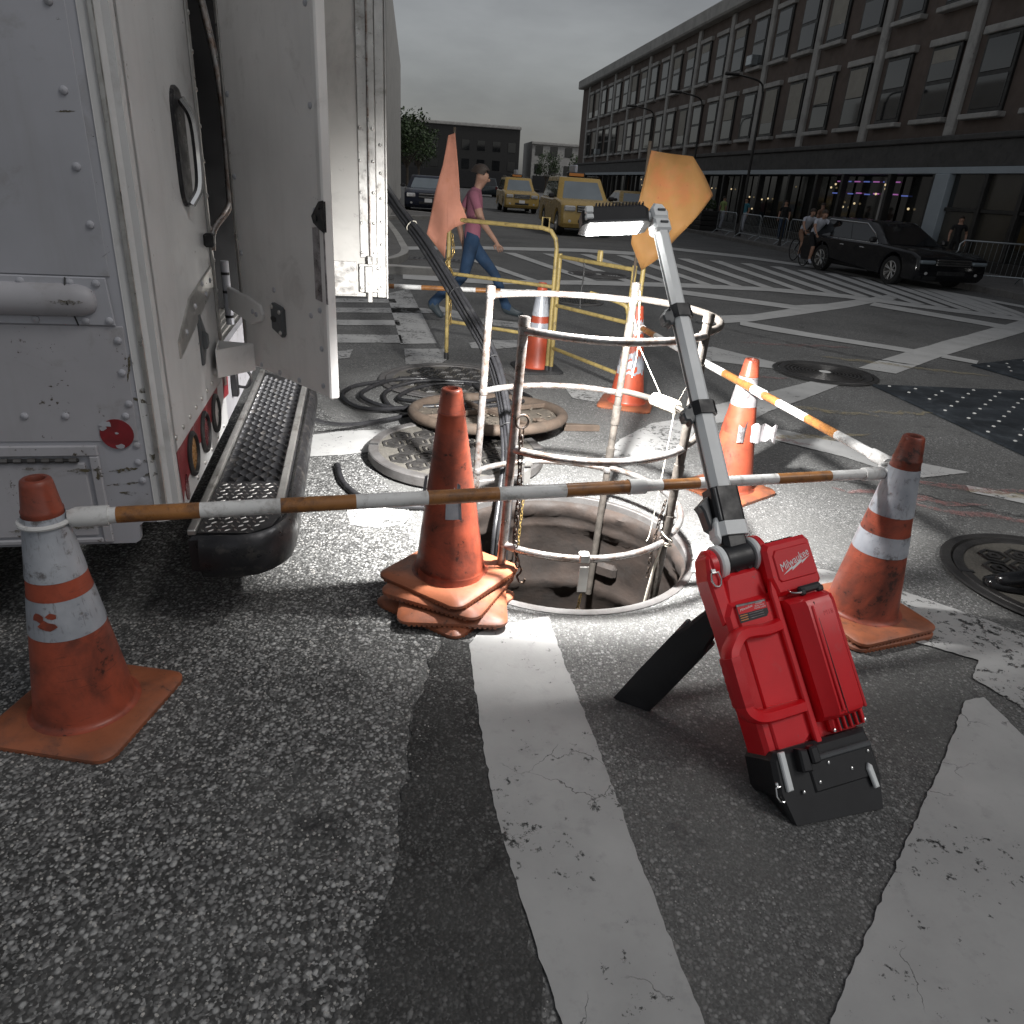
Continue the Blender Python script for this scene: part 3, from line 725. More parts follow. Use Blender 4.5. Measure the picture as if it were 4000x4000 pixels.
for i, (x, y, a) in enumerate(((-2.95, 15.2, .5), (-3.15, 14.4, .5))):
    m = MB(); m.box((0, 0, .15), (.9, .10, .03), .005); o = tag(m.build('tactile_strip', M['iron_dark'], X=TR((x - .55, y, 0), a + .6)), ['dark metal strip on the left kerb corner, farther one', 'dark metal strip on the left kerb corner, nearer one'][i], 'metal strip')
gr = thing('drain_grating', 'slotted iron drain grating in the gutter by the left kerb corner', 'drain', TR((-1.9, 16.2, .004), R_(4)))
MB().box((0, 0, 0), (1.25, .5, .02), .004).build('grating_frame', M['iron'], gr)
sm = MB().box((0, 0, .0115), (.05, .34, .004)).mesh('slot', M['rubber'])
for i in range(11): obj('slot', sm, gr, TR((-.52 + i * .104, 0, 0)))
# ------------------------------------------------------------------ utility truck (local: x = out of the rear, y = across to the far side, z up)
tn = R_(13)
XT = basis((-1.19, 2.22, 0), (math.cos(tn), math.sin(tn), 0), (-math.sin(tn), math.cos(tn), 0), (0, 0, 1))
truck = thing('utility_truck', 'white box-bodied utility truck parked at left with its rear doors open', 'truck', XT)
RP = .05; TW = 2.45; TT = 2.75
FA = lambda o: basis(o, (0, 1, 0), (0, 0, 1), (1, 0, 0))        # local z looks out of the rear (+x)
FS = lambda o: basis(o, (1, 0, 0), (0, 0, 1), (0, -1, 0))       # local x along truck, y up, z towards the camera side (-y)
# near side wall with the low notch at the rear corner
side_poly = [(-4.2, .39), (-.10, .39), (-.085, .40), (-.08, .455), (-.065, .468), (-.02, .468), (-.02, TT), (-4.2, TT)]
m = MB(); m.prism(side_poly, -.03, 0.0); sidep = m.build('side_panel', M['truck'], truck, X=FS((0, 0, 0)))
# lapped upper sheet and lower sheet, each a little proud
m = MB(); m.prism([(-4.2, 1.272), (-.047, 1.272), (-.047, TT - .05), (-4.2, TT - .05)], .0005, .004, inset=.002); m.build('upper_sheet', M['truck'], sidep)
m = MB(); m.prism([(-4.2, .76), (-.04, .76), (-.032, 1.128), (-4.2, 1.128)], .0005, .004, inset=.002); m.build('lower_sheet', M['truck_scuff'], sidep)
# corner post
m = MB(); r = .07; prof = []
for i in range(9):
    a = -PI / 2 + (PI / 2) * i / 8
    prof.append((RP - r + r * math.cos(a), r + r * math.sin(a)))
prof = [(-.022, -.004)] + [(p[0], p[1] - .002) for p in prof] + [(RP, .10), (RP - .02, .10), (RP - .02, .03), (-.022, .02)]
m.prism(prof, .468, TT); m.build('corner_post', M['truck_post_lit'], truck, True, 30)
m = MB(); m.box((.012, -.006, 1.6), (.016, .008, 2.2), .003); m.build('corner_trim', M['alu'], truck)
# rub rail
m = MB(); m.prism([(-4.2, 1.130), (-.050, 1.130), (-.058, 1.270), (-4.2, 1.270)], .004, .010, inset=.003); rail = m.build('rub_rail', M['truck'], truck, X=FS((0, 0, 0)))
m = MB(); secs = []
for x, s in ((-4.2, 1), (-.16, 1), (-.135, .97), (-.115, .86), (-.10, .66), (-.092, .35), (-.09, .1)):
    secs.append([(x, 1.203 + .048 * s * math.cos(a), .009 + .036 * s * math.sin(a)) for a in [PI * i / 10 for i in range(11)]])
m.loft(secs); m.build('rail_bulge', M['truck_scuff'], rail, True, 35)
m = MB(); m.tube([(-.152, 1.130, .011), (-.156, 1.160, .020), (-.160, 1.20, .046), (-.166, 1.24, .024), (-.165, 1.268, .012)], .0022, 6); m.build('rail_crack', M['rubber'], rail)
# storage hatch
m = MB()
for (x0, x1, z0, z1) in ((-4.2, -.165, .712, .748), (-.195, -.165, .40, .7115), (-4.2, -.1955, .40, .418)):
    m.box(((x0 + x1) / 2, (z0 + z1) / 2, .006), (x1 - x0, z1 - z0, .014), .004)
hatch = m.build('hatch_frame', M['truck_scuff'], truck, X=FS((0, 0, 0)))
m = MB(); m.box((-2.2, .556, .002), (3.98, .262, .012), .004); m.build('hatch_door', M['truck_scuff'], hatch)
m = MB(); m.tube([(-4.1, .699, .012), (-.225, .699, .012)], .006, 8); m.build('piano_hinge', M['iron_dark'], hatch)
km = MB().tube([(-.011, 0, 0), (.011, 0, 0)], .0085, 8).mesh('hinge_knuckle', M['iron'], True)
for i in range(16): obj('hinge_knuckle', km, hatch, TR((-.24 - i * .04, .699, .012)))
# red disc reflector, peeling
m = MB(); m.prism(circle(0, 0, .050, 28), .004, .007); disc = m.build('reflector_disc', M['tape_red'], truck, X=FS((-.10, 0, .785)))
rnd = random.Random(3)
for (x, y, s) in ((-.028, .035, .020), (.006, -.040, .014), (.0, .004, .006), (-.038, .020, .012)):
    m = MB(); m.prism([(x + s * rnd.uniform(.6, 1.2) * math.cos(a), y + s * .6 * rnd.uniform(.6, 1.2) * math.sin(a)) for a in [2 * PI * i / 9 for i in range(9)]], .007, .0082); m.build('peeled_spot', M['truck'], disc)
# rivets on the side
rm = MB().lathe([(.0115, 0), (.0105, .004), (.0065, .0065), (.001, .0075)], 12).mesh('rivet', M['truck'], True)
for (x, z, o) in [(-.085, 1.565, .004), (-.075, 1.415, .004), (-.35, 1.565, .004), (-.085, 1.253, .010), (-.155, 1.253, .010), (-.285, 1.253, .010), (-.40, 1.253, .010), (-.065, 1.145, .010), (-.13, 1.145, .010), (-.265, 1.145, .010), (-.40, 1.145, .010),
                  (-.052, 1.085, .004), (-.055, .985, .004), (-.05, .885, .004), (-.066, .845, .004), (-.24, .845, .004), (-.355, .845, .004), (-.47, .845, .004), (-.048, .745, .0), (-.052, .685, .0), (-.047, .62, .0), (-.085, 1.75, .004), (-.085, 1.95, .004), (-.085, 2.15, .004), (-.52, 1.253, .01), (-.52, 1.145, .01)]:
    obj('rivet', rm, sidep, TR((x, z, o)))
# rust scrapes on the side (worn paint)
M['scrape'] = chalk('scrape', (.10, .085, .05))
def scrape(parent, X, L, w, seed, mat='scrape'):
    rnd = random.Random(seed); N_ = 14; pts = []
    for s_ in (1, -1):
        for j in (range(N_ + 1) if s_ == 1 else range(N_, -1, -1)):
            pts.append(((j / N_ - .5) * L, s_ * w * .5 * rnd.uniform(.3, 1.2) * math.sin(PI * (j + .6) / (N_ + 1.2))))
    m = MB(); m.add([(p[0], p[1], 0) for p in pts], [tuple(range(len(pts)))]); return m.build('paint_scrape', M[mat], parent, X=X)
for i, (x, z, o, L, w, a) in enumerate([(-.16, 1.203, .0465, .11, .016, 0), (-.25, 1.197, .0465, .03, .006, 0), (-.22, .665, .0135, .12, .016, .05), (-.36, .672, .0135, .10, .012, 0), (-.172, .655, .0145, .05, .03, 1.4), (-.10, .66, .0015, .09, .02, .1), (-.11, .61, .0015, .1, .012, .1), (-.08, .575, .0015, .09, .02, -.1), (-.24, .46, .0135, .10, .018, 0), (-.42, .452, .0135, .12, .016, 0), (-.005, .93, .0015, .05, .02, .2), (-.015, .895, .0015, .06, .014, -.4), (-.012, .70, .0015, .06, .03, .5), (-.02, .64, .0015, .05, .02, .2), (-.03, 1.02, .0045, .05, .008, 1.4), (-.035, .99, .0045, .07, .008, 1.3), (-.055, 1.33, .0045, .05, .004, .6), (-.09, 1.70, .0045, .05, .006, .1)]):
    scrape(sidep, TR((x, z, o), a), L, w, 40 + i)
# roof, far side, floor, chassis and interior
m = MB(); m.box((-2.1 + .02, TW / 2, TT + .02), (4.25, TW + .02, .04), .01); m.build('roof', M['truck'], truck)
m = MB(); m.box((-2.1, TW - .015, 1.57), (4.2, .03, 2.36)); m.build('far_side_panel', M['truck'], truck)
m = MB(); m.box((-2.08, TW / 2, .76), (4.2, TW - .08, .06)); fl = m.build('floor', M['alu'], truck)
m = MB()
for i in range(40): m.box((-.02 - .03 * i, 1.75, .793), (.014, 1.2, .006))
m.build('floor_ribs', M['alu'], fl)
for y in (1.42, 1.85): 
    m = MB(); m.box((-.25, y, .800), (.34, .10, .012), .003); m.build('floor_track', M['black_steel'], fl)
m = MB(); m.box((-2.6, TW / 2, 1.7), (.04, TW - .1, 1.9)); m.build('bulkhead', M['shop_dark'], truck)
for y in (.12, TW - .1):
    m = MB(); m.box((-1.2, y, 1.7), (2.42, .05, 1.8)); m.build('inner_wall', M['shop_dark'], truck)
m = MB()
for y in (1.30, 1.36): m.tube([(-.22, y, .8), (-.22, y, 1.5), (-.20, y + .02, 2.4)], .022, 8)
m.build('stowed_bars', M['black_steel'], truck, True)
m = MB(); m.box((-2.1, TW / 2, .55), (4.0, .9, .22), .02); m.box((-.35, TW / 2, .52), (.2, 2.2, .16), .02); m.build('chassis', M['rubber'], truck)
for y in (.22, TW - .22):
    wv = empty('wheel'); wv.parent = truck; wv.matrix_local = basis((-1.05, y, .40), (1, 0, 0), (0, 0, 1), (0, -1, 0))
    m = MB(); m.lathe([(.22, -.11), (.36, -.13), (.40, -.10), (.40, .10), (.36, .13), (.22, .11)], 32); m.build('tyre', M['tyre'], wv, True, 30)
    m = MB(); m.lathe([(.001, .05), (.09, .05), (.12, .0), (.20, .03), (.225, .115), (.225, -.11)], 24); m.build('rim', M['alu'], wv, True, 30)
# rear fixed panel, doorway jambs
rear = MB().prism([(.02, .468), (1.12, .468), (1.12, TT), (.02, TT)], -.03, 0.0).build('rear_panel', M['truck_post_lit'], truck, X=FA((RP, 0, 0)))
MB().prism([(1.121, .468), (TW, .468), (TW, .80), (1.121, .80)], -.03, -.002).build('rear_sill', M['truck_scuff'], truck, X=FA((RP, 0, 0)))
MB().prism([(2.36, .801), (TW, .801), (TW, TT), (2.36, TT)], -.03, -.002).build('rear_far_post', M['truck'], truck, X=FA((RP, 0, 0)))
m = MB(); m.box((1.105, 1.7, .006), (.03, 2.1, .012), .003); m.build('doorway_trim', M['alu'], rear)
rm2 = MB().lathe([(.010, 0), (.009, .003), (.005, .0055), (.001, .006)], 10).mesh('rivet', M['alu'], True)
for i in range(10): obj('rivet', rm2, rear, TR((1.105, .95 + i * .13, .012)))
for i in range(9): obj('rivet', rm2, rear, TR((.10 + i * .12, .735, .0)))
for i in range(6): obj('rivet', rm2, rear, TR((.18 + i * .16, .492, .0)))
# sloping bracket plate and keeper plate
m = MB(); m.prism([(.30, .96), (1.06, 1.10), (1.06, 1.19), (.55, 1.13), (.30, 1.02)], 0, .008, inset=.003); bp = m.build('bracket_plate', M['alu'], truck, X=FA((RP, 0, 0)))
for (x, z) in ((.42, 1.03), (.62, 1.09), (.86, 1.10), (.98, 1.14), (.80, 1.15)): obj('rivet', rm, bp, TR((x, z, .008)))
m = MB(); m.prism([(0, -.10), (.025, -.10), (.10, -.02), (.10, .02), (.025, .10), (0, .10)], 0, .012, inset=.004); m.prism([(.01, -.035), (.05, -.02), (.05, .02), (.01, .035)], .0125, .03, inset=.004); m.build('keeper', M['tool_grey'], rear, X=TR((.66, .95, 0)))
m = MB(); m.box((0, 0, .02), (.05, .055, .04), .008); m.build('bumper_block', M['rubber'], rear, X=TR((1.0, 1.30, 0)))
# lock housing with chrome handle (upper)
m = MB(); m.prism(rrect(.18, .40, .08, 6), 0, .014, inset=.006); lk = m.build('door_lock', M['black_steel'], truck, X=FA((RP, 0, 0)) @ TR((.72, 1.64, 0)))
m = MB(); m.tube(spline([(.0, .16, .02), (.015, .10, .05), (.02, -.02, .055), (.01, -.13, .05), (-.01, -.19, .02)], 6), .016, 8); m.build('lock_handle', M['chrome'], lk, True)
# grab rail by the doorway
m = MB(); m.tube(spline([(1.20, 2.3, .03), (1.20, 1.9, .09), (1.20, 1.5, .09), (1.19, 1.42, .08), (1.12, 1.33, .02), (1.105, 1.25, .01)], 6), .015, 10); m.build('grab_rail', M['galv'], rear, True)
# red and white chevron tape
for i, b0 in enumerate((.085, .36, .63, .90, 1.05)):
    w_ = .26 if i < 3 else .14
    poly = [(b0, .60 if i else .52), (b0 + w_, .585), (b0 + w_ + .03, .69), (b0 + .03, .69)] if i else [(.085, .50), (.11, .53), (b0 + w_, .585), (b0 + w_ + .03, .69), (.075, .69)]
    m = MB(); m.prism(poly, .0005, .002 + .0004 * (i % 2)); m.build('tape_stripe', M['tape_red'] if i != 3 else M['tape_white'], rear)
for i, (b, lens) in enumerate(((.30, 'lens_amber'), (.555, 'lens_red'), (.81, 'lens_clear'))):
    e = MB().lathe([(.084, 0), (.085, .008), (.080, .014), (.070, .016), (.066, .010), (.066, .003)], 32).build('tail_light', M['rubber'], truck, True, 40, X=FA((RP, 0, 0)) @ TR((b, .605, 0)))
    MB().lathe([(.067, .004), (.04, .010), (.001, .012)], 28).build('lens', M[lens], e, True)
m = MB(); m.prism([(.026 * math.cos(a), .05 * math.sin(a)) for a in [2 * PI * i / 24 for i in range(24)]], 0, .004); m.build('red_reflector', M['lens_red'], rear, X=TR((.155, .53, 0)))
# white sign pocket: triangular open box on the rear
m = MB()
for (a, b) in (((0, 0), (.155, -.05)), ((.155, -.05), (.02, -.20)), ((.02, -.20), (0, 0))):
    d = Vector((b[0] - a[0], b[1] - a[1])); L = d.length; an = math.atan2(d.y, d.x)
    m.box((L / 2, 0, .06), (L + .002, .005, .12), .0015, X=TR((a[0], a[1], 0), an))
m.build('sign_pocket', M['truck_lit'], truck, X=TR((RP + .008, 1.03, .755)))
# towing loop and bits low on the rear
m = MB(); m.tube(spline([(0, 0, 0), (.05, .0, .015), (.075, 0, -.03), (.05, 0, -.075), (0, 0, -.07)], 6), .007, 8); m.box((-.005, 0, -.05), (.03, .05, .14), .004); m.build('hook_plate', M['black_steel'], truck, True, X=TR((RP + .02, 1.32, .66)))
# ---------------- open near door
h0 = Vector((.165, 1.085)); h1 = Vector((.553, .512)); dd = (h1 - h0); DL = dd.length; dd.normalize()
DX = basis((h0.x, h0.y, 0), (dd.x, dd.y, 0), (0, 0, 1), (dd.y, -dd.x, 0))     # x along the door, y up, z to the camera-facing side
door = MB().prism([(.0, .765), (DL - .02, .76), (DL - .02, 2.55), (0, 2.55)], -.035, 0.0, inset=.004).build('rear_door', M['truck_lit'], truck, X=DX)
m = MB(); m.box((DL - .004, 1.65, -.017), (.034, 1.79, .044), .006); m.build('door_edge', M['truck_lit'], door)
m = MB(); m.box((.011, 1.65, .003), (.022, 1.76, .006), .002); m.build('door_lip', M['alu'], door)
for z in (.80, .95, 1.10, 1.46, 1.80, 2.1): obj('rivet', rm, door, TR((DL - .045, z, .0)))
for z in (.79, .99, 1.25, 1.55, 1.85): obj('rivet', rm, door, TR((.04, z, .0)))
for x in (.14, .30, .46): obj('rivet', rm, door, TR((x, .782, 0)))
for (x, z) in ((.30, 1.13), (.58, 1.07)): obj('rivet', rm, door, TR((x, z, 0)))
m = MB(); m.prism([(-.13, .995), (.10, .955), (.19, .985), (.205, 1.015), (.185, 1.05), (.07, 1.075), (-.13, 1.095)], .001, .014, inset=.004); sp = m.build('strap_hinge', M['truck_lit'], truck, X=DX)
for x, z in ((.125, 1.015), (.155, 1.008)): obj('rivet', rm, sp, TR((x, z, .014)))
m = MB(); m.tube([(-.12, .92, .006), (-.12, 1.20, .006)], .018, 12); m.build('hinge_barrel', M['truck'], door, True)
for z in (.95, 1.06, 1.14): MB().tube([(-.12, z, .006), (-.12, z + .012, .006)], .0195, 12).build('barrel_gap', M['black_steel'], door)
m = MB(); m.prism([(-.045, -.05), (.03, -.075), (.045, -.06), (.045, .04), (.03, .05), (-.035, .06), (-.045, .05)], 0, .02, inset=.006); hd = m.build('hold_back', M['tool_grey'], truck, X=DX @ TR((.335, 1.02, 0)))
m = MB(); m.prism([(.022 * math.cos(a) - .02, .013 * math.sin(a) - .005) for a in [2 * PI * i / 16 for i in range(16)]], .0202, .022); m.build('hold_back_slot', M['rubber'], hd)
for (x, z) in ((.03, -.055), (.03, .03), (-.03, .045)): obj('rivet', rm2, hd, TR((x, z, .02)))
m = MB(); m.prism([(.0, 0), (.085, -.01), (.08, .27), (.0, .26)], .001, .004, inset=.001); m.build('worn_sticker', M['reflect_old'], door, X=TR((.625, 1.14, 0), 0))
m = MB(); m.prism([(0, .01), (.05, .06), (.08, .065), (.08, -.04), (.05, -.03), (.01, -.01)], .001, .012, inset=.003); m.prism(circle(.025, .005, .012, 14), .0125, .015); m.build('latch_plate', M['black_steel'], door, X=TR((.64, 1.43, 0)))
scrape(door, TR((.66, 1.50, .0012), -.2), .07, .008, 77)
# ---------------- open far door, seen square on, with a rod latch
fd0, fd1 = .085, .87
FX = basis((fd0, 2.40, 0), (1, -.03, 0), (0, 0, 1), (-.03, -1, 0))
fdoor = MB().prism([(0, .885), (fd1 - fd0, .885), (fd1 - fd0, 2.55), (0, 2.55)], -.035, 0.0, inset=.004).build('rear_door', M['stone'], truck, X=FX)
W_ = fd1 - fd0
m = MB(); m.box((W_ * .5 - .09, .995, .004), (W_ - .20, .20, .008), .002); m.build('kick_panel', M['alu'], fdoor)
m = MB(); m.box((W_ - .115, 1.8, .005), (.10, 1.36, .010), .003); m.build('latch_strip', M['alu'], fdoor)
m = MB(); m.box((W_ - .038, 1.70, .006), (.052, 1.63, .012), .003); m.box((W_ - .003, 1.70, -.012), (.012, 1.64, .05), .003); m.build('edge_channel', M['alu'], fdoor)
m = MB(); m.tube([(W_ - .105, 1.10, .022), (W_ - .105, 2.5, .022)], .006, 8); m.build('latch_rod', M['galv'], fdoor, True)
m = MB(); m.box((W_ - .115, 1.00, .016), (.12, .17, .010), .003); m.box((W_ - .115, .995, .028), (.05, .16, .02), .004); m.box((W_ - .110, .90, .026), (.03, .09, .02), .004); m.box((W_ - .108, 1.11, .03), (.03, .05, .026), .004); m.build('rod_latch', M['alu'], fdoor)
for z in (1.15, 1.32, 1.49, 1.66, 1.83): 
    for x in (W_ - .155, W_ - .082): obj('rivet', rm2, fdoor, TR((x, z, .010)))
for z in (.95, 1.07, 1.2, 1.33, 1.46, 1.6, 1.75): obj('rivet', rm2, fdoor, TR((W_ - .038, z, .012)))
for (x, z) in ((W_ - .165, .94), (W_ - .165, 1.06), (W_ - .06, .94), (W_ - .06, 1.06)): obj('rivet', rm2, fdoor, TR((x, z, .021)))
# ---------------- rear step: tread grating, chequer plate end, rounded bumper
ST = .40
step = MB()
outl = []
for i in range(9):
    a = -PI / 2 + (PI / 2) * i / 8
    outl.append((.27 + .11 * math.cos(a), .16 + .13 * math.sin(a)))
outl = [(.06, .03)] + outl + [(.385, 2.10), (.06, 2.45)]
step.prism(outl, ST - .15, ST - .012, inset=.012)
stepo = step.build('rear_step', M['black_steel'], truck, True, 40)
m = MB()
for i, (x0, x1, y0, y1) in enumerate(((.055, .085, .045, 2.40), (.335, .365, .30, 2.08))):
    m.box(((x0 + x1) / 2, (y0 + y1) / 2, ST - .002), (x1 - x0, y1 - y0, .022), .004)
m.build('step_rail', M['alu'], stepo)
m = MB()
path = spline([(.10, .02, ST - .085), (.20, .012, ST - .085), (.30, .035, ST - .085), (.365, .11, ST - .085), (.39, .22, ST - .085), (.392, .6, ST - .085), (.392, 2.05, ST - .085)], 6)
secs = []
for i, p in enumerate(path):
    t_ = (path[min(i + 1, len(path) - 1)] - path[max(i - 1, 0)]).normalized(); nr_ = Vector((t_.y, -t_.x, 0))
    secs.append([p + nr_ * (.030 * math.cos(a)) + Vector((0, 0, .085 * math.sin(a))) for a in [2 * PI * k / 12 for k in range(12)]])
m.loft(secs); m.build('bumper_roll', M['black_steel'], stepo, True, 50)
m = MB(); m.prism([(.088, .05), (.27, .035), (.34, .09), (.362, .18), (.334, .52), (.088, .52)], ST - .0115, ST - .004); ck = m.build('chequer_plate', M['black_steel'], truck)
m = MB(); rnd = random.Random(2)
for i in range(9):
    for j in range(14):
        x, y = .105 + i * .028 + (.014 if j % 2 else 0), .065 + j * .033
        if x > .345 - max(0, (.2 - y)) * .5: continue
        a = R_(35) if (i + j) % 2 else R_(-55); c, s = math.cos(a), math.sin(a)
        vs = [(x + c * u - s * v, y + s * u + c * v, ST - .0042 + w) for (u, v, w) in ((-.013, 0, 0), (0, -.0045, 0), (.013, 0, 0), (0, .0045, 0), (-.006, 0, .0032), (.006, 0, .0032))]
        m.add(vs, [(0, 1, 4), (1, 5, 4), (1, 2, 5), (2, 3, 5), (3, 4, 5), (3, 0, 4)])
o = m.build('plate_lozenges', M['alu'], ck); o['kind'] = 'stuff'
# grip-strut style tread: rows of scalloped teeth
m = MB()
for j in range(46):
    y = .545 + j * .0405
    for i in range(4):
        x0 = .094 + i * .060 + (.030 if j % 2 else 0)
        if y > 2.05 and x0 > .33 - (y - 2.05): continue
        if x0 + .055 > .345: continue
        P = []
        for k in range(11):
            u = k / 10; tooth = .0022 if k % 2 else 0
            P.append((x0 + u * .055, y + .014 * math.sin(PI * u), ST - .010 + .016 * math.sin(PI * u) ** .6 + tooth))
        vs = []
        for p in P: vs += [(p[0], p[1], p[2]), (p[0], p[1] + .004, p[2] - .001), (p[0], p[1] + .012, ST - .013), (p[0], p[1] - .004, ST - .013)]
        fs = []
        for k in range(10):
            for q in range(3): fs.append((k * 4 + q, (k + 1) * 4 + q, (k + 1) * 4 + q + 1, k * 4 + q + 1))
            fs.append((k * 4 + 3, (k + 1) * 4 + 3, (k + 1) * 4, k * 4))
        m.add(vs, fs)
o = m.build('tread_teeth', M['black_steel'], stepo, True, 30); o['kind'] = 'stuff'
m = MB(); m.box((.36, 2.13, ST - .05), (.05, .10, .16), .02); m.build('rubber_buffer', M['rubber'], stepo)
# ------------------------------------------------------------------ traffic cones
def cone_profile(r0=.150, h=.79):
    """(radius, height) up the outside of a cone"""
    return [(r0 + .012, .030), (r0 - .004, .036), (r0 - .012, .05)]
def cone_r(z): return .140 + (.052 - .140) * (z - .05) / (.69 - .05)
def make_cone(name, label, X, bands, mats, base_mat='orange_clean', body=True, group='traffic cones', tip=True, torn=None):
    """bands: list of (z0, z1, material key) of reflective sheets; mats: body material"""
    t = thing(name, label, 'traffic cone', X, group)
    m = MB(); pl = rrect(.43, .43, .045, 5)
    # base with bevelled top edge, thin serrated lower lip
    n = len(pl); ins = offset_poly(pl, .016)
    vs = [(p[0], p[1], .006) for p in pl] + [(p[0], p[1], .018) for p in pl] + [(p[0], p[1], .029) for p in ins]
    fs = [(q * n + i, q * n + (i + 1) % n, (q + 1) * n + (i + 1) % n, (q + 1) * n + i) for q in range(2) for i in range(n)] + [tuple(range(n))[::-1]]
    m.add(vs, fs)
    o = len(m.v)
    ring = [(.158 * math.cos(2 * PI * k / 40), .158 * math.sin(2 * PI * k / 40), .031) for k in range(40)]
    m.add(ring, [])
    inner = [2 * n + i for i in range(n)]; base_o = o - 3 * n
    inner = [base_o + i for i in inner]
    # stitch rounded square to circle
    i = j = 0
    def an(v): return math.atan2(v[1], v[0]) % (2 * PI)
    A = sorted(inner, key=lambda q: an(m.v[q])); B = sorted(range(o, o + 40), key=lambda q: an(m.v[q]))
    i = j = 0
    while i < len(A) or j < len(B):
        ai = an(m.v[A[(i + 1) % len(A)]]) + (2 * PI if i + 1 >= len(A) else 0); bj = an(m.v[B[(j + 1) % len(B)]]) + (2 * PI if j + 1 >= len(B) else 0)
        if j >= len(B) or (i < len(A) and ai <= bj):
            m.f.append((A[i % len(A)], A[(i + 1) % len(A)], B[j % len(B)])); i += 1
        else:
            m.f.append((A[i % len(A)], B[(j + 1) % len(B)], B[j % len(B)])); j += 1
        m.m.append(0)
    for k in range(4):
        for q in range(18):
            a = k * PI / 2; u = -.165 + q * .0194
            m.box((u, .211, .004), (.011, .008, .010), 0, X=TR((0, 0, 0), a))
    m.build('base', M[base_mat], t, True, 35)
    if not body: return t
    m = MB()
    prof = [(.158, .031), (.148, .034), (.142, .042), (.140, .05)]
    zs = [.05 + (.69 - .05) * i / 10 for i in range(1, 11)]
    prof += [(cone_r(z), z) for z in zs] + [(.0535, .694), (.0535, .70), (.0505, .705), (.041, .775), (.038, .786), (.033, .79), (.024, .789), (.021, .78), (.021, .70)]
    m.lathe(prof, 40); m.build('cone_body', M[mats], t, True, 50)
    for bi, (z0, z1, mk) in enumerate(bands):
        m = MB(); nseg = 40
        rows = 8
        jag = torn is not None and bi in torn
        vs = []; fs = []
        rnd = random.Random(bi + 5 + len(label))
        e0 = [z0 + (rnd.uniform(0, .03) if jag else 0) for _ in range(nseg)]; e1 = [z1 - (rnd.uniform(0, .05) if jag else 0) for _ in range(nseg)]
        for r_ in range(rows + 1):
            for k in range(nseg):
                a = 2 * PI * k / nseg; z = e0[k] + (e1[k] - e0[k]) * r_ / rows
                rr = cone_r(z) + .0016
                vs.append((rr * math.cos(a), rr * math.sin(a), z))
        holes = set()
        if jag:
            for k in range(nseg):
                for r_ in range(rows):
                    if mnoise.noise((k * .35 + bi * 9, r_ * .5, len(label))) > .26: holes.add((r_, k))
        for r_ in range(rows):
            for k in range(nseg):
                if (r_, k) in holes: continue
                fs.append((r_ * nseg + k, r_ * nseg + (k + 1) % nseg, (r_ + 1) * nseg + (k + 1) % nseg, (r_ + 1) * nseg + k))
        m.add(vs, fs); m.build('reflective_band', M[mk], t, True)
    return t
G_ = 'traffic cones around the open manhole'
A = make_cone('traffic_cone', 'dirty orange cone with torn silver bands at the lower left corner', TR((-1.30, 1.795, 0), R_(-6)), [(.50, .685, 'reflect'), (.325, .445, 'reflect')], 'orange', torn=None, group=G_)
for (x, z, s, a) in ((.5, .40, .022, 0), (.95, .375, .026, 0), (1.25, .405, .014, 0)):
    th = R_(-110) + x * .55; rr = cone_r(z) + .0026
    m = MB(); pl = [(s * random.uniform(.6, 1.2) * math.cos(b), s * .7 * random.uniform(.6, 1.2) * math.sin(b)) for b in [2 * PI * i / 10 for i in range(10)]]
    m.add([(p[0], p[1], .0) for p in pl], [tuple(range(10))])
    tl = math.atan2(.140 - .052, .64)
    m.build('band_tear', M['orange'], A, X=TR((rr * math.cos(th), rr * math.sin(th), z)) @ Euler((0, 0, th)).to_matrix().to_4x4() @ basis((0, 0, 0), (0, 1, 0), (-math.sin(tl), 0, math.cos(tl)), (math.cos(tl), 0, math.sin(tl))))
# stack of four beside the hole: each is a cone, the lower three show only their bases
zc = (0.0, .034, .068, .104)
rot = (-32, 4, -20, -33)
lab = ['lowest orange base in the stack of four cones beside the manhole', 'second orange base from the bottom of the four-cone stack', 'third orange base from the bottom of the four-cone stack', 'topmost orange cone of the stack of four beside the manhole, bands torn off']
ctr = ((-.245, 2.585), (-.215, 2.56), (-.235, 2.60), (-.24, 2.63))
for i in range(4):
    top = i == 3
    c = make_cone('traffic_cone', lab[i], TR((ctr[i][0], ctr[i][1], zc[i]), R_(rot[i]), R_((0, 1.2, -1.0, .8)[i]), R_((0, .6, 1.2, -.6)[i])), [], 'orange', body=True if top else False, group=G_)
    if top:
        stackB = c
        # remains of the reflective sheet, curling off both sides
        for th0, z0, dz, sp in ((R_(-62), .40, .10, .55), (R_(-152), .40, .09, .25)):
            m = MB(); vs = []; fs = []; nn = 9; rnd = random.Random(int(z0 * 100))
            for k in range(nn):
                a = th0 + sp * k / (nn - 1)
                for q in range(2):
                    z = z0 - dz if q == 0 else z0 + (.02 * math.sin(k * 1.9) + (.03 if k > 4 else -.01))
                    rr = cone_r(z) + .003 + (.012 if k == nn - 1 else 0)
                    vs.append((rr * math.cos(a), rr * math.sin(a), z))
            for k in range(nn - 1): fs.append((2 * k, 2 * k + 2, 2 * k + 3, 2 * k + 1))
            m.add(vs, fs); m.build('torn_band', M['reflect'], c)
    else:
        m = MB(); m.lathe([(.158, .031), (.147, .036), (.140, .05), (.134, .095)], 40); m.build('cone_body', M['orange'], c, True)
make_cone('traffic_cone', 'orange cone with two white bands and black base beyond the guard', TR((.14, 6.83, 0), R_(14)), [(.50, .70, 'reflect'), (.34, .44, 'reflect')], 'orange_far', 'rubber', group=G_)
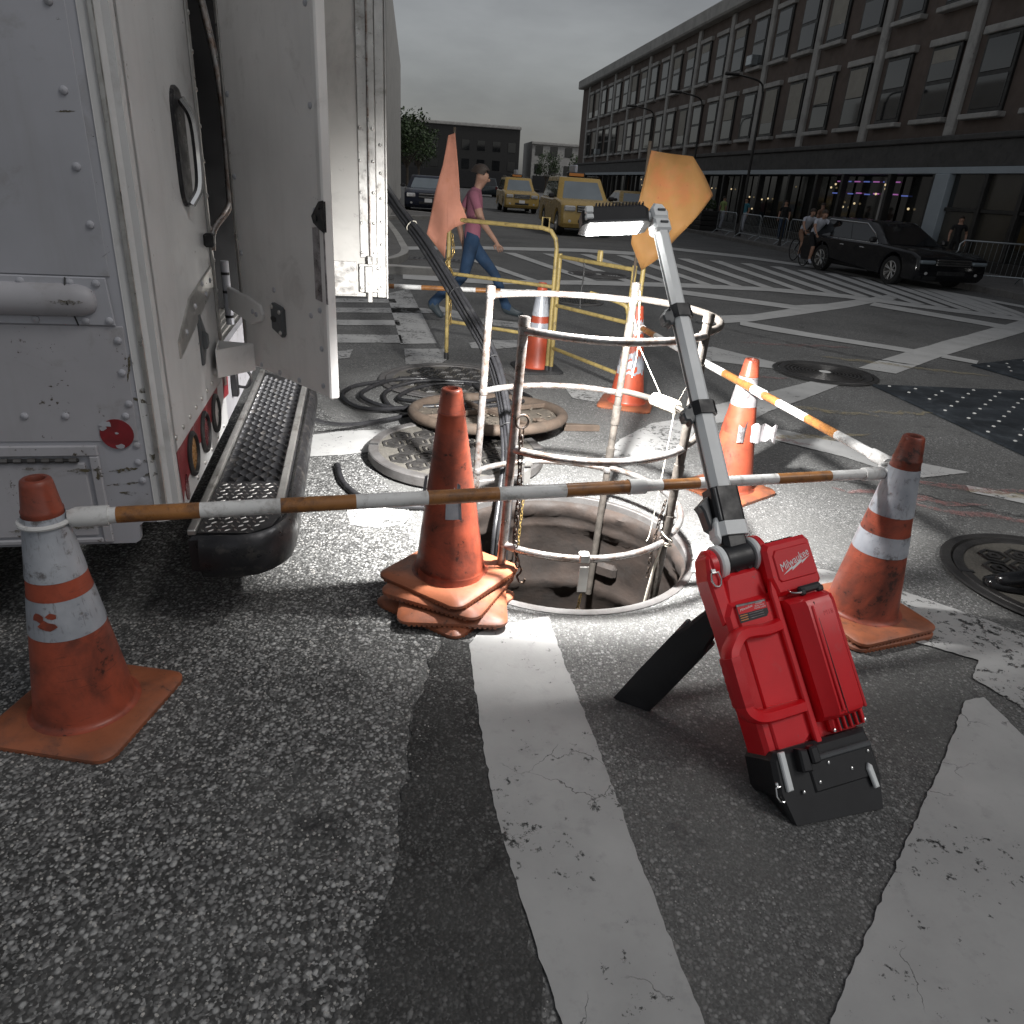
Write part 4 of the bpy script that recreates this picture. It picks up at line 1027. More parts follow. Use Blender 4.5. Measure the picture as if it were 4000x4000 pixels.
make_cone('traffic_cone', 'red cone with ragged white bands behind the guard near the yellow barrier', TR((.872, 5.80, 0), R_(-14)), [(.56, .70, 'reflect'), (.26, .46, 'reflect')], 'orange_far', torn=(0, 1), group=G_)
E_ = make_cone('traffic_cone', 'orange cone with grimy bands and a peeling silver flap right of the mast', TR((1.275, 4.05, 0), R_(40)), [(.53, .70, 'reflect_old'), (.375, .455, 'orange')], 'orange', group=G_)
m = MB(); vs = []; fs = []; rnd = random.Random(9)
for k in range(15):
    u = -.06 + k * .0165
    top = .445 + rnd.uniform(-.022, .012); bot = .335 + (.03 if k in (12, ) else 0) + rnd.uniform(-.004, .006)
    w_ = .012 * math.sin(k * 1.1) + .02 * max(0, k - 6) * .12
    vs += [(u, -.100 - w_, bot), (u, -.093 - w_, top)]
for k in range(14): fs.append((2 * k, 2 * k + 2, 2 * k + 3, 2 * k + 1))
m.add(vs, fs); m.build('peeling_flap', M['reflect_old'], E_, X=TR((0, 0, 0), R_(-25)))
for i, (z, rz) in enumerate(((0, -2), (.030, 0))):
    c = make_cone('traffic_cone', ['lower orange base nested under the cone at the right end of the front bar', 'orange cone with two grey honeycomb bands at the right end of the front bar'][i], TR((1.50, 2.665, z), R_(24 + rz), R_(.4 * i)), [(.475, .665, 'reflect'), (.31, .395, 'reflect')] if i else [], 'orange', body=bool(i), group=G_)
    if not i:
        m = MB(); m.lathe([(.158, .031), (.147, .036), (.140, .05), (.136, .085)], 40); m.build('cone_body', M['orange'], c, True)

# ------------------------------------------------------------------ striped bars between the cones
def striped_bar(label, P0, P1, bands, r0=.0235, r1=.020, split=.6, ring0=True, ring1=True, group='striped cone bars', rr=(.062, .062)):
    P0 = Vector(P0); P1 = Vector(P1); d = P1 - P0; L = d.length; dn = d / L
    side = dn.cross(Vector((0, 0, 1))).normalized(); up = side.cross(dn)
    t = thing('striped_bar', label, 'barrier bar', basis(P0, dn, -side, up) if False else basis(P0, dn, up.cross(dn), up), group)
    bands = list(bands)
    for (a, b, k) in bands:
        rad = r0 if a < split else r1
        if k == 'collar': rad = r0 + .004
        m = MB(); m.tube([(a * L, 0, 0), ((a + (b - a) * .5) * L, 0, 0), (b * L, 0, 0)], rad + (.0004 if k == 'o' else 0), 16)
        m.build({'w': 'white_band', 'o': 'orange_band', 'collar': 'joint_collar'}[k], M['baro' if k == 'o' else 'barw'], t, True, 40)
    for use, x, sg, rad, rr_ in ((ring0, 0, -1, r0, rr[0]), (ring1, L, 1, r1, rr[1])):
        if not use: continue
        m = MB(); m.tube([(x + sg * (-rr_ - .10), 0, 0), (x + sg * (-rr_ - .02), 0, 0), (x + sg * (-rr_ + .0), 0, -.002)], [rad + .006, rad + .006, rad], 14)
        e = m.build('ring_socket', M['barw'], t, True, 40)
        m = MB(); m.tube([(x + p[0], p[1], -.004) for p in circle(0, 0, rr_, 30)], .0075, 8, True); m.build('cone_ring', M['barw'], t, True)
    return t
fb = [.058, .060, .135, .212, .289, .366, .447, .527, .608, .648, .694, .731, .808, .885, .94]
striped_bar('long orange and white bar across the foreground from left cone to right cone', (-1.30, 1.795, .668), (1.50, 2.70, .655),
    [(.03, .062, 'w'), (.062, .137, 'o'), (.137, .214, 'w'), (.214, .290, 'o'), (.290, .367, 'w'), (.367, .447, 'o'), (.447, .527, 'w'), (.527, .606, 'o'), (.606, .628, 'collar'), (.628, .650, 'w'), (.650, .700, 'o'), (.700, .812, 'w'), (.812, .892, 'o'), (.892, .975, 'w')], split=.62)
striped_bar('orange and white bar running back from the right cone to the red cone', (.872, 5.80, .640), (1.50, 2.70, .672),
    [(.02, .045, 'w'), (.045, .14, 'o'), (.14, .30, 'w'), (.30, .40, 'o'), (.40, .47, 'w'), (.47, .505, 'w'), (.505, .62, 'o'), (.62, .655, 'collar'), (.655, .705, 'o'), (.705, .79, 'w'), (.79, .868, 'o'), (.868, .975, 'w')], .022, .020, .62, rr=(.058, .064))
striped_bar('far orange and white bar behind the legs of the man walking', (-1.75, 6.79, .665), (.14, 6.83, .70),
    [(.03, .16, 'w'), (.16, .29, 'o'), (.29, .42, 'w'), (.42, .55, 'o'), (.55, .68, 'w'), (.68, .80, 'o'), (.80, .96, 'w')], .021, .020, .7, rr=(.05, .05))

# ------------------------------------------------------------------ tubular manhole guard
CG = Vector((.25, 3.175)); GR = .552
ang = {'a': R_(142), 'b': R_(241), 'c': R_(62), 'd': R_(-39)}
guard = thing('manhole_guard', 'round tubular steel guard cage standing in the open manhole', 'guard rail', TR((CG.x, CG.y, 0)))
Z = (.225, .648, 1.110)
leanx, leany = .012, 0.0
def gp_(a, z, r=GR): return Vector((r * math.cos(a) + .03 * (z - .6), r * math.sin(a), z))
for k, mat, ztop in (('a', 'galv', 1.155), ('b', 'galv', 1.160), ('c', 'pipe_dark', 1.195), ('d', 'pipe_dark', 1.195)):
    a = ang[k]
    m = MB(); m.tube([gp_(a, z) for z in (-.55, -.1, .3, .8, ztop)], .0185, 14); pst = m.build('post', M[mat], guard, True, 50)
    m = MB(); m.tube([gp_(a, ztop - .035), gp_(a, ztop - .003)], .0225, 14); m.tube([gp_(a, ztop - .004), gp_(a, ztop + .0006)], .0145, 12); m.build('post_collar', M[mat], guard, True, 40)
    if mat == 'pipe_dark':
        for z in (.30, .53, .95): MB().tube([gp_(a, z - .05), gp_(a, z + .05)], .0225, 14).build('clamp_sleeve', M['pipe_dark'], guard, True, 40)
def arc(a0, a1, z, mat, bow=0.0, zt=None):
    n = 26; pts = []
    for i in range(n + 1):
        u = i / n; a = a0 + (a1 - a0) * u
        pts.append(gp_(a, z + bow * math.sin(PI * u)))
    m = MB(); m.tube(pts, .0155, 12); m.build('ring_rail', M[mat], guard, True, 50)
for i, z in enumerate(Z):
    arc(ang['a'], ang['c'], z, 'galv')
    arc(ang['c'], ang['d'], z + .012, 'pipe_dark' if i else 'galv')
    arc(ang['d'], ang['b'] - 2 * PI, z, 'galv', -.008)
# weld blobs
wm = MB().lathe([(.001, -.022), (.020, -.014), (.024, 0), (.020, .014), (.001, .022)], 10).mesh('weld', M['galv'], True)
for k in ang:
    for z in Z: obj('weld', wm, guard, TR(gp_(ang[k], z, GR - .004)))
# bright strap clips on the rings
for (a, z, h) in ((R_(-83), Z[0], .12), (R_(108), Z[0], .10)):
    p = gp_(a, z)
    m = MB(); m.box((0, 0, 0), (.046, .042, .042), .006); m.box((0, -.024 if a < 0 else .0, -.03 - h / 2), (.040, .006, h), .002)
    m.build('strap_clip', M['alu'], guard, X=TR(p, a + PI / 2))
# ------------------------------------------------------------------ chains
def link_mesh(name, L, W, r, mat):
    pts = []
    for i in range(16):
        a = 2 * PI * i / 16; x = math.cos(a); y = math.sin(a)
        pts.append((W * x, y * W + (L if y > 0 else -L) * (1 if abs(y) > 1e-6 else 0), 0))
    return MB().tube(pts, r, 7, True).mesh(name, mat, True)
def chain(name, label, pts, link, pitch, group=None, cat='chain'):
    path = spline(pts, 24); t = thing(name, label, cat, TR(path[0]), group); o0 = path[0]
    acc = 0; last = path[0]; i = 0; k = 0; cum = [0]
    for q in range(1, len(path)): cum.append(cum[-1] + (path[q] - path[q - 1]).length)
    s = pitch * .5
    while s < cum[-1]:
        j = next(q for q in range(1, len(path)) if cum[q] >= s); u = (s - cum[j - 1]) / max(cum[j] - cum[j - 1], 1e-9)
        p = path[j - 1].lerp(path[j], u); d = (path[j] - path[j - 1]).normalized()
        a = d.orthogonal().normalized(); b = d.cross(a); ro = (PI / 2 * (k % 2)) + .3 * math.sin(k * 1.7)
        x = a * math.cos(ro) + b * math.sin(ro); z = x.cross(d)
        obj('chain_link', link, t, basis(p - o0, x, d, z)); s += pitch; k += 1
    return t
lk1 = link_mesh('chain_link', .010, .0095, .0033, M['chain']); lk2 = link_mesh('chain_link', .007, .006, .0020, M['brass']); lk3 = link_mesh('chain_link', .008, .007, .0024, M['chain'])
pb = gp_(ang['b'], .80) + Vector((CG.x, CG.y, 0))
ch = chain('rusty_chain', 'dark rusty chain with ring and hook hanging by the front post of the guard', [(pb.x + .028, pb.y - .02, .74), (pb.x + .03, pb.y - .025, .60), (pb.x + .035, pb.y - .022, .45), (pb.x + .03, pb.y - .03, .30), (pb.x + .045, pb.y - .03, .18), (pb.x + .055, pb.y - .03, .135)], lk1, .0285)
m = MB(); m.tube([(x, 0, y) for x, y in circle(0, 0, .026, 24)], .005, 8, True); m.build('end_ring', M['chain'], ch, True, X=TR((.0, 0, .028), .4))
m = MB(); m.tube(spline([(0, 0, .02), (.012, 0, .0), (.006, 0, -.02), (-.004, 0, -.035), (.008, 0, -.06), (.024, 0, -.062), (.030, 0, -.045)], 6), .0045, 8); m.build('hook', M['chain'], ch, True, X=TR((.027, -.01, -.61)))
pc = gp_(R_(108), Z[0]) + Vector((CG.x, CG.y, 0)); pf = gp_(R_(-83), Z[0]) + Vector((CG.x, CG.y, 0))
chain('thin_chain', 'thin brass chain hanging from the clip on the back of the lower guard ring', [(pc.x, pc.y - .02, Z[0] - .14), (pc.x - .01, pc.y - .03, .0), (pc.x - .02, pc.y - .06, -.2), (pc.x - .02, pc.y - .06, -.32)], lk2, .021)
chain('thin_chain', 'thin brass chain below the bright clip on the front of the lower guard ring', [(pf.x + .0, pf.y - .03, Z[0] - .16), (pf.x - .005, pf.y - .025, -.02), (pf.x - .01, pf.y - .02, -.16)], lk2, .021)
pd = gp_(ang['d'], .4) + Vector((CG.x, CG.y, 0))
chain('dark_chain', 'fine black chain along the right post of the guard', [(pd.x - .03, pd.y - .01, .42), (pd.x - .045, pd.y - .01, .30), (pd.x - .055, pd.y - .015, .18), (pd.x - .06, pd.y - .02, .06)], lk3, .023)
# ------------------------------------------------------------------ twine spool and strings on the guard
rA = R_(33); ps = gp_(rA, Z[1] + .012) + Vector((CG.x, CG.y, 0)); tg = Vector((-math.sin(rA), math.cos(rA), 0))
sp_ = thing('twine_spool', 'spool of pale twine threaded on the right guard rail', 'twine spool', basis(ps, tg, tg.cross(Vector((0, 0, 1))) * -1, (0, 0, 1)))
m = MB(); prof = [(.018, -.085), (.033, -.08)] + [(.033 + .0022 * (i % 2), -.078 + i * .0052) for i in range(31)] + [(.033, .082), (.018, .086)]
m.lathe(prof, 20, X=basis((0, 0, 0), (0, 1, 0), (0, 0, 1), (1, 0, 0))); m.build('twine_winding', M['string'], sp_, True, 60)
m = MB(); m.tube([(-.092, 0, 0), (.092, 0, 0)], .021, 14); m.build('core', M['pipe_dark'], sp_, True)
pct = gp_(ang['c'], 1.10) + Vector((CG.x, CG.y, 0)); pdt = gp_(ang['d'], .95) + Vector((CG.x, CG.y, 0))
s_ = thing('twine', 'loose pale twine strung from the rear guard post to the right post', 'twine', TR((0, 0, 0)))
for pts in ([pct + Vector((-.02, -.02, .0)), pct + Vector((.03, -.03, -.13)), pct + Vector((.045, -.03, -.20))], [pct + Vector((.02, -.02, .06)), pct + Vector((.045, -.03, -.2)), pct + Vector((.035, -.03, -.36))], [pct + Vector((.05, -.03, -.2)), ps + Vector((-.02, .05, .03))],
            [ps + Vector((.03, -.09, -.01)), ps + Vector((.01, -.14, -.3)), ps + Vector((-.01, -.16, -.62)), ps + Vector((-.03, -.2, -.66))], [ps + Vector((.03, -.08, .0)), pdt + Vector((-.01, .02, .0))]):
    MB().tube(spline(pts, 6), .0022, 6).build('strand', M['string'], s_, True)
for (z0, z1, off) in ((.34, .22, .0), (.24, .20, .6), (.215, .235, 1.2)):
    pts = []
    for i in range(26):
        a = off + i / 25 * 2 * PI; z = z0 + (z1 - z0) * (i / 25); pts.append(Vector((pd.x, pd.y, 0)) + Vector((.026 * math.cos(a) + .02 * (.3 - z), .026 * math.sin(a), z)))
    MB().tube(pts, .0035, 6).build('tie', M['string'], s_, True)
MB().tube(spline([(pd.x - .02, pd.y - .03, .24), (pd.x - .05, pd.y - .05, .05), (pd.x - .075, pd.y - .06, -.2)], 6), .006, 6).build('tie_tail', M['string'], s_, True)
# ------------------------------------------------------------------ hoses and cables
def hose_path(pts, k=10): return spline(pts, k)
def corrugated(path, r, n=10, pitch=.011, amp=.10):
    out = []; rs = []; cum = 0; cumL = [0]
    for i in range(1, len(path)): cumL.append(cumL[-1] + (path[i] - path[i - 1]).length)
    N_ = int(cumL[-1] / (pitch / 2)); j = 1
    for q in range(N_ + 1):
        s = min(q * pitch / 2, cumL[-1])
        while j < len(path) - 1 and cumL[j] < s: j += 1
        u = (s - cumL[j - 1]) / max(cumL[j] - cumL[j - 1], 1e-9); out.append(path[j - 1].lerp(path[j], min(u, 1))); rs.append(r * (1 + amp * (1 if q % 2 else -1)))
    return out, rs
BUN = [(-2.6, 4.75, 2.83), (-1.9, 5.15, 2.72), (-1.40, 5.5, 2.0), (-1.002, 5.5, 1.451), (-.716, 5.2, 1.177), (-.417, 4.8, .86), (-.212, 4.4, .651), (-.11, 4.1, .476), (-.049, 3.8, .245), (-.048, 3.55, .033), (-.06, 3.42, -.15), (-.06, 3.40, -.6), (-.02, 3.42, -1.4)]
bun = thing('cable_bundle', 'black corrugated cable bundle dropping from the truck down into the manhole', 'cable bundle')
for i, (dx, dy, dz, r) in enumerate(((0, 0, 0, .0165), (.03, .012, .012, .0165), (-.022, .02, -.012, .0150), (.012, -.02, .022, .012))):
    pts = [Vector(p) + Vector((dx * (1 + .25 * math.sin(q * 1.3 + i)), dy, dz * (1 if q < 8 else .4))) for q, p in enumerate(BUN)]
    pa, rs = corrugated(hose_path(pts), r)
    MB().tube(pa, rs, 10).build('cable', M['hose'], bun, True, 80)
path = hose_path([Vector(p) + Vector((.004, .004, .006)) for p in BUN], 10)
for q, mat in ((36, 'string'), (48, 'rubber'), (62, 'rubber'), (76, 'rubber'), (24, 'rubber')):
    p = path[q]; d = (path[q + 1] - path[q - 1]).normalized(); a = d.orthogonal().normalized(); b = d.cross(a)
    MB().tube([p + a * .040 * math.cos(t) + b * .032 * math.sin(t) for t in [2 * PI * i / 20 for i in range(20)]], .0035, 6, True).build('cable_tie', M[mat], bun, True)
rnd = random.Random(31)
for li, (cx, cy, R0, lab_) in enumerate(((-.78, 5.55, .60, 'outer'), )):
    co = thing('cable_coil', 'black cable lying in loose coils on the road between truck step and dirt pan', 'cable coil')
    pts = []
    for i in range(34):
        a = 2.2 + i * (2 * PI / 10); rr = R0 * (1 - .006 * i) + rnd.uniform(-.05, .05)
        x = cx + 1.08 * rr * math.cos(a) + .012 * i; y = cy + .92 * rr * math.sin(a)
        z = .02 + .004 * (i % 7) + .10 * max(0, math.cos(a)) * max(0, .5 - abs(y - 4.9)) 
        if (Vector((x, y)) - Vector((-.215, 4.93))).length < .6: z += .05
        pts.append((x, y, z))
    pa, rs = corrugated(hose_path(pts, 10), .0155, pitch=.014); MB().tube(pa, rs, 9).build('cable', M['hose'], co, True, 80)
    pts = [(-1.32, 4.06, .36), (-1.25, 4.25, .20), (-1.1, 4.6, .07), (-.8, 4.95, .045), (-.5, 5.3, .05), (-.3, 5.6, .05), (-.4, 6.0, .03)]
    pa, rs = corrugated(hose_path(pts, 10), .0135, pitch=.014); MB().tube(pa, rs, 9).build('cable', M['hose'], co, True, 80)
pa, rs = corrugated(hose_path([(-1.05, 3.98, .02), (-.95, 3.72, .018), (-.80, 3.53, .018), (-.62, 3.46, .018), (-.44, 3.47, .018)], 10), .0165, pitch=.013, amp=.14)
tag(MB().tube(pa, rs, 10).build('hose_end', M['hose'], None, True, 80), 'short black hose end lying on the white patch behind the front bar', 'hose')
pa, rs = corrugated(hose_path([(.36, 5.55, .02), (.62, 5.60, .018), (.8, 5.52, .018)], 8), .012)
# ------------------------------------------------------------------ yellow folding barrier with flags
A0 = Vector((-.735, 6.985)); B0_ = Vector((.235, 6.70)); C0_ = Vector((.80, 5.755))
def barrier_panel(label, P, Q, hp, hq, rails, hoop=False, group='yellow tubular barrier panels'):
    P3, Q3 = Vector((P.x, P.y, 0)), Vector((Q.x, Q.y, 0))
    t = thing('barrier_panel', label, 'barrier', TR(P3), group)
    d = Q3 - P3
    r = .019
    if hoop:
        pts = [Vector((0, 0, .01)), Vector((0, 0, hp - .01)), d * .02 + Vector((0, 0, hp)), d * .86 + Vector((0, 0, hp - .01)), d * .94 + Vector((0, 0, hp - .03)), d * .985 + Vector((0, 0, hp - .09)), d + Vector((0, 0, hp - .17)), d + Vector((0, 0, .3)), d + Vector((0, 0, .01))]
        m = MB(); m.tube(pts, r, 12); m.build('hoop', M['yellow_pipe'], t, True, 60)
    else:
        for p, h in ((Vector((0, 0, 0)), hp), (d, hq)):
            m = MB(); m.tube([p + Vector((0, 0, .01)), p + Vector((0, 0, h))], r, 12); m.build('post', M['yellow_pipe'], t, True, 60)
    for i, (z0, z1, u0, u1) in enumerate(rails):
        m = MB(); m.tube([d * u0 + Vector((0, 0, z0)), d * u1 + Vector((0, 0, z1))], .0165, 10); m.build('rail', M['yellow_pipe'], t, True, 60)
    for p in (Vector((0, 0, 0)), d):
        m = MB(); m.tube([p + Vector((0, 0, .0)), p + Vector((0, 0, .07))], r + .004, 12); m.build('foot_cap', M['rubber'], t, True, 40)
    return t
bl = barrier_panel('left yellow tubular barrier panel with flag and chain on its post', A0, B0_, 1.265, 1.2, [(.80, .775, 0, 1), (.365, .33, 0, 1)], True)
m = MB(); m.tube([(x * .032, 0, y * .04) for x, y in ((-1, -1), (1, -1), (1, 1), (-1, 1))], .008, 6, True); m.build('hook_eye', M['yellow_pipe'], bl, X=TR((.86, -.25, 1.30), -.28))
br = barrier_panel('right yellow tubular barrier panel running back from the red cone', B0_ + Vector((.035, -.02)), C0_, 1.06, 1.085, [(1.035, 1.055, 0, 1), (.62, .66, 0, 1), (.24, .25, 0, 1)], False)
m = MB(); m.box((0, 0, 0), (.05, .03, .09), .008); m.build('lug', M['yellow_pipe'], br, X=TR((.30, -.50, 1.10), -.9))
m = MB(); m.tube(spline([(0, 0, 0), (.006, 0, -.12), (-.004, 0, -.26), (.004, 0, -.40)], 5), .006, 6); m.build('hanging_cord', M['rubber'], br, X=TR((.19, -.33, 1.03)))
m = MB(); m.tube(spline([(.0, 0, .0), (.0, 0, .60), (-.01, .005, .70), (-.06, .03, .76), (-.30, .2, .80)], 6), .018, 10); o = m.build('folded_leg', M['yellow_pipe'], br, True, X=TR((.54, -.86, .03)))
m = MB(); m.tube([(0, 0, .01), (.0, .0, 1.10)], .018, 10); m.build('spare_post', M['yellow_pipe'], br, True, X=TR((.60, -.90, 0)))
lkb = link_mesh('chain_link', .012, .010, .0035, M['brass'])
chain('brass_chain', 'dull brass chain looped on the left post of the yellow barrier', [(A0.x + .03, A0.y - .03, 1.14), (A0.x + .045, A0.y - .035, .98), (A0.x - .01, A0.y - .04, .90), (A0.x + .04, A0.y - .035, .80), (A0.x + .03, A0.y - .03, .55), (A0.x + .035, A0.y - .03, .33)], lkb, .032)
def cloth(name, label, pts, depth, mat, Y, grp):
    """flag cloth: polygon outline triangulated on a grid with folds, given thickness"""
    xs = [p[0] for p in pts]; zs = [p[1] for p in pts]
    bm = bmesh.new(); vs = [bm.verts.new((p[0], 0, p[1])) for p in pts]; f = bm.faces.new(vs)
    bmesh.ops.triangulate(bm, faces=[f]); bmesh.ops.subdivide_edges(bm, edges=bm.edges, cuts=7, use_grid_fill=True)
    for v in bm.verts:
        v.co.y = depth * (math.sin(v.co.x * 19 + v.co.z * 5) * .6 + math.sin(v.co.x * 8 - v.co.z * 7) * .5)
    me = bpy.data.meshes.new('cloth'); bm.to_mesh(me); bm.free(); me.materials.append(mat)
    me.polygons.foreach_set('use_smooth', [True] * len(me.polygons))
    return me
fl = thing('warning_flag', 'faded orange warning flag drooping over the left end of the yellow barrier', 'flag', TR((0, 6.95, 0)), 'warning flags on the barrier')
o = obj('cloth', cloth('c', '', [(-.76, 1.93), (-.70, 1.95), (-.64, 1.42), (-.56, 1.25), (-.68, 1.20), (-.745, 1.15), (-.765, .93), (-.84, 1.02), (-.935, 1.13), (-.87, 1.45), (-.80, 1.70)], .045, M['flag_o'], 0, ''), fl)
md = o.modifiers.new('thick', 'SOLIDIFY'); md.thickness = .004
MB().tube([(-.735, .10, .9), (-.715, .09, 2.0)], .012, 8).build('staff', M['bark'], fl, True)
fr = thing('warning_flag', 'large amber warning flag on the right end of the yellow barrier behind the lamp', 'flag', TR((0, 5.70, 0)), 'warning flags on the barrier')
o = obj('cloth', cloth('c', '', [(.80, 1.86), (1.10, 1.84), (1.20, 1.72), (1.285, 1.60), (1.12, 1.36), (.97, 1.17), (.845, 1.06), (.745, 1.24), (.76, 1.46), (.78, 1.68)], .045, M['flag_y'], 0, ''), fr)
md = o.modifiers.new('thick', 'SOLIDIFY'); md.thickness = .004
MB().tube([(.80, .05, .75), (.795, .035, 1.92)], .012, 8).build('staff', M['bark'], fr, True)

# ------------------------------------------------------------------ portable tower work light
LR = Vector((.9201, .3733, .1191)); LD = Vector((-.3118, .5136, .7993)); LN = Vector((.2372, -.7726, .589))
LB = Vector((.9392, 1.6061, 0.0))
XL = basis(LB, LR, LD, LN)          # x across, y up the body, z out of its face
lamp = thing('work_light', 'red and silver battery tower work light leaning on its black leg in the foreground', 'work light', Matrix.Translation(LB))
XLl = Matrix.Translation(-LB) @ XL
def LX(o=None, **k): return XLl if o is None else XLl @ TR(o, **k)
m = MB()
m.prism([(-.118, .155), (.205, .155), (.218, .20), (.218, .585), (.195, .62), (-.095, .62), (-.118, .585)], -.075, .026, inset=.012)
m.build('body_shell', M['red'], lamp, X=LX())
m = MB(); m.prism([(-.085, .165), (-.005, .165), (.045, .20), (.045, .60), (-.085, .60)], .0262, .034, inset=.005); m.build('face_panel', M['red'], lamp, X=LX())
m = MB(); m.prism([(.036, .15), (.058, .15), (.058, .62), (.046, .66), (.036, .62)], .0345, .050, inset=.004); m.build('face_rib', M['red'], lamp, X=LX())
# battery cover with ridges
cov = MB()
secs = []
def covsec(y, s, top):
    return [(.062, y, .030), (.070, y, .055 * s + .02), (.092, y, top - .012), (.104, y, top), (.188, y, top), (.202, y, top - .016), (.222, y, top - .03), (.226, y, .026)]
for y, s, top in ((.222, .6, .070), (.236, .95, .098), (.25, 1, .104), (.40, 1, .106), (.555, 1, .108), (.572, .95, .102), (.588, .6, .07)): secs.append(covsec(y, s, top))
cov.loft(secs); covo = cov.build('battery_cover', M['red'], lamp, True, 25, X=LX())
m = MB(); m.box((.117, .40, .108), (.010, .31, .006), .0025); m.build('cover_ridge', M['red'], covo)
m = MB(); m.box((.128, .40, .1065), (.0016, .33, .002)); m.build('cover_seam', M['tool_black'], covo)
m = MB(); m.box((.196, .40, .099), (.012, .33, .008), .003, X=None); m.build('cover_ridge', M['red_soft'], covo)
# embossed M18
def text_mesh(s, size, mat, shear=0.0, ext=.0006, name='lettering'):
    cu = bpy.data.curves.new(name, 'FONT'); cu.body = s; cu.size = size; cu.shear = shear; cu.extrude = ext; cu.align_x = 'CENTER'; cu.align_y = 'CENTER'; cu.resolution_u = 2
    o = bpy.data.objects.new('tmp', cu); COL.objects.link(o)
    dg = bpy.context.evaluated_depsgraph_get(); me = bpy.data.meshes.new_from_object(o.evaluated_get(dg)); bpy.data.objects.remove(o); me.name = name
    me.materials.clear(); me.materials.append(mat); return me
obj('embossed_lettering', text_mesh('M18', .020, M['red_soft'], 0, .0009), covo, TR((.165, .525, .1068)))
MB().prism(rrect(.058, .024, .002, 3), .1060, .1066).build('badge_border', M['red_soft'], covo, X=TR((.165, .525, 0)))
# vents below the cover
m = MB(); m.box((.160, .203, .040), (.125, .05, .03), .008); vent = m.build('vent_block', M['red'], lamp, X=LX())
for i in range(5):
    m = MB(); m.box((.118 + i * .021, .205, .058), (.0065, .045, .016), .002); m.build('vent_rib', M['red'], vent)
for i in range(4):
    m = MB(); m.box((.1285 + i * .021, .205, .0552), (.012, .04, .002)); m.build('vent_slot', M['tool_black'], vent)
for x in (.103, .215): MB().lathe([(.006, 0), (.005, .003), (.001, .004)], 10).build('screw', M['bright_steel'], vent, X=TR((x, .188, .055)))
# carrying handle
m = MB(); hp = [(-.020, .520, .050), (-.10, .528, .058), (-.148, .500, .068), (-.166, .470, .072), (-.170, .40, .074), (-.168, .335, .072), (-.150, .305, .068), (-.11, .288, .060), (-.020, .282, .050), (.03, .280, .046)]
hp = [(.035, .522, .044)] + hp
path = spline(hp, 5); secs = []
for i, p in enumerate(path):
    t_ = (path[min(i + 1, len(path) - 1)] - path[max(i - 1, 0)]).normalized(); zz = Vector((0, 0, 1)); b_ = t_.cross(zz).normalized()
    secs.append([p + b_ * (.020 * c_) + zz * (.030 * s_ - .012) for c_, s_ in ((1, -.5), (1, .5), (.6, 1), (-.6, 1), (-1, .5), (-1, -.5), (-.6, -1), (.6, -1))])
m.loft(secs); hnd = m.build('handle', M['red'], lamp, True, 35, X=LX())
m = MB(); path2 = spline([(-.150, .475, .076), (-.152, .40, .078), (-.150, .335, .076)], 6); secs = []
for i, p in enumerate(path2):
    r_ = 1.0 + .06 * (i % 2); secs.append([(p[0] + .0235 * r_ * c_ - .018, p[1], p[2] + .033 * r_ * s_ - .014) for c_, s_ in ((1, -.5), (1, .5), (.6, 1), (-.6, 1), (-1, .5), (-1, -.5), (-.6, -1), (.6, -1))])
m.loft(secs); m.build('handle_grip', M['red_soft'], hnd, True, 35)
m = MB(); m.prism([(-.125, .31), (-.01, .31), (-.01, .50), (-.125, .50)], -.02, .0265); m.build('handle_well', M['red_soft'], lamp, X=LX())
# upper block with the lettering and buttons
m = MB(); m.prism([(.062, .60), (.214, .60), (.230, .622), (.230, .745), (.216, .765), (.070, .765), (.056, .745), (.050, .66)], -.09, .046, inset=.012); blk = m.build('control_block', M['red'], lamp, X=LX())
m = MB(); m.prism([(.085, .640), (.212, .640), (.219, .65), (.219, .728), (.208, .738), (.092, .738), (.080, .722), (.078, .65)], .0465, .0505, inset=.003); m.build('logo_panel', M['red'], blk)
def logo(parent, X, w):
    """white script word with a lightning bolt under it"""
    t = text_mesh('Milwaukee', w * .235, M['white_print'], .18, .0005)
    mw = max(v.co.x for v in t.vertices) - min(v.co.x for v in t.vertices); sx = w / mw
    for v in t.vertices: v.co.x *= sx; v.co.y = v.co.y * 1.25 + v.co.x * .06
    # heavier initial
    obj('logo_lettering', t, parent, X @ TR((0, .03 * w, 0), .22))
    b = [(-.46, -.30), (-.10, -.06), (-.14, -.13), (.16, .02), (.12, -.04), (.50, .16), (.50, .19), (.10, .03), (.14, .085), (-.16, -.06), (-.12, .0), (-.46, -.27)]
    b = [(-.46, -.285), (-.12, -.165), (-.155, -.225), (.22, -.055), (.19, -.11), (.50, .055), (.20, -.035), (.235, .02), (-.135, -.145), (-.10, -.085)]
    m = MB(); m.prism([(p[0] * w, p[1] * w) for p in b], 0, .0006); m.build('logo_bolt', M['white_print'], parent, X=X)
logo(blk, TR((.148, .692, .0508)), .115)
m = MB()
for x in (.105, .15, .195): m.box((x, .7665, -.02), (.026, .004, .03), .0015)
m.build('buttons', M['tool_black'], blk)
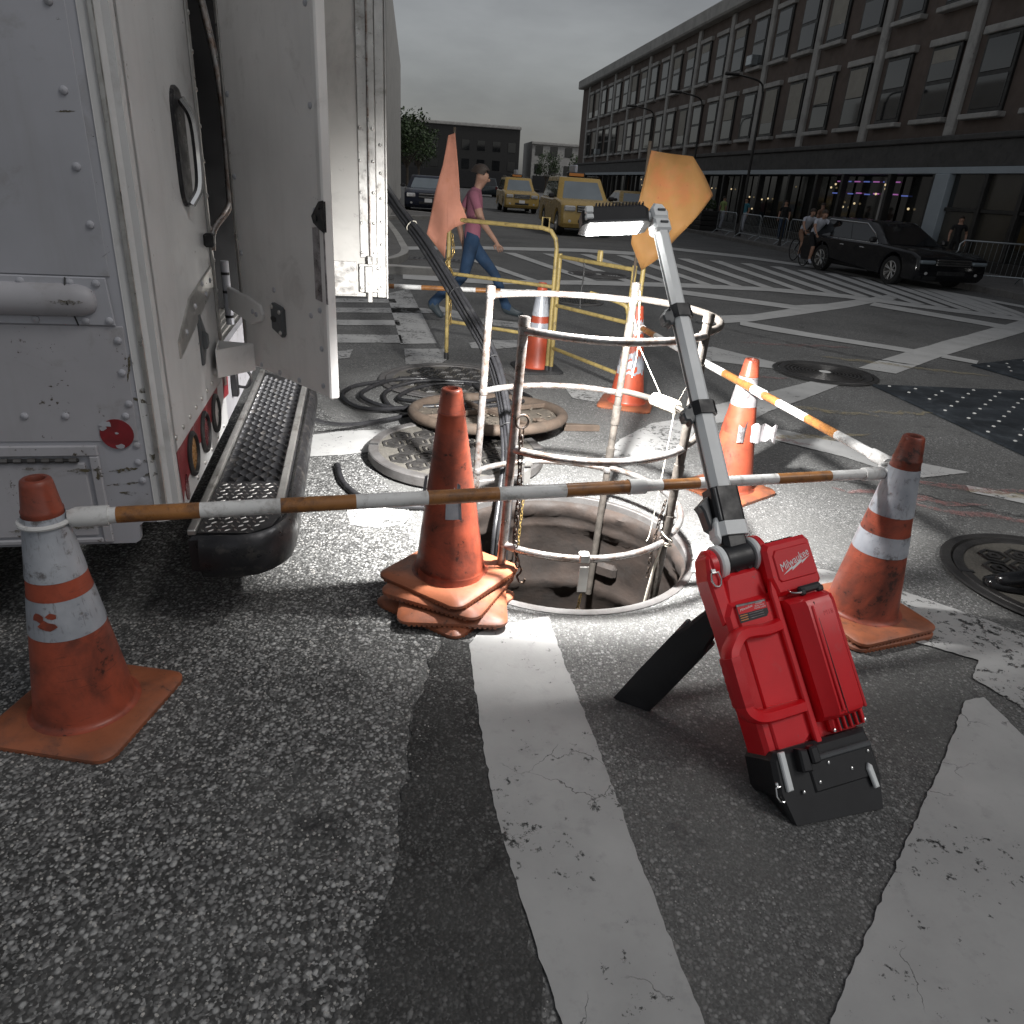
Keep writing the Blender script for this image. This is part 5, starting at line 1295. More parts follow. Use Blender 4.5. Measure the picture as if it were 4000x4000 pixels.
# neck between the ears
m = MB(); m.prism([(-.095, .60), (.055, .60), (.055, .690), (.035, .705), (-.060, .705), (-.080, .69)], -.085, .012, inset=.01); m.build('neck', M['red'], lamp, X=LX())
m = MB(); m.prism([(-.128, .56), (-.082, .56), (-.082, .70), (-.080, .765), (-.098, .785), (-.120, .765), (-.134, .70)], -.060, .014, inset=.008); ear = m.build('yoke_ear', M['red'], lamp, X=LX())
AXR = basis((0, 0, 0), (0, 1, 0), (0, 0, 1), (1, 0, 0))   # lathe axis across the body
HY, HZ = .745, -.025
def across(prof, x, name, mat, n=28): 
    m = MB(); m.lathe(prof, n, X=basis((x, HY, HZ), (0, 1, 0), (0, 0, 1), (1, 0, 0))); return m.build(name, M[mat], lamp, True, 30, X=LX())
across([(.001, -.012), (.040, -.012), (.046, -.006), (.046, .014), (.001, .014)], -.100, 'pivot_cap', 'red')
across([(.001, -.010), (.050, -.010), (.054, -.004), (.054, .012), (.001, .012)], -.068, 'hinge_disc', 'tool_silver')
across([(.001, -.010), (.050, -.010), (.054, -.004), (.054, .012), (.001, .012)], .058, 'hinge_disc', 'tool_silver')
across([(.001, -.046), (.046, -.046), (.049, -.042), (.049, .042), (.046, .046), (.001, .046)], -.006, 'hinge_barrel', 'tool_black')
across([(.001, -.012), (.050, -.012), (.056, -.006), (.056, .010), (.001, .010)], .072, 'yoke_ear', 'red')
for x in (-.025, .02):
    m = MB(); m.lathe([(.007, 0), (.007, .003), (.003, .0005)], 10); m.build('barrel_screw', M['rubber'], lamp, X=LX((x, HY - .035, HZ + .034)))
def dring(o, s=1.0, nm='tether_ring'):
    m = MB(); m.tube([(x * s, y * s, 0) for x, y in ((-.012, .018), (.012, .018), (.016, -.004), (.010, -.02), (0, -.025), (-.010, -.02), (-.016, -.004))], .0032 * s, 8, True); m.box((0, .024 * s, -.004), (.016 * s, .014 * s, .006), .002)
    return m.build(nm, M['bright_steel'], lamp, True, X=LX(o))
dring((-.112, .70, .022), 1.0); dring((-.125, .075, .052), 1.0)
# rating label
lb = MB().prism([(-.083, .556), (.010, .556), (.019, .566), (.019, .606), (-.083, .612)], .0342, .0348).build('rating_label', M['tool_black'], lamp, X=LX())
MB().prism([(-.081, .582), (.017, .580), (.017, .600), (-.081, .604)], .0349, .0352).build('label_field', M['red'], lb)
MB().prism([(-.081, .6045), (.017, .6005), (.017, .6045), (-.081, .6105)], .0349, .0352).build('label_strip', M['reflect_old'], lb)
me = text_mesh('Milwaukee', .0105, M['white_print'], .25, .0002); obj('label_logo', me, lb, TR((-.052, .595, .0354), .12))
for i, s in enumerate(('ROCKET', 'DUAL PACK', 'TOWER LIGHT')):
    obj('label_text', text_mesh(s, .0062, M['white_print'], 0, .0002), lb, TR((-.005, .5985 - i * .0062, .0354), -.03))
for i in range(3):
    m = MB(); m.box((-.066, .5765 - i * .0068, .0351), (.026, .0026, .0005)); m.build('label_warning', M['orange_print'], lb)
    m = MB(); m.box((-.022, .5765 - i * .0068, .0351), (.05, .0012, .0005)); m.build('label_line', M['reflect_old'], lb)
# latch
m = MB(); m.box((.155, .604, .068), (.080, .024, .020), .006); m.box((.188, .596, .072), (.026, .02, .014), .005); m.box((.125, .598, .074), (.020, .022, .016), .005); lt = m.build('cover_latch', M['tool_black'], lamp, X=LX())
m = MB(); m.tube(spline([(.122, .598, .078), (.10, .600, .080), (.088, .606, .070), (.092, .614, .055)], 5), .0028, 7); m.build('latch_bail', M['bright_steel'], lt, True)
# black base
m = MB()
basep = [(-.118, .0), (.188, -.02), (.216, .02), (.218, .09), (.208, .168), (-.108, .185), (-.126, .165), (-.136, .07)]
m.prism(basep, -.085, .056, inset=.012)
# feet of the base meet the road
for i, v in enumerate(m.v):
    w = XL @ Vector(v)
    if v[1] < .03:
        dz = max(w.z - .004, 0) if v[1] < .0 else 0
        tgt = .004 if w.z < .06 else w.z
        k = (tgt - w.z) / LD.z
        m.v[i] = (v[0], v[1] + k, v[2])
base = m.build('base', M['tool_black'], lamp, X=LX())
m = MB(); m.prism([(-.020, .045), (.200, .032), (.200, .118), (-.020, .130)], .0562, .062, inset=.004); m.build('base_panel', M['tool_black'], base)
m = MB(); m.prism([(-.01, .128), (.200, .116), (.200, .132), (-.01, .145)], .0565, .070, inset=.004); m.build('base_ridge', M['tool_grey'], base)
m = MB(); m.prism([(-.110, .075), (-.090, .075), (-.085, .182), (-.104, .183)], .056, .067, inset=.003); m.build('corner_strip', M['tool_silver'], base)
m = MB(); m.prism([(.168, .002), (.184, .002), (.180, .065), (.170, .075), (.162, .06)], .0625, .072, inset=.003); m.build('corner_strip', M['tool_silver'], base)
m = MB(); m.prism([(-.055, .115), (-.022, .110), (-.022, .172), (-.05, .180)], .056, .084, inset=.005); m.box((-.004, .152, .074), (.03, .05, .03), .006); m.build('base_bracket', M['tool_black'], base)
for (x, y) in ((.045, .112), (.185, .105), (.115, .075), (-.0, .07), (-.06, .06)):
    MB().lathe([(.0055, 0), (.0045, .003), (.001, .0045)], 10).build('screw', M['bright_steel'], base, X=TR((x, y, .0625)))
# prop leg
foot = Vector((.452, 2.0, 0)); top_ = LB + LR * -.06 + LD * .60 + LN * -.085
Ld = (foot - top_); LL = Ld.length; Ldn = Ld / LL
wv = Ldn.cross(Vector((.55, 1.6, -.75))); wv = -wv if wv.dot(LR) < 0 else wv; wv.normalize(); nv = wv.cross(Ldn)
leg = MB(); secs = []
for u, w, h, k in ((-.02, .060, .030, 0), (.10, .074, .034, 0), (.24, .092, .036, 0), (.34, .116, .022, 1), (.75, .120, .020, 1), (.97, .116, .019, 1)):
    c_ = Ldn * (u * LL)
    secs.append([c_ + wv * (w / 2 * a) + nv * (h * b) for a, b in ((-1, -.4), (-1, .4), (-.8, .6), (.8, .6), (1, .4), (1, -.4), (.8, -.6), (-.8, -.6))])
leg.loft(secs)
for i in range(len(leg.v)):
    p = Vector(leg.v[i]) + top_
    if i >= len(leg.v) - 8: leg.v[i] = tuple(Vector(leg.v[i]) + Ldn * ((.004 - p.z) / Ldn.z))
lego = leg.build('prop_leg', M['tool_black'], lamp, True, 30, X=Matrix.Translation(top_ - LB))
m = MB(); m.box((0, 0, .0), (.116, .075, .03), .006); m.build('leg_collar', M['tool_grey'], lego, X=basis(Ldn * (.30 * LL) + nv * .012, wv, Ldn, nv))
# telescopic mast
J = LB + LD * HY + LN * HZ
T_ = Vector((.456, 2.86, 1.515)); T_ = Vector((.447, 2.80, 1.517))
md = (T_ - J); ML = md.length; mdn = md / ML
mr = LR - mdn * LR.dot(mdn); mr.normalize(); mn = mr.cross(mdn)
XM = Matrix.Translation(-LB) @ basis(J, mr, mdn, mn)     # x across, y up the mast, z to the viewer
def oct_sec(w, d, y, ch=.26):
    a, b = w / 2, d / 2; c = min(w, d) * ch
    return [(a, y, -b + c), (a, y, b - c), (a - c, y, b), (-a + c, y, b), (-a, y, b - c), (-a, y, -b + c), (-a + c, y, -b), (a - c, y, -b)]
def mast_piece(name, mat, w, d, y0, y1, ch=.26, parent=lamp, X=None):
    m = MB(); m.loft([oct_sec(w, d, y0, ch), oct_sec(w, d, y1, ch)]); return m.build(name, M[mat], parent, X=XM if X is None else X)
mast_piece('hinge_neck', 'tool_black', .082, .070, .0, .072, .2)
mast_piece('lower_bracket', 'tool_silver', .106, .090, .068, .112, .2)
cl = mast_piece('base_clamp', 'tool_black', .100, .086, .1125, .225, .2)
m = MB(); m.prism([(-.05, .205), (-.088, .175), (-.078, .155), (-.070, .10), (-.05, .085)], -.03, .012, inset=.006); m.build('clamp_lever', M['tool_grey'], cl)
m = MB(); m.box((-.040, .168, .036), (.010, .11, .010), .003); m.build('clamp_edge', M['tool_grey'], cl)
m = MB(); m.prism([(-.052, .045), (-.035, .09), (-.047, .135), (-.060, .11), (-.066, .07)], -.012, .030, inset=.005); m.build('lower_cheek', M['tool_silver'], lamp, X=XM)
s1, s2 = .50, .86
def section(w, d, y0, y1):
    t_ = mast_piece('mast_section', 'tool_silver', w, d, y0, y1, .27)
    m = MB(); m.box((-w / 2 - .0002, (y0 + y1) / 2, .0), (.002, (y1 - y0) * .98, .012), .0005); m.build('mast_slot', M['tool_grey'], t_)
section(.070, .060, .2255, s1); section(.060, .052, s1, s2); section(.050, .043, s2, ML - .02)
def clamp(y, w, d):
    c_ = mast_piece('mast_clamp', 'tool_black', w + .016, d + .016, y - .022, y + .024, .24)
    m = MB(); m.prism([(-w / 2 - .008, .020), (-w / 2 - .034, .004), (-w / 2 - .044, -.014), (-w / 2 - .040, -.040), (-w / 2 - .026, -.040), (-w / 2 - .020, -.052), (-w / 2 - .006, -.042), (-w / 2 + .004, -.018)], -.014, .020, inset=.005); m.build('clamp_lever', M['tool_grey'], c_, X=TR((0, y, 0)))
    for (dx, dy) in ((-w / 2 - .016, .006), (-w / 2 + .004, -.012)): MB().lathe([(.0055, 0), (.0055, .004), (.002, .005)], 10).build('clamp_pin', M['black_steel'], c_, X=TR((dx, y + dy, .022)))
    m = MB(); m.box((w / 2 + .010, y - .002, .0), (.010, .026, .03), .004); m.build('clamp_stop', M['tool_black'], c_)
clamp(s1, .070, .060); clamp(s2, .060, .052)
# top knuckle and lamp head
m = MB(); m.box((0, ML - .045, .0), (.066, .050, .056), .008); kn = m.build('head_knuckle', M['tool_silver'], lamp, X=XM)
m = MB(); m.prism([(-.030, ML - .020), (.030, ML - .020), (.034, ML + .01), (.018, ML + .040), (-.014, ML + .043), (-.032, ML + .020)], -.030, .028, inset=.008); m.build('knuckle_cap', M['tool_silver'], kn)
m = MB()
for i in range(2): m.box((.006, ML - .04 + i * .05, .030), (.030, .009, .006), .002)
m.build('knuckle_rib', M['tool_grey'], kn)
HC = T_ + Vector((-.165, -.02, -.012))
hx = Vector((1, .10, .09)).normalized(); tilt = R_(-24)
hz0 = Vector((0, 0, 1)); hy0 = hz0.cross(hx).normalized(); hz0 = hx.cross(hy0)
hy = hy0 * math.cos(tilt) - hz0 * math.sin(tilt) * -1; hy.normalize(); hz = hx.cross(hy)
HC = T_ + Vector((-.155, -.02, -.012))
XH = Matrix.Translation(-LB) @ basis(HC, hx, hy, hz) @ Matrix.Diagonal((.94, .9, .92, 1))
m = MB(); m.prism([(-.128, -.035), (-.105, -.066), (.105, -.066), (.122, -.045), (.122, .05), (.10, .066), (-.10, .066), (-.128, .045)], -.030, .026, inset=.010); head = m.build('lamp_head', M['tool_black'], lamp, X=XH)
for i in range(15): MB().box((-.075 + i * .0125, .0, .028), (.0045, .118, .022), .0015).build('cooling_fin', M['tool_black'], head)
m = MB(); m.box((-.104, -.055, .012), (.030, .030, .026), .004); m.box((-.104, -.0555, -.014), (.030, .030, .020), .004); m.build('head_corner', M['tool_silver'], head)
m = MB(); m.prism([(-.132, -.04), (-.108, -.072), (.108, -.072), (.126, -.048), (.126, .05), (.10, .070), (-.10, .070), (-.132, .048)], -.040, -.0302, inset=.004); m.build('head_bezel', M['tool_grey'], head)
m = MB(); m.tube([(.118, 0, 0), (.165, 0, .0)], .020, 14); m.build('head_pivot', M['tool_silver'], head, True)
m = MB(); m.box((-.004, 0, -.043), (.200, .105, .005), .002); led = m.build('led_panel', glow('led_white', (1, .99, .97), 40), head)
# the lamp's own light: its optics throw the beam down and forward over the manhole
al = bpy.data.lights.new('led_light', 'SPOT'); al.energy = 1550; al.color = (1, .985, .96); al.spot_size = R_(146); al.spot_blend = 1.0; al.shadow_soft_size = .045
alo = bpy.data.objects.new('led_light', al); COL.objects.link(alo); alo.parent = head
lp = HC - hz * .10
alo.matrix_parent_inverse = Matrix.Identity(4)
aim = (Vector((.30, 3.95, 0)) - lp).normalized()
alo.matrix_local = (Matrix.Translation(LB) @ XH).inverted() @ (Matrix.Translation(lp) @ aim.to_track_quat('-Z', 'Y').to_matrix().to_4x4())
# ------------------------------------------------------------------ people
def person(label, X, J, mats, bare_arms=True, hair='hair', shorts=False, group=None, hat=False, fingers=True):
    """J: joints by name -> (x, y, z) facing +y, metres for a 1.75 m figure; one continuous skinned body"""
    shirt, trousers, shoe = mats
    t = thing('person', label, 'person', X, group)
    V = []; RAD = []; Ed = []; bone = []
    idx = {}
    def v(name, p, r):
        idx[name] = len(V); V.append(Vector(p)); RAD.append(r if isinstance(r, tuple) else (r, r)); return idx[name]
    def e(a, b, mi): Ed.append((idx[a], idx[b])); bone.append((V[idx[a]], V[idx[b]], mi))
    P = Vector(J['pelvis']); C = Vector(J['chest']); Nk = Vector(J['neck']); Hd = Vector(J['head'])
    v('pelvis', P, (.150, .115)); v('waist', P.lerp(C, .45), (.135, .105)); v('chest', C, (.165, .115)); v('upchest', C.lerp(Nk, .55), (.12, .095)); v('neck', Nk, .056)
    up = (Hd - Nk).normalized(); f = Vector(J.get('face', (0, 1, 0))).normalized(); f = (f - up * f.dot(up)).normalized(); s = f.cross(up)
    v('jaw', Nk + up * .070 + f * .022, (.064, .072)); v('head', Nk + up * .135 + f * .014, (.078, .092)); v('crown', Nk + up * .200 + f * .004, (.062, .074))
    v('nose', Nk + up * .105 + f * .118, .013); v('ear_l', Nk + up * .12 + s * .086, .017); v('ear_r', Nk + up * .12 - s * .086, .017)
    e('pelvis', 'waist', 0); e('waist', 'chest', 0); e('chest', 'upchest', 0); e('upchest', 'neck', 0); e('neck', 'jaw', 2); e('jaw', 'head', 2); e('head', 'crown', 2); e('head', 'nose', 2); e('head', 'ear_l', 2); e('head', 'ear_r', 2)
    for sd in ('l', 'r'):
        sg = -1 if sd == 'l' else 1
        v('sh' + sd, J['shoulder_' + sd], .062); v('el' + sd, J['elbow_' + sd], .043); W = Vector(J['wrist_' + sd]); v('wr' + sd, W, .028)
        v('ua' + sd, Vector(J['shoulder_' + sd]).lerp(Vector(J['elbow_' + sd]), .55), .050)
        e('upchest', 'sh' + sd, 0); e('sh' + sd, 'ua' + sd, 0); e('ua' + sd, 'el' + sd, 2 if bare_arms else 0); e('el' + sd, 'wr' + sd, 2 if bare_arms else 0)
        d = (W - Vector(J['elbow_' + sd])).normalized(); a = Vector((sg, 0, 0)); a = (a - d * a.dot(d)).normalized(); b = d.cross(a)
        v('pa' + sd, W + d * .055, (.026, .016)); e('wr' + sd, 'pa' + sd, 2)
        if fingers:
            for q in range(4):
                k = W + d * (.090) + b * (.012 + (q - 1.5) * .019); L = (.062, .075, .070, .055)[q]
                v('k%d' % q + sd, k, .0085); v('f%d' % q + sd, k + d * L * .55 - a * .012, .0075); v('t%d' % q + sd, k + d * L * .9 - a * .032, .0065)
                e('pa' + sd, 'k%d' % q + sd, 2); e('k%d' % q + sd, 'f%d' % q + sd, 2); e('f%d' % q + sd, 't%d' % q + sd, 2)
            v('tb' + sd, W + d * .040 + b * .045 - a * .008, .0095); v('tt' + sd, W + d * .085 + b * .058 - a * .022, .0080); e('pa' + sd, 'tb' + sd, 2); e('tb' + sd, 'tt' + sd, 2)
        hp = P + Vector((sg * .088, 0, -.06)); kn = Vector(J['knee_' + sd]); an = Vector(J['ankle_' + sd]); to = Vector(J['toe_' + sd])
        v('hp' + sd, hp, .098); v('th' + sd, hp.lerp(kn, .5), .080); v('kn' + sd, kn, .060); v('cf' + sd, kn.lerp(an, .38), .054 if shorts else .064); v('an' + sd, an, .042 if shorts else .056)
        fd = (to - an); v('he' + sd, an + Vector((0, 0, -.045)) - fd * .22, .040); v('ba' + sd, an.lerp(to, .68) + Vector((0, 0, -.012)), .044); v('to' + sd, to, .034)
        e('pelvis', 'hp' + sd, 1); e('hp' + sd, 'th' + sd, 1); e('th' + sd, 'kn' + sd, 1); e('kn' + sd, 'cf' + sd, 2 if shorts else 1); e('cf' + sd, 'an' + sd, 2 if shorts else 1); e('an' + sd, 'he' + sd, 3); e('an' + sd, 'ba' + sd, 3); e('ba' + sd, 'to' + sd, 3)
    me = bpy.data.meshes.new('skel'); me.from_pydata(V, Ed, [])
    o = bpy.data.objects.new('skel', me); COL.objects.link(o)
    md = o.modifiers.new('skin', 'SKIN'); md.use_smooth_shade = True; md.branch_smoothing = .4
    sv = me.skin_vertices[0].data if len(me.skin_vertices) else None
    if sv is None:
        bm = bmesh.new(); bm.from_mesh(me); bm.verts.layers.skin.verify(); bm.to_mesh(me); bm.free(); sv = me.skin_vertices[0].data
    for i, r in enumerate(RAD): sv[i].radius = r; sv[i].use_root = (i == 0)
    o.modifiers.new('sub', 'SUBSURF').levels = 1
    dg = bpy.context.evaluated_depsgraph_get(); bme = bpy.data.meshes.new_from_object(o.evaluated_get(dg)); bpy.data.objects.remove(o)
    bme.materials.clear()
    for k in (shirt, trousers, 'skin', shoe): bme.materials.append(M[k])
    mi = []
    for p in bme.polygons:
        c = p.center; best = 9; bi = 0
        for a, b, m_ in bone:
            ab = b - a; u = max(0, min(1, (c - a).dot(ab) / max(ab.length_squared, 1e-9))); dd_ = (c - (a + ab * u)).length
            if dd_ < best: best = dd_; bi = m_
        mi.append(bi)
    bme.polygons.foreach_set('material_index', mi); bme.polygons.foreach_set('use_smooth', [True] * len(mi)); bme.name = 'body'
    obj('body', bme, t)
    hc = Nk + up * .148 + f * -.004; m = MB(); secs = []; n = 18
    XHd = basis(hc, s, f, up)
    for i in range(9):
        ph = -.15 * PI + (.65 * PI) * i / 8
        ring = []
        for k in range(n):
            a = 2 * PI * k / n; low = .55 if math.sin(a) > .35 else 0      # hairline lifts at the forehead
            ph2 = max(ph, low) 
            rr = 1 + .03 * math.sin(5 * a + i)
            ring.append((.096 * rr * math.cos(ph2) * math.cos(a), .112 * rr * math.cos(ph2) * math.sin(a), .108 * math.sin(ph2)))
        secs.append(ring)
    m.loft(secs, X=XHd); m.build('hair', M[hair], t, True)
    # eyes
    em = MB()
    for sg in (-1, 1): em.lathe([(.001, -.010), (.010, -.004), (.010, .004), (.001, .010)], 8, X=basis(Nk + up * .135 + f * .096 + s * (.032 * sg), (1, 0, 0), (0, 1, 0), (0, 0, 1)))
    em.build('eyes', M['glass_dark'], t, True)
    return t
def stand(**k):
    J = dict(pelvis=(0, 0, .95), chest=(0, 0, 1.27), neck=(0, 0, 1.46), head=(0, .01, 1.66), shoulder_l=(-.185, 0, 1.395), shoulder_r=(.185, 0, 1.395), elbow_l=(-.23, -.03, 1.11), elbow_r=(.23, -.03, 1.11), wrist_l=(-.235, .05, .87), wrist_r=(.235, .05, .87),
             knee_l=(-.10, .02, .51), knee_r=(.10, .02, .51), ankle_l=(-.10, -.02, .09), ankle_r=(.10, -.02, .09), toe_l=(-.12, .18, .038), toe_r=(.12, .18, .038))
    J.update(k); return J
# man walking to the right behind the barrier
walk = stand(pelvis=(0, 0, .92), chest=(0, .03, 1.25), neck=(0, .05, 1.45), head=(0, .09, 1.65), knee_l=(-.09, .30, .53), ankle_l=(-.09, .46, .13), toe_l=(-.10, .67, .085), knee_r=(.09, -.08, .50), ankle_r=(.09, -.46, .19), toe_r=(.09, -.30, .035),
             elbow_l=(-.24, -.16, 1.12), wrist_l=(-.22, -.10, .88), elbow_r=(.24, .10, 1.12), wrist_r=(.20, .26, .93))
person('man in pink shirt and blue jeans striding behind the yellow barrier', TR((-.70, 9.2, 0), R_(-84), 0, 0, 1.04), walk, ('pink', 'denim', 'shoe_dark'), True)
# man in black at the far right
walk2 = stand(pelvis=(0, 0, .93), knee_l=(-.09, .16, .52), ankle_l=(-.09, .06, .10), toe_l=(-.10, .26, .04), knee_r=(.09, .02, .50), ankle_r=(.09, -.34, .17), toe_r=(.09, -.22, .035), elbow_l=(-.26, -.16, 1.13), wrist_l=(-.28, -.02, .90), elbow_r=(.24, .06, 1.12), wrist_r=(.22, .22, .94))
pm_ = K0 + SD * 4.2 + NR * 2.9
person('man in black clothes and white shoes walking past the shop windows', TR((pm_.x, pm_.y, .135), R_(150), 0, 0, .80), walk2, ('cloth_black', 'cloth_black', 'cloth_white'), True, shorts=True)
# bystander at the right edge: only the black shoe and trouser leg are in view
by = stand(knee_l=(-.10, -.14, .51), ankle_l=(-.10, -.34, .09), toe_l=(-.12, -.15, .036))
bystander = person('person in black leather shoes standing on the manhole cover at the right edge', TR((2.405, 2.85, .022), R_(80)), by, ('cloth_black', 'cloth_black', 'leather'), False)
m = MB(); secs = []
for (y, w, h0_, h1_) in ((-.10, .030, 0, .06), (-.085, .036, 0, .085), (-.02, .036, 0, .098), (.05, .039, 0, .080), (.12, .047, 0, .055), (.18, .042, 0, .045), (.205, .025, .004, .034)):
    secs.append([(w * c_, y, h0_ + (h1_ - h0_) * (.5 + .5 * s_)) for c_, s_ in ((1, -.9), (.98, .0), (.6, .85), (0, 1), (-.6, .85), (-.98, 0), (-1, -.9), (0, -1))])
for sx in (-.11, .11):
    mm = MB(); mm.loft(secs); mm.build('leather_shoe', M['leather'], bystander, True, 60, X=TR((sx, -.32 if sx < 0 else 0, .0), R_(8 if sx < 0 else -8)))
    mm = MB(); mm.tube([(sx, -.02, .05), (sx, -.02, .10), (sx, -.01, .30), (sx * .95, .02, .52)], [.078, .075, .078, .09], 14); mm.build('trouser_leg', M['cloth_black'], bystander, True, X=TR((0, -.32 if sx < 0 else 0, 0)))

# cyclists
def bicycle(label, X):
    t = thing('bicycle', label, 'bicycle', X, 'bicycles ridden past the black car')
    for y in (-.52, .52):
        w = MB().tube([(0, .335 * math.cos(a), .335 * math.sin(a)) for a in [2 * PI * i / 32 for i in range(32)]], .018, 8, True).build('wheel', M['tyre'], t, True, X=TR((0, y, .353)))
        m = MB()
        for k in range(14): a = 2 * PI * k / 14; m.tube([(.02 * (-1) ** k, 0, 0), (0, .325 * math.cos(a), .325 * math.sin(a))], .0018, 4)
        m.tube([(-.03, 0, 0), (.03, 0, 0)], .022, 8); m.build('spokes', M['steel_rail'], w)
    m = MB()
    bb, seat, hd, hd2, ra, fa = (0, -.06, .30), (0, -.20, .82), (0, .36, .86), (0, .39, .74), (0, -.52, .353), (0, .52, .353)
    for a, b in ((bb, seat), (seat, hd), (bb, hd2), (bb, ra), (ra, (0, -.17, .74)), (hd, hd2), (hd2, fa)): m.tube([a, b], .017, 8)
    m.build('frame', M['car_black'], t, True)
    MB().tube([(-.27, .40, .98), (-.05, .40, .94), (.05, .40, .94), (.27, .40, .98)], .013, 8).tube([hd, (0, .40, .94)], .014, 8).build('handlebar', M['black_steel'], t, True)
    MB().box((0, -.23, .86), (.13, .25, .05), .02).build('saddle', M['rubber'], t)
    MB().lathe([(.001, -.01), (.09, -.01), (.09, .01), (.001, .01)], 18, X=basis(bb, (0, 1, 0), (0, 0, 1), (1, 0, 0))).tube([(.07, -.06, .30), (.07, .03, .16)], .012, 6).tube([(-.07, -.06, .30), (-.07, -.15, .44)], .012, 6).build('crank', M['steel_rail'], t)
    return t
ride = dict(pelvis=(0, -.20, 1.00), chest=(0, .02, 1.24), neck=(0, .15, 1.40), head=(0, .22, 1.58), shoulder_l=(-.185, .09, 1.34), shoulder_r=(.185, .09, 1.34), elbow_l=(-.25, .23, 1.14), elbow_r=(.25, .23, 1.14), wrist_l=(-.24, .36, 1.01), wrist_r=(.24, .36, 1.01),
            knee_l=(-.10, .16, .82), knee_r=(.10, .10, .62), ankle_l=(-.09, -.08, .50), ankle_r=(.09, .0, .23), toe_l=(-.09, .08, .45), toe_r=(.09, .15, .17))
hd_ = math.atan2(-SD.x, SD.y)
for i, (t_, off, sh, tr, lb) in enumerate(((5.3, -.95, 'cloth_white', 'cloth_tan', 'rear cyclist in pale blue top and tan shorts'), (3.55, -1.55, 'cloth_white', 'cloth_black', 'front cyclist in white top beside the tail of the black car'))):
    p = st(t_, off); X = TR((p[0], p[1], 0), hd_ + PI, 0, 0, .88)
    bicycle(['bicycle under the rear cyclist in tan shorts', 'bicycle under the front cyclist by the black car'][i], X)
    person(lb, X, ride, (sh, tr, 'cloth_white'), True, shorts=True, group='cyclists')
# shoppers on the far pavement
for i, (t_, off, rz, sh, tr, lb) in enumerate(((25.5, 2.6, 40, 'cloth_white', 'denim', 'shopper in white top and jeans farthest along the far pavement'), (23.6, 2.2, 200, 'pink', 'cloth_teal', 'shopper in pink top by the dark planter'), (19.6, 2.3, -60, 'cloth_green', 'cloth_white', 'shopper in green top before the shop window'), (18.0, 2.7, 120, 'cloth_teal', 'cloth_white', 'shopper in teal top and white trousers behind the crowd barriers'),
        (13.6, 2.4, 150, 'cloth_black', 'denim', 'shopper in black top behind the crowd barriers'), (11.5, 2.8, 20, 'cloth_tan', 'cloth_black', 'shopper in tan top near the cyclists'))):
    p = st(t_, off); person(lb, TR((p[0], p[1], .135), R_(rz), 0, 0, .86), stand(knee_l=(-.10, .10, .52), ankle_l=(-.1, .10, .10), toe_l=(-.11, .29, .04), ankle_r=(.1, -.16, .11), toe_r=(.11, .03, .04), knee_r=(.1, -.02, .51)), (sh, tr, 'shoe_dark'), True, group='shoppers on the far pavement', fingers=False)

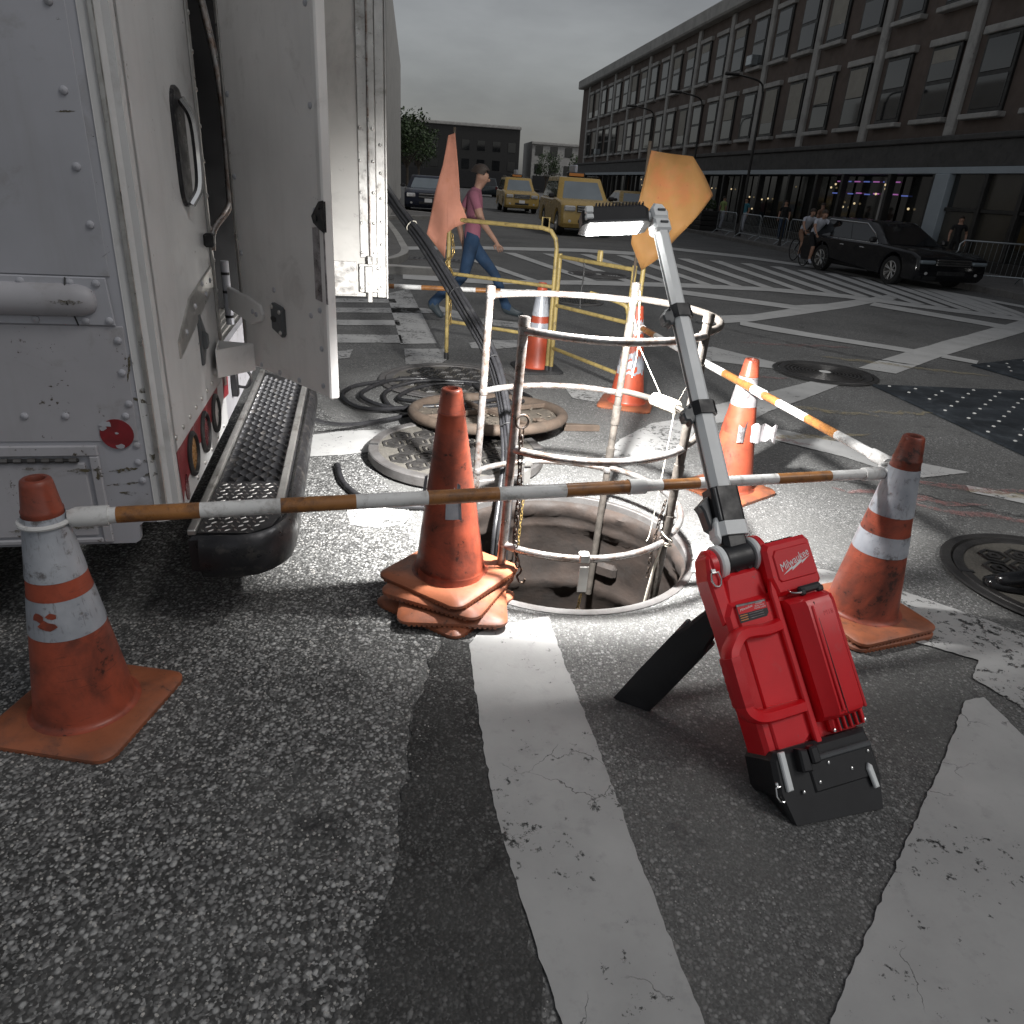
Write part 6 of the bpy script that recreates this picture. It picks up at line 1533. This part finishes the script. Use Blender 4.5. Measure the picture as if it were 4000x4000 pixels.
# ------------------------------------------------------------------ vehicles (local x forward, y left, z up)
def vehicle(label, cat, X, S, paint, taxi=False, group=None, name='car'):
    t = thing(name, label, cat, X, group)
    L, W, wb, wr = S['L'], S['W'], S['wb'], S['wr']; w = W / 2
    xf = L / 2; xr = -L / 2; fx, rx = S['fx'], S['fx'] - wb
    z0 = S['clear']; belt = S['belt']; hood = S['hood']; nose = S['nose']
    ar = wr * 1.16
    def arch(cx): return [(cx + ar * math.cos(a), max(z0, wr + ar * math.sin(a))) for a in [PI * i / 9 for i in range(10)]]   # right to left
    lower = [(xr + .10, z0), (rx - ar, z0)] + arch(rx)[::-1] + [(fx - ar, z0)] + arch(fx)[::-1] + [(fx + ar, z0), (xf - .12, z0), (xf - .01, z0 + .12), (xf, nose * .62), (xf - .05, nose), (xf - .30, hood - .02), (S['cowl'], hood + .06), (S['cowl'] - .3, belt), (xr + .15, belt + .02), (xr + .03, belt - .12), (xr, z0 + .35), (xr + .02, z0 + .1)]
    pl = []
    for p in lower:
        if not pl or (Vector(p) - Vector(pl[-1])).length > .012: pl.append(p)
    m = MB(); secs = []
    for y, ins in ((-w + .0, .050), (-w + .035, .016), (-w + .10, .0), (w - .10, 0), (w - .035, .016), (w, .050)):
        q = offset_poly(pl, ins) if ins else pl
        secs.append([(p[0], y, p[1]) for p in q])
    m.loft(secs); m.build('body', M[paint], t, True, 35)
    m = MB(); m.box(((fx + rx) / 2, 0, .42), (L * .82, W * .80, .40), .05); m.build('underbody', M['rubber'], t)
    # greenhouse
    H = S['H']; wr_ = S['roofw'] / 2; wb_ = w - .06
    ba, bb_ = S['gh_b']; ta, tb_ = S['gh_t']         # rear/front x at belt and roof
    m = MB(); secs = []
    for u, dz in ((0, 0), (.5, .5), (.86, .88), (.97, .98), (1.0, 1.0)):
        z = belt - .03 + (H - belt + .03) * dz; k = u if u < .97 else (.985 if u < 1 else 1.04)
        x0 = ba + (ta - ba) * k; x1 = bb_ + (tb_ - bb_) * k; yy = wb_ + (wr_ - wb_) * k
        if u == 1.0: x0 += .10; x1 -= .10; yy -= .08
        secs.append([(x0, -yy + .10, z), (x0 + .08, -yy, z), (x1 - .12, -yy, z), (x1, -yy + .14, z), (x1, yy - .14, z), (x1 - .12, yy, z), (x0 + .08, yy, z), (x0, yy - .10, z)])
    m.loft(secs); m.build('cabin', M[paint], t, True, 30)
    def gp(u, side, x):   # point on the cabin side
        z = belt - .03 + (H - belt + .03) * u; yy = wb_ + (wr_ - wb_) * u; return (x, side * (yy + .006), z)
    def glassq(pts, name, mat): 
        m = MB(); m.add(pts, [tuple(range(len(pts)))]); return m.build(name, M[mat], t)
    lo, hi = .10, .80
    xfl = lambda u: bb_ + (tb_ - bb_) * u; xrl = lambda u: ba + (ta - ba) * u
    # windscreen and rear window with real offset from the cabin
    for nm, fx_, off, mat in (('windscreen', xfl, .008, S.get('ws', 'glass_sky')), ('rear_window', xrl, -.008, 'glass_dark')):
        pts = []
        for u, sg in ((.06, -1), (.06, 1), (.86, 1), (.86, -1)):
            yy = (wb_ + (wr_ - wb_) * u - .16) * sg; pts.append((fx_(u) + off, yy, belt - .03 + (H - belt + .03) * u + .004))
        glassq(pts, nm, mat)
    cuts = S['pillars']
    for sd in (-1, 1):
        for a, b in zip(cuts[:-1], cuts[1:]):
            xs = lambda f_, u: xrl(u) + .14 + (xfl(u) - .20 - xrl(u) - .14) * f_
            g = .018
            glassq([gp(lo, sd, xs(a, lo) + g), gp(lo, sd, xs(b, lo) - g), gp(hi, sd, xs(b, hi) - g), gp(hi, sd, xs(a, hi) + g)], 'side_window', 'glass_dark')
        m = MB(); m.box((xfl(.1) - .22, sd * (w + .09), belt + .08), (.12, .20, .14), .04); m.build('wing_mirror', M['black_steel'], t)
        m = MB(); 
        m.box((xf - .06, sd * (w - .26), nose - .10 * (1 if not S.get('lowlamp') else .9)), S.get('hl', (.16, .36, .16)), .03); m.build('headlamp', M[S.get('hlm', 'lamp_glass')], t)
        m = MB(); m.lathe([(.055, 0), (.05, .02), (.001, .024)], 14, X=basis((xf - .025, sd * (w - .28), z0 + .20), (0, 1, 0), (0, 0, 1), (1, 0, 0))); m.build('fog_lamp', M['lamp_glass'], t)
        m = MB(); m.box((xr + .03, sd * (w - .16), belt - .20), (.08, .20, .26), .03); m.build('tail_lamp', M['lens_red'], t)
        for xx in (fx - 1.25, fx - 2.1):
            m = MB(); m.box((xx, sd * (w + .012), belt - .14), (.17, .025, .03), .008); m.build('door_handle', M['chrome' if not taxi else paint], t)
        if S.get('trim'):
            m = MB(); m.tube([gp(lo - .06, sd, xrl(lo) + .12), gp(lo - .06, sd, xfl(lo) - .20), gp(.45, sd, xfl(.45) - .17), gp(.84, sd, xfl(.84) - .30), gp(.88, sd, xrl(.88) + .3), gp(.5, sd, xrl(.5) + .14)], .016, 6); m.build('window_trim', M['chrome'], t, True)
        for x in (fx, rx):
            wh = empty('wheel'); wh.parent = t; wh.matrix_local = basis((x, sd * (w - .125), wr), (1, 0, 0), (0, 0, sd), (0, -sd * 1.0, 0)) if False else basis((x, sd * (w - .125), wr), (1, 0, 0), (0, 0, 1), (0, -1, 0)) @ (Matrix.Rotation(PI, 4, 'X') if sd > 0 else Matrix.Identity(4))
            m = MB(); m.lathe([(wr * .64, -.11), (wr * .94, -.115), (wr, -.085), (wr, .085), (wr * .94, .115), (wr * .66, .11)], 30); m.build('tyre', M['tyre'], wh, True, 30)
            m = MB(); m.lathe([(wr * .68, .10), (wr * .62, .112), (wr * .60, .06), (wr * .60, -.08)], 28); m.lathe([(.001, .075), (.045, .075), (.06, .06), (.06, .0)], 12)
            for k in range(7):
                a = 2 * PI * k / 7
                for da in (-.13, .13):
                    m.tube([(.045 * math.cos(a), .045 * math.sin(a), .066), (wr * .62 * math.cos(a + da), wr * .62 * math.sin(a + da), .088)], .014, 5)
            m.build('rim', M['alu'], wh, True, 30)
    # grille
    g = MB(); g.box((xf - .02, 0, nose - .10), (.07, W * S.get('grw', .46), S.get('grh', .20)), .015); go = g.build('grille', M['rubber'], t)
    for k in range(S.get('bars', 3)):
        m = MB(); m.box((xf + .018, 0, nose - .10 + (k - (S.get('bars', 3) - 1) / 2) * S.get('grh', .20) / S.get('bars', 3)), (.02, W * S.get('grw', .46) * .98, .022), .005); m.build('grille_bar', M['chrome'], go)
    m = MB(); m.box((xf - .02, 0, z0 + .20), (.05, W * .40, .10), .01); m.build('lower_grille', M['rubber'], t)
    m = MB(); m.box((xf + .004, 0, z0 + .30), (.012, .31, .15), .004); S.get('plate', True) and m.build('number_plate', M['white_print'], t)
    if taxi:
        m = MB(); m.box(((ta + tb_) / 2 + .25, 0, H + .09), (.26, .62, .16), .04); rs = m.build('roof_sign', M['tool_black'], t)
        m = MB(); m.box(((ta + tb_) / 2 + .383, 0, H + .09), (.004, .5, .09), .0); m.build('sign_face', M['orange_print'], rs)
        m = MB(); m.box(((ta + tb_) / 2 - .25, 0, H + .21), (1.0, .10, .36), .02); ad = m.build('roof_advert', M['cloth_white'], t)
        for sd in (-1, 1): MB().tube([(ta + .2, sd * (wr_ - .04), H + .02), (ta + .25, sd * (wr_ - .04), H + .06), (tb_ - .25, sd * (wr_ - .04), H + .06), (tb_ - .2, sd * (wr_ - .04), H + .02)], .014, 6).build('roof_rail', M['black_steel'], t, True)
    return t
SUV = dict(L=4.44, W=1.82, wb=2.62, wr=.355, fx=1.36, clear=.26, belt=1.06, hood=1.04, nose=.92, cowl=.78, H=1.72, roofw=1.36, gh_b=(-2.10, 1.02), gh_t=(-1.86, .30), pillars=(0, .30, .63, 1.0))
SEDAN = dict(L=5.3, W=1.95, wb=2.95, wr=.34, fx=1.62, clear=.22, belt=.95, hood=.92, nose=.80, cowl=.95, H=1.46, roofw=1.34, gh_b=(-1.85, 1.05), gh_t=(-1.05, .10), pillars=(0, .48, 1.0), grw=.40, grh=.22, bars=2)
WAGON = dict(L=5.00, W=1.98, wb=3.02, wr=.345, fx=1.55, clear=.20, belt=.92, hood=.86, nose=.74, cowl=1.00, H=1.44, roofw=1.34, gh_b=(-2.38, 1.12), gh_t=(-1.95, .10), pillars=(0, .30, .62, 1.0), trim=True, grw=.50, grh=.16, bars=3, ws='glass_dark', hl=(.20, .42, .085), hlm='glass_sky', plate=False)
fw = Vector((-SD.x, -SD.y)); hdg = math.atan2(fw.y, fw.x)
def place(S, fxp, s, turn=0.0):
    """vehicle matrix with its front axle over the ground point fxp"""
    a = hdg + turn; d = Vector((math.cos(a), math.sin(a))); c = Vector(fxp) - d * S['fx'] * s
    return TR((c.x, c.y, 0), a, 0, 0, s)
vehicle('nearest yellow taxi at the crossing behind the lamp head', 'taxi', place(SUV, (1.85, 27.9), 1.10), SUV, 'taxi', True, 'yellow taxis in the street', 'taxi')
vehicle('farther yellow taxi following behind the nearest one at left', 'taxi', place(SUV, (-.75, 45.5), 1.08), SUV, 'taxi', True, 'yellow taxis in the street', 'taxi')
vehicle('yellow saloon taxi half hidden by the amber flag', 'taxi', place(SEDAN, (5.6, 41.0), 1.06), SEDAN, 'taxi', False, 'yellow taxis in the street', 'taxi')
pb_ = st(.55, -.45)
vehicle('long black car parked at the far kerb', 'car', place(WAGON, pb_, .90, R_(5)), WAGON, 'car_black')
vehicle('dark blue saloon with upright grille behind the orange flag', 'car', place(SEDAN, (-5.0, 37.5), 1.12), SEDAN, 'car_navy')
vehicle('small dark estate car far away behind the man', 'car', place(SUV, (-5.2, 86), 1.05, PI), SUV, 'car_grey')
# dark box lorry beyond the saloon taxi
tv = thing('box_lorry', 'dark box lorry far up the street behind the saloon taxi', 'lorry', place(SEDAN, (8.2, 62), 1.0))
MB().box((-2.6, 0, 2.1), (5.2, 2.4, 2.9), .06).build('cargo_box', M['shop_dark'], tv)
MB().box((.9, 0, 1.35), (1.7, 2.2, 1.9), .15).build('cab', M['stone'], tv)
MB().box((1.74, 0, 1.75), (.06, 1.9, .75), .02).build('windscreen', M['glass_dark'], tv)
for x in (.9, -3.6):
    for y in (-1.0, 1.0):
        MB().lathe([(.2, -.13), (.46, -.14), (.5, -.1), (.5, .1), (.46, .14), (.2, .13)], 20, X=basis((x, y, .5), (1, 0, 0), (0, 0, 1), (0, -1, 0))).build('wheel', M['tyre'], tv, True, 30)

# ------------------------------------------------------------------ shop building on the right
FB = 3.6
shop = thing('shop_row', 'low dark glass shopfront with pale column along the far pavement', 'building', XS(0, FB, 0))
# local: x along street (far = +), y towards the road, z up
def sb(x0, x1, y0, y1, z0, z1, name, mat, ch=.0, parent=shop):
    return MB().box(((x0 + x1) / 2, (y0 + y1) / 2, (z0 + z1) / 2), (x1 - x0, y1 - y0, z1 - z0), ch).build(name, M[mat], parent)
sb(-24, 62, -9, -.9, .1, 3.75, 'interior_block', 'shop_dark')
M['blind'] = pm('window_blind', (.34, .32, .28), .8, 0, .1, 3); M['brick_dark'] = pm('upper_brick', (.13, .10, .085), .85, 0, .2, 1.5, (.10, .08, .07), .4, 2.5, .3, 40)
sb(-24, 62, -.9, .04, 2.60, 2.78, 'fascia_trim', 'pale_metal', .01)
sb(-24, 62, -.9, .0, 2.785, 3.45, 'fascia', 'fascia', .01)
sb(-24, 62, -1.0, .10, 3.455, 3.62, 'string_course', 'fascia', .03)
sb(-24, 62, -9, -.3, 3.625, 10.2, 'upper_wall', 'brick_dark')
sb(-24, 62, -1.2, .25, 9.9, 10.6, 'cornice', 'stone', .08)
wf = MB().box((0, 0, 0), (1.35, .14, 1.95), .02).mesh('window_frame', M['shop_frame'])
wg = MB().box((0, .075, .46), (1.15, .03, .82), .01).mesh('window_pane', M['glass_dark']); wg2 = MB().box((0, .075, -.46), (1.15, .03, .82), .01).mesh('window_pane', M['glass_dark'])
ws_ = MB().box((0, .10, -1.06), (1.6, .28, .14), .02).mesh('window_sill', M['stone']); wl_ = MB().box((0, .06, 1.08), (1.6, .20, .2), .02).mesh('window_lintel', M['stone'])
rw = random.Random(44); blinds = [MB().box((0, .094, .87 - h_ / 2), (1.12, .006, h_), .001).mesh('blind', M['blind']) for h_ in (.35, .6, .9, 1.3)]; acm = MB().box((.1, .22, -.72), (.62, .40, .42), .03).mesh('air_conditioner', M['steel_rail'])
for j in range(2):
    for i in range(34):
        f_ = obj('window', wf, shop, TR((-20 + i * 2.35, -.28, 5.15 + j * 3.0)))
        for me_ in (wg, wg2, ws_, wl_): obj(me_.name, me_, f_)
        q_ = rw.random()
        if q_ < .45: sb_h = rw.choice((.35, .6, .9, 1.3)); obj('blind', blinds[(.35, .6, .9, 1.3).index(sb_h)], f_)
        elif q_ < .58: obj('air_conditioner', acm, f_)
for i in range(18): sb(-21.3 + i * 4.7, -20.9 + i * 4.7, -.32, -.16, 3.63, 9.88, 'pilaster', 'stone', .03)
sb(-24, 62, -.3, .02, .13, .42, 'plinth', 'shop_frame', .01)
sb(6.08, 6.72, -.3, .10, .13, 2.598, 'pale_column', 'pale_metal', .02)
xs_ = [-12, -9.4, -6.8, -4.2, -1.6, 1.0, 3.1, 4.55, 6.06]
for i, (a, b) in enumerate(zip(xs_[:-1], xs_[1:])):
    sb(a, a + .14, -.2, .03, .425, 2.598, 'mullion', 'shop_frame', .01)
    sb(a + .145, b - .005, -.12, -.10, .425, 1.60, 'lower_pane', 'shop_glass2' if i in (6, 7) else 'shop_glass')
    sb(a + .145, b - .005, -.14, -.02, 1.605, 1.70, 'transom', 'shop_frame', .01)
    sb(a + .145, b - .005, -.12, -.10, 1.705, 2.595, 'upper_pane', 'shop_glass2' if i == 6 else 'shop_glass')
x = 6.74; i = 0
while x < 58:
    w_ = (2.3, 2.9, 1.9)[i % 3]
    sb(x, x + .16, -.2, .04, .425, 2.598, 'mullion', 'shop_frame', .01)
    sb(x + .165, x + w_ - .005, -.55, -.53, .425, 2.55, 'window_pane', 'shop_glass')
    if i % 2: sb(x + .9, x + 1.0, -.5, -.42, .425, 2.5, 'inner_post', 'stone' if i % 4 == 1 else 'cloth_tan')
    x += w_; i += 1
rnd = random.Random(12)
for k in range(26):
    x = rnd.uniform(8, 40); z = rnd.uniform(1.1, 2.4)
    MB().lathe([(.001, -.04), (.035, -.02), (.035, .02), (.001, .04)], 8).build('shop_lamp', M['bulb'], shop, True, X=TR((x, -.42, z)))
for k in range(9):
    sb(8.6 + k * .55, 8.6 + k * .55 + .34, -.46, -.44, 1.95 + .03 * (k % 2), 1.99 + .03 * (k % 2), 'neon_tube', 'neon' if k % 2 else 'neon_b')
for k in range(7):
    sb(9.2 + k * .6, 9.2 + k * .6 + .36, -.46, -.44, 2.36, 2.40, 'neon_tube', 'neon_b' if k % 2 else 'neon')
# ------------------------------------------------------------------ crowd barriers, planter, bollard, lamp posts on the far pavement
def crowd_barrier(label, t_, off, turn=0.0, L=1.9):
    t = thing('crowd_barrier', label, 'barricade', XS(t_, off, .135) @ TR((0, 0, 0), turn), 'steel crowd barriers on the far pavement')
    h = .88
    MB().tube([(-L / 2, 0, .16), (-L / 2, 0, h - .08), (-L / 2 + .08, 0, h), (L / 2 - .08, 0, h), (L / 2, 0, h - .08), (L / 2, 0, .16)], .019, 8, True).build('frame', M['steel_rail'], t, True)
    bm_ = MB().tube([(0, 0, .16), (0, 0, h)], .006, 5).mesh('bar', M['steel_rail'])
    for k in range(14): obj('bar', bm_, t, TR((-L / 2 + (k + 1) * L / 15, 0, 0)))
    for x in (-L / 2 + .2, L / 2 - .2): MB().tube([(x, -.28, .01), (x, -.10, .15), (x, .10, .15), (x, .28, .01)], .016, 6).build('foot', M['steel_rail'], t, True)
for i, (t_, off, tu) in enumerate(((22.6, 1.05, .05), (15.8, 1.0, 0), (13.6, 1.07, -.03), (11.4, 1.0, .04), (9.3, 1.05, 0))):
    crowd_barrier(['crowd barrier nearest the amber flag, left of the planter', 'first crowd barrier right of the dark planter', 'second crowd barrier right of the dark planter', 'crowd barrier beside the black bollard', 'crowd barrier behind the cyclists'][i], t_, off, tu)
crowd_barrier('crowd barrier standing end-on by the bonnet of the black car', .55, 1.3, R_(70), 1.7)
pl_ = thing('planter', 'square black planter box on the far pavement', 'planter', XS(19.0, 1.2, .135))
for k in range(4):
    MB().box((0, 0, .10 + k * .21), (1.7, .9, .195), .02).build('planter_board', M['shop_frame'], pl_)
m = MB(); rnd = random.Random(4)
for _ in range(420):
    a = rnd.uniform(0, 6.28); rr = rnd.random() ** .5; p = Vector((rr * .8 * math.cos(a), rr * .42 * math.sin(a), .92 + rnd.random() * .55 * (1 - rr * .5))); s = .07
    q = Euler((rnd.uniform(-1, 1), rnd.uniform(-1, 1), rnd.uniform(0, 6))).to_matrix().to_4x4()
    m.add([(-s, 0, 0), (0, -s * .4, .01), (s, 0, 0), (0, s * .4, .01)], [(0, 1, 2, 3)], X=Matrix.Translation(p) @ q)
m.build('foliage', M['leaf'], pl_)
b = thing('bollard', 'slim black bollard by the kerb behind the cyclists', 'bollard', XS(10.2, .75, .135)); MB().lathe([(.06, 0), (.06, .04), (.045, .06), (.045, .82), (.055, .84), (.05, .9), (.001, .92)], 14).build('shaft', M['shop_frame'], b, True, 30)
for i, t_ in enumerate((15.0, 21.5, 29.0)):
    l_ = thing('lamp_post', ['lamp post on the far pavement behind the crowd barriers', 'lamp post on the far pavement beside the planter', 'farthest lamp post on the far pavement'][i], 'lamp post', XS(t_, 1.25, .135), 'lamp posts on the far pavement')
    MB().lathe([(.12, 0), (.12, .25), (.08, .35), (.06, .5), (.045, 5.2)], 12).build('pole', M['shop_frame'], l_, True, 30); MB().tube(spline([(0, 0, 5.1), (0, .2, 5.5), (0, 1.2, 5.7)], 6), .035, 8).build('arm', M['shop_frame'], l_, True); MB().box((0, 1.35, 5.68), (.2, .55, .12), .04).build('lantern', M['shop_frame'], l_)
# ------------------------------------------------------------------ far end of the street
def leafy_tree(label, X, h, rad, seed, group):
    t = thing('street_tree', label, 'tree', X, group); rnd = random.Random(seed)
    m = MB(); m.tube([(0, 0, 0), (.05, 0, h * .3), (0, .05, h * .6)], [.16, .12, .07], 8)
    for k in range(6):
        a = k * 1.05; m.tube([(0, 0, h * .35), (rad * .35 * math.cos(a), rad * .35 * math.sin(a), h * .6), (rad * .7 * math.cos(a), rad * .7 * math.sin(a), h * .78)], [.07, .05, .02], 6)
    m.build('trunk', M['bark'], t, True)
    m = MB(); cl_ = [(rnd.uniform(-1, 1) * rad * .7, rnd.uniform(-1, 1) * rad * .7, h * rnd.uniform(.5, 1.0), rad * rnd.uniform(.25, .5)) for _ in range(16)]
    for _ in range(1800):
        c = rnd.choice(cl_); d = Vector((rnd.gauss(0, 1), rnd.gauss(0, 1), rnd.gauss(0, .8))).normalized() * c[3] * rnd.random() ** .4; p = Vector(c[:3]) + d; s = rnd.uniform(.10, .2)
        q = Euler((rnd.uniform(-1, 1), rnd.uniform(-1, 1), rnd.uniform(0, 6))).to_matrix().to_4x4()
        m.add([(-s, 0, 0), (0, -s * .5, 0), (s, 0, 0), (0, s * .5, 0)], [(0, 1, 2, 3)], X=Matrix.Translation(p) @ q)
    m.build('crown', M['leaf'], t); return t
def block(label, X, w, d, h, mat, bays, floors, z1=4.2):
    t = thing('building', label, 'building', X)
    MB().box((0, d / 2, h / 2), (w, d, h), .1).build('wall', M[mat], t)
    MB().box((0, -.15, h - .3), (w + .3, .5, .5), .08).build('cornice', M['stone'], t)
    wm = MB().box((0, -.02, 0), (w / bays * .5, .12, 1.7), .02).mesh('window', M['glass_dark'])
    for i in range(bays):
        for j in range(floors): obj('window', wm, t, TR((-w / 2 + (i + .5) * w / bays, 0, z1 + j * 3.2)))
    MB().box((0, -.12, 1.6), (w * .96, .3, 2.9), .02).build('shopfront', M['shop_dark'], t)
    return t
f2 = math.atan2(SD.y, SD.x) - PI / 2
for i, (x, y, w, h, mat, lb) in enumerate(((-16, 150, 26, 11, 'shop_frame', 'dark building closing the far end of the street at left'), (12, 158, 26, 9, 'stone', 'pale stone building closing the far end of the street at right'))):
    block(lb, TR((x, y, 0), f2), w, 12, h, mat, 9, 2)
block('pale corner building beyond the left pavement behind the truck', TR((-16.5, 36, 0), f2 + PI / 2 + PI), 40, 10, 8.5, 'stone', 12, 1)
for i, (x, y, h) in enumerate(((-11.0, 62, 5.5), (-12.5, 78, 6.0), (-14, 96, 6.5), (2, 140, 6.0), (8, 128, 5.5))):
    leafy_tree(['street tree nearest on the left pavement', 'second street tree on the left pavement', 'third street tree on the left pavement', 'far tree in front of the end buildings', 'far tree at the right of the end buildings'][i], TR((x, y, .1)), h, 2.6, 90 + i, 'far street trees')
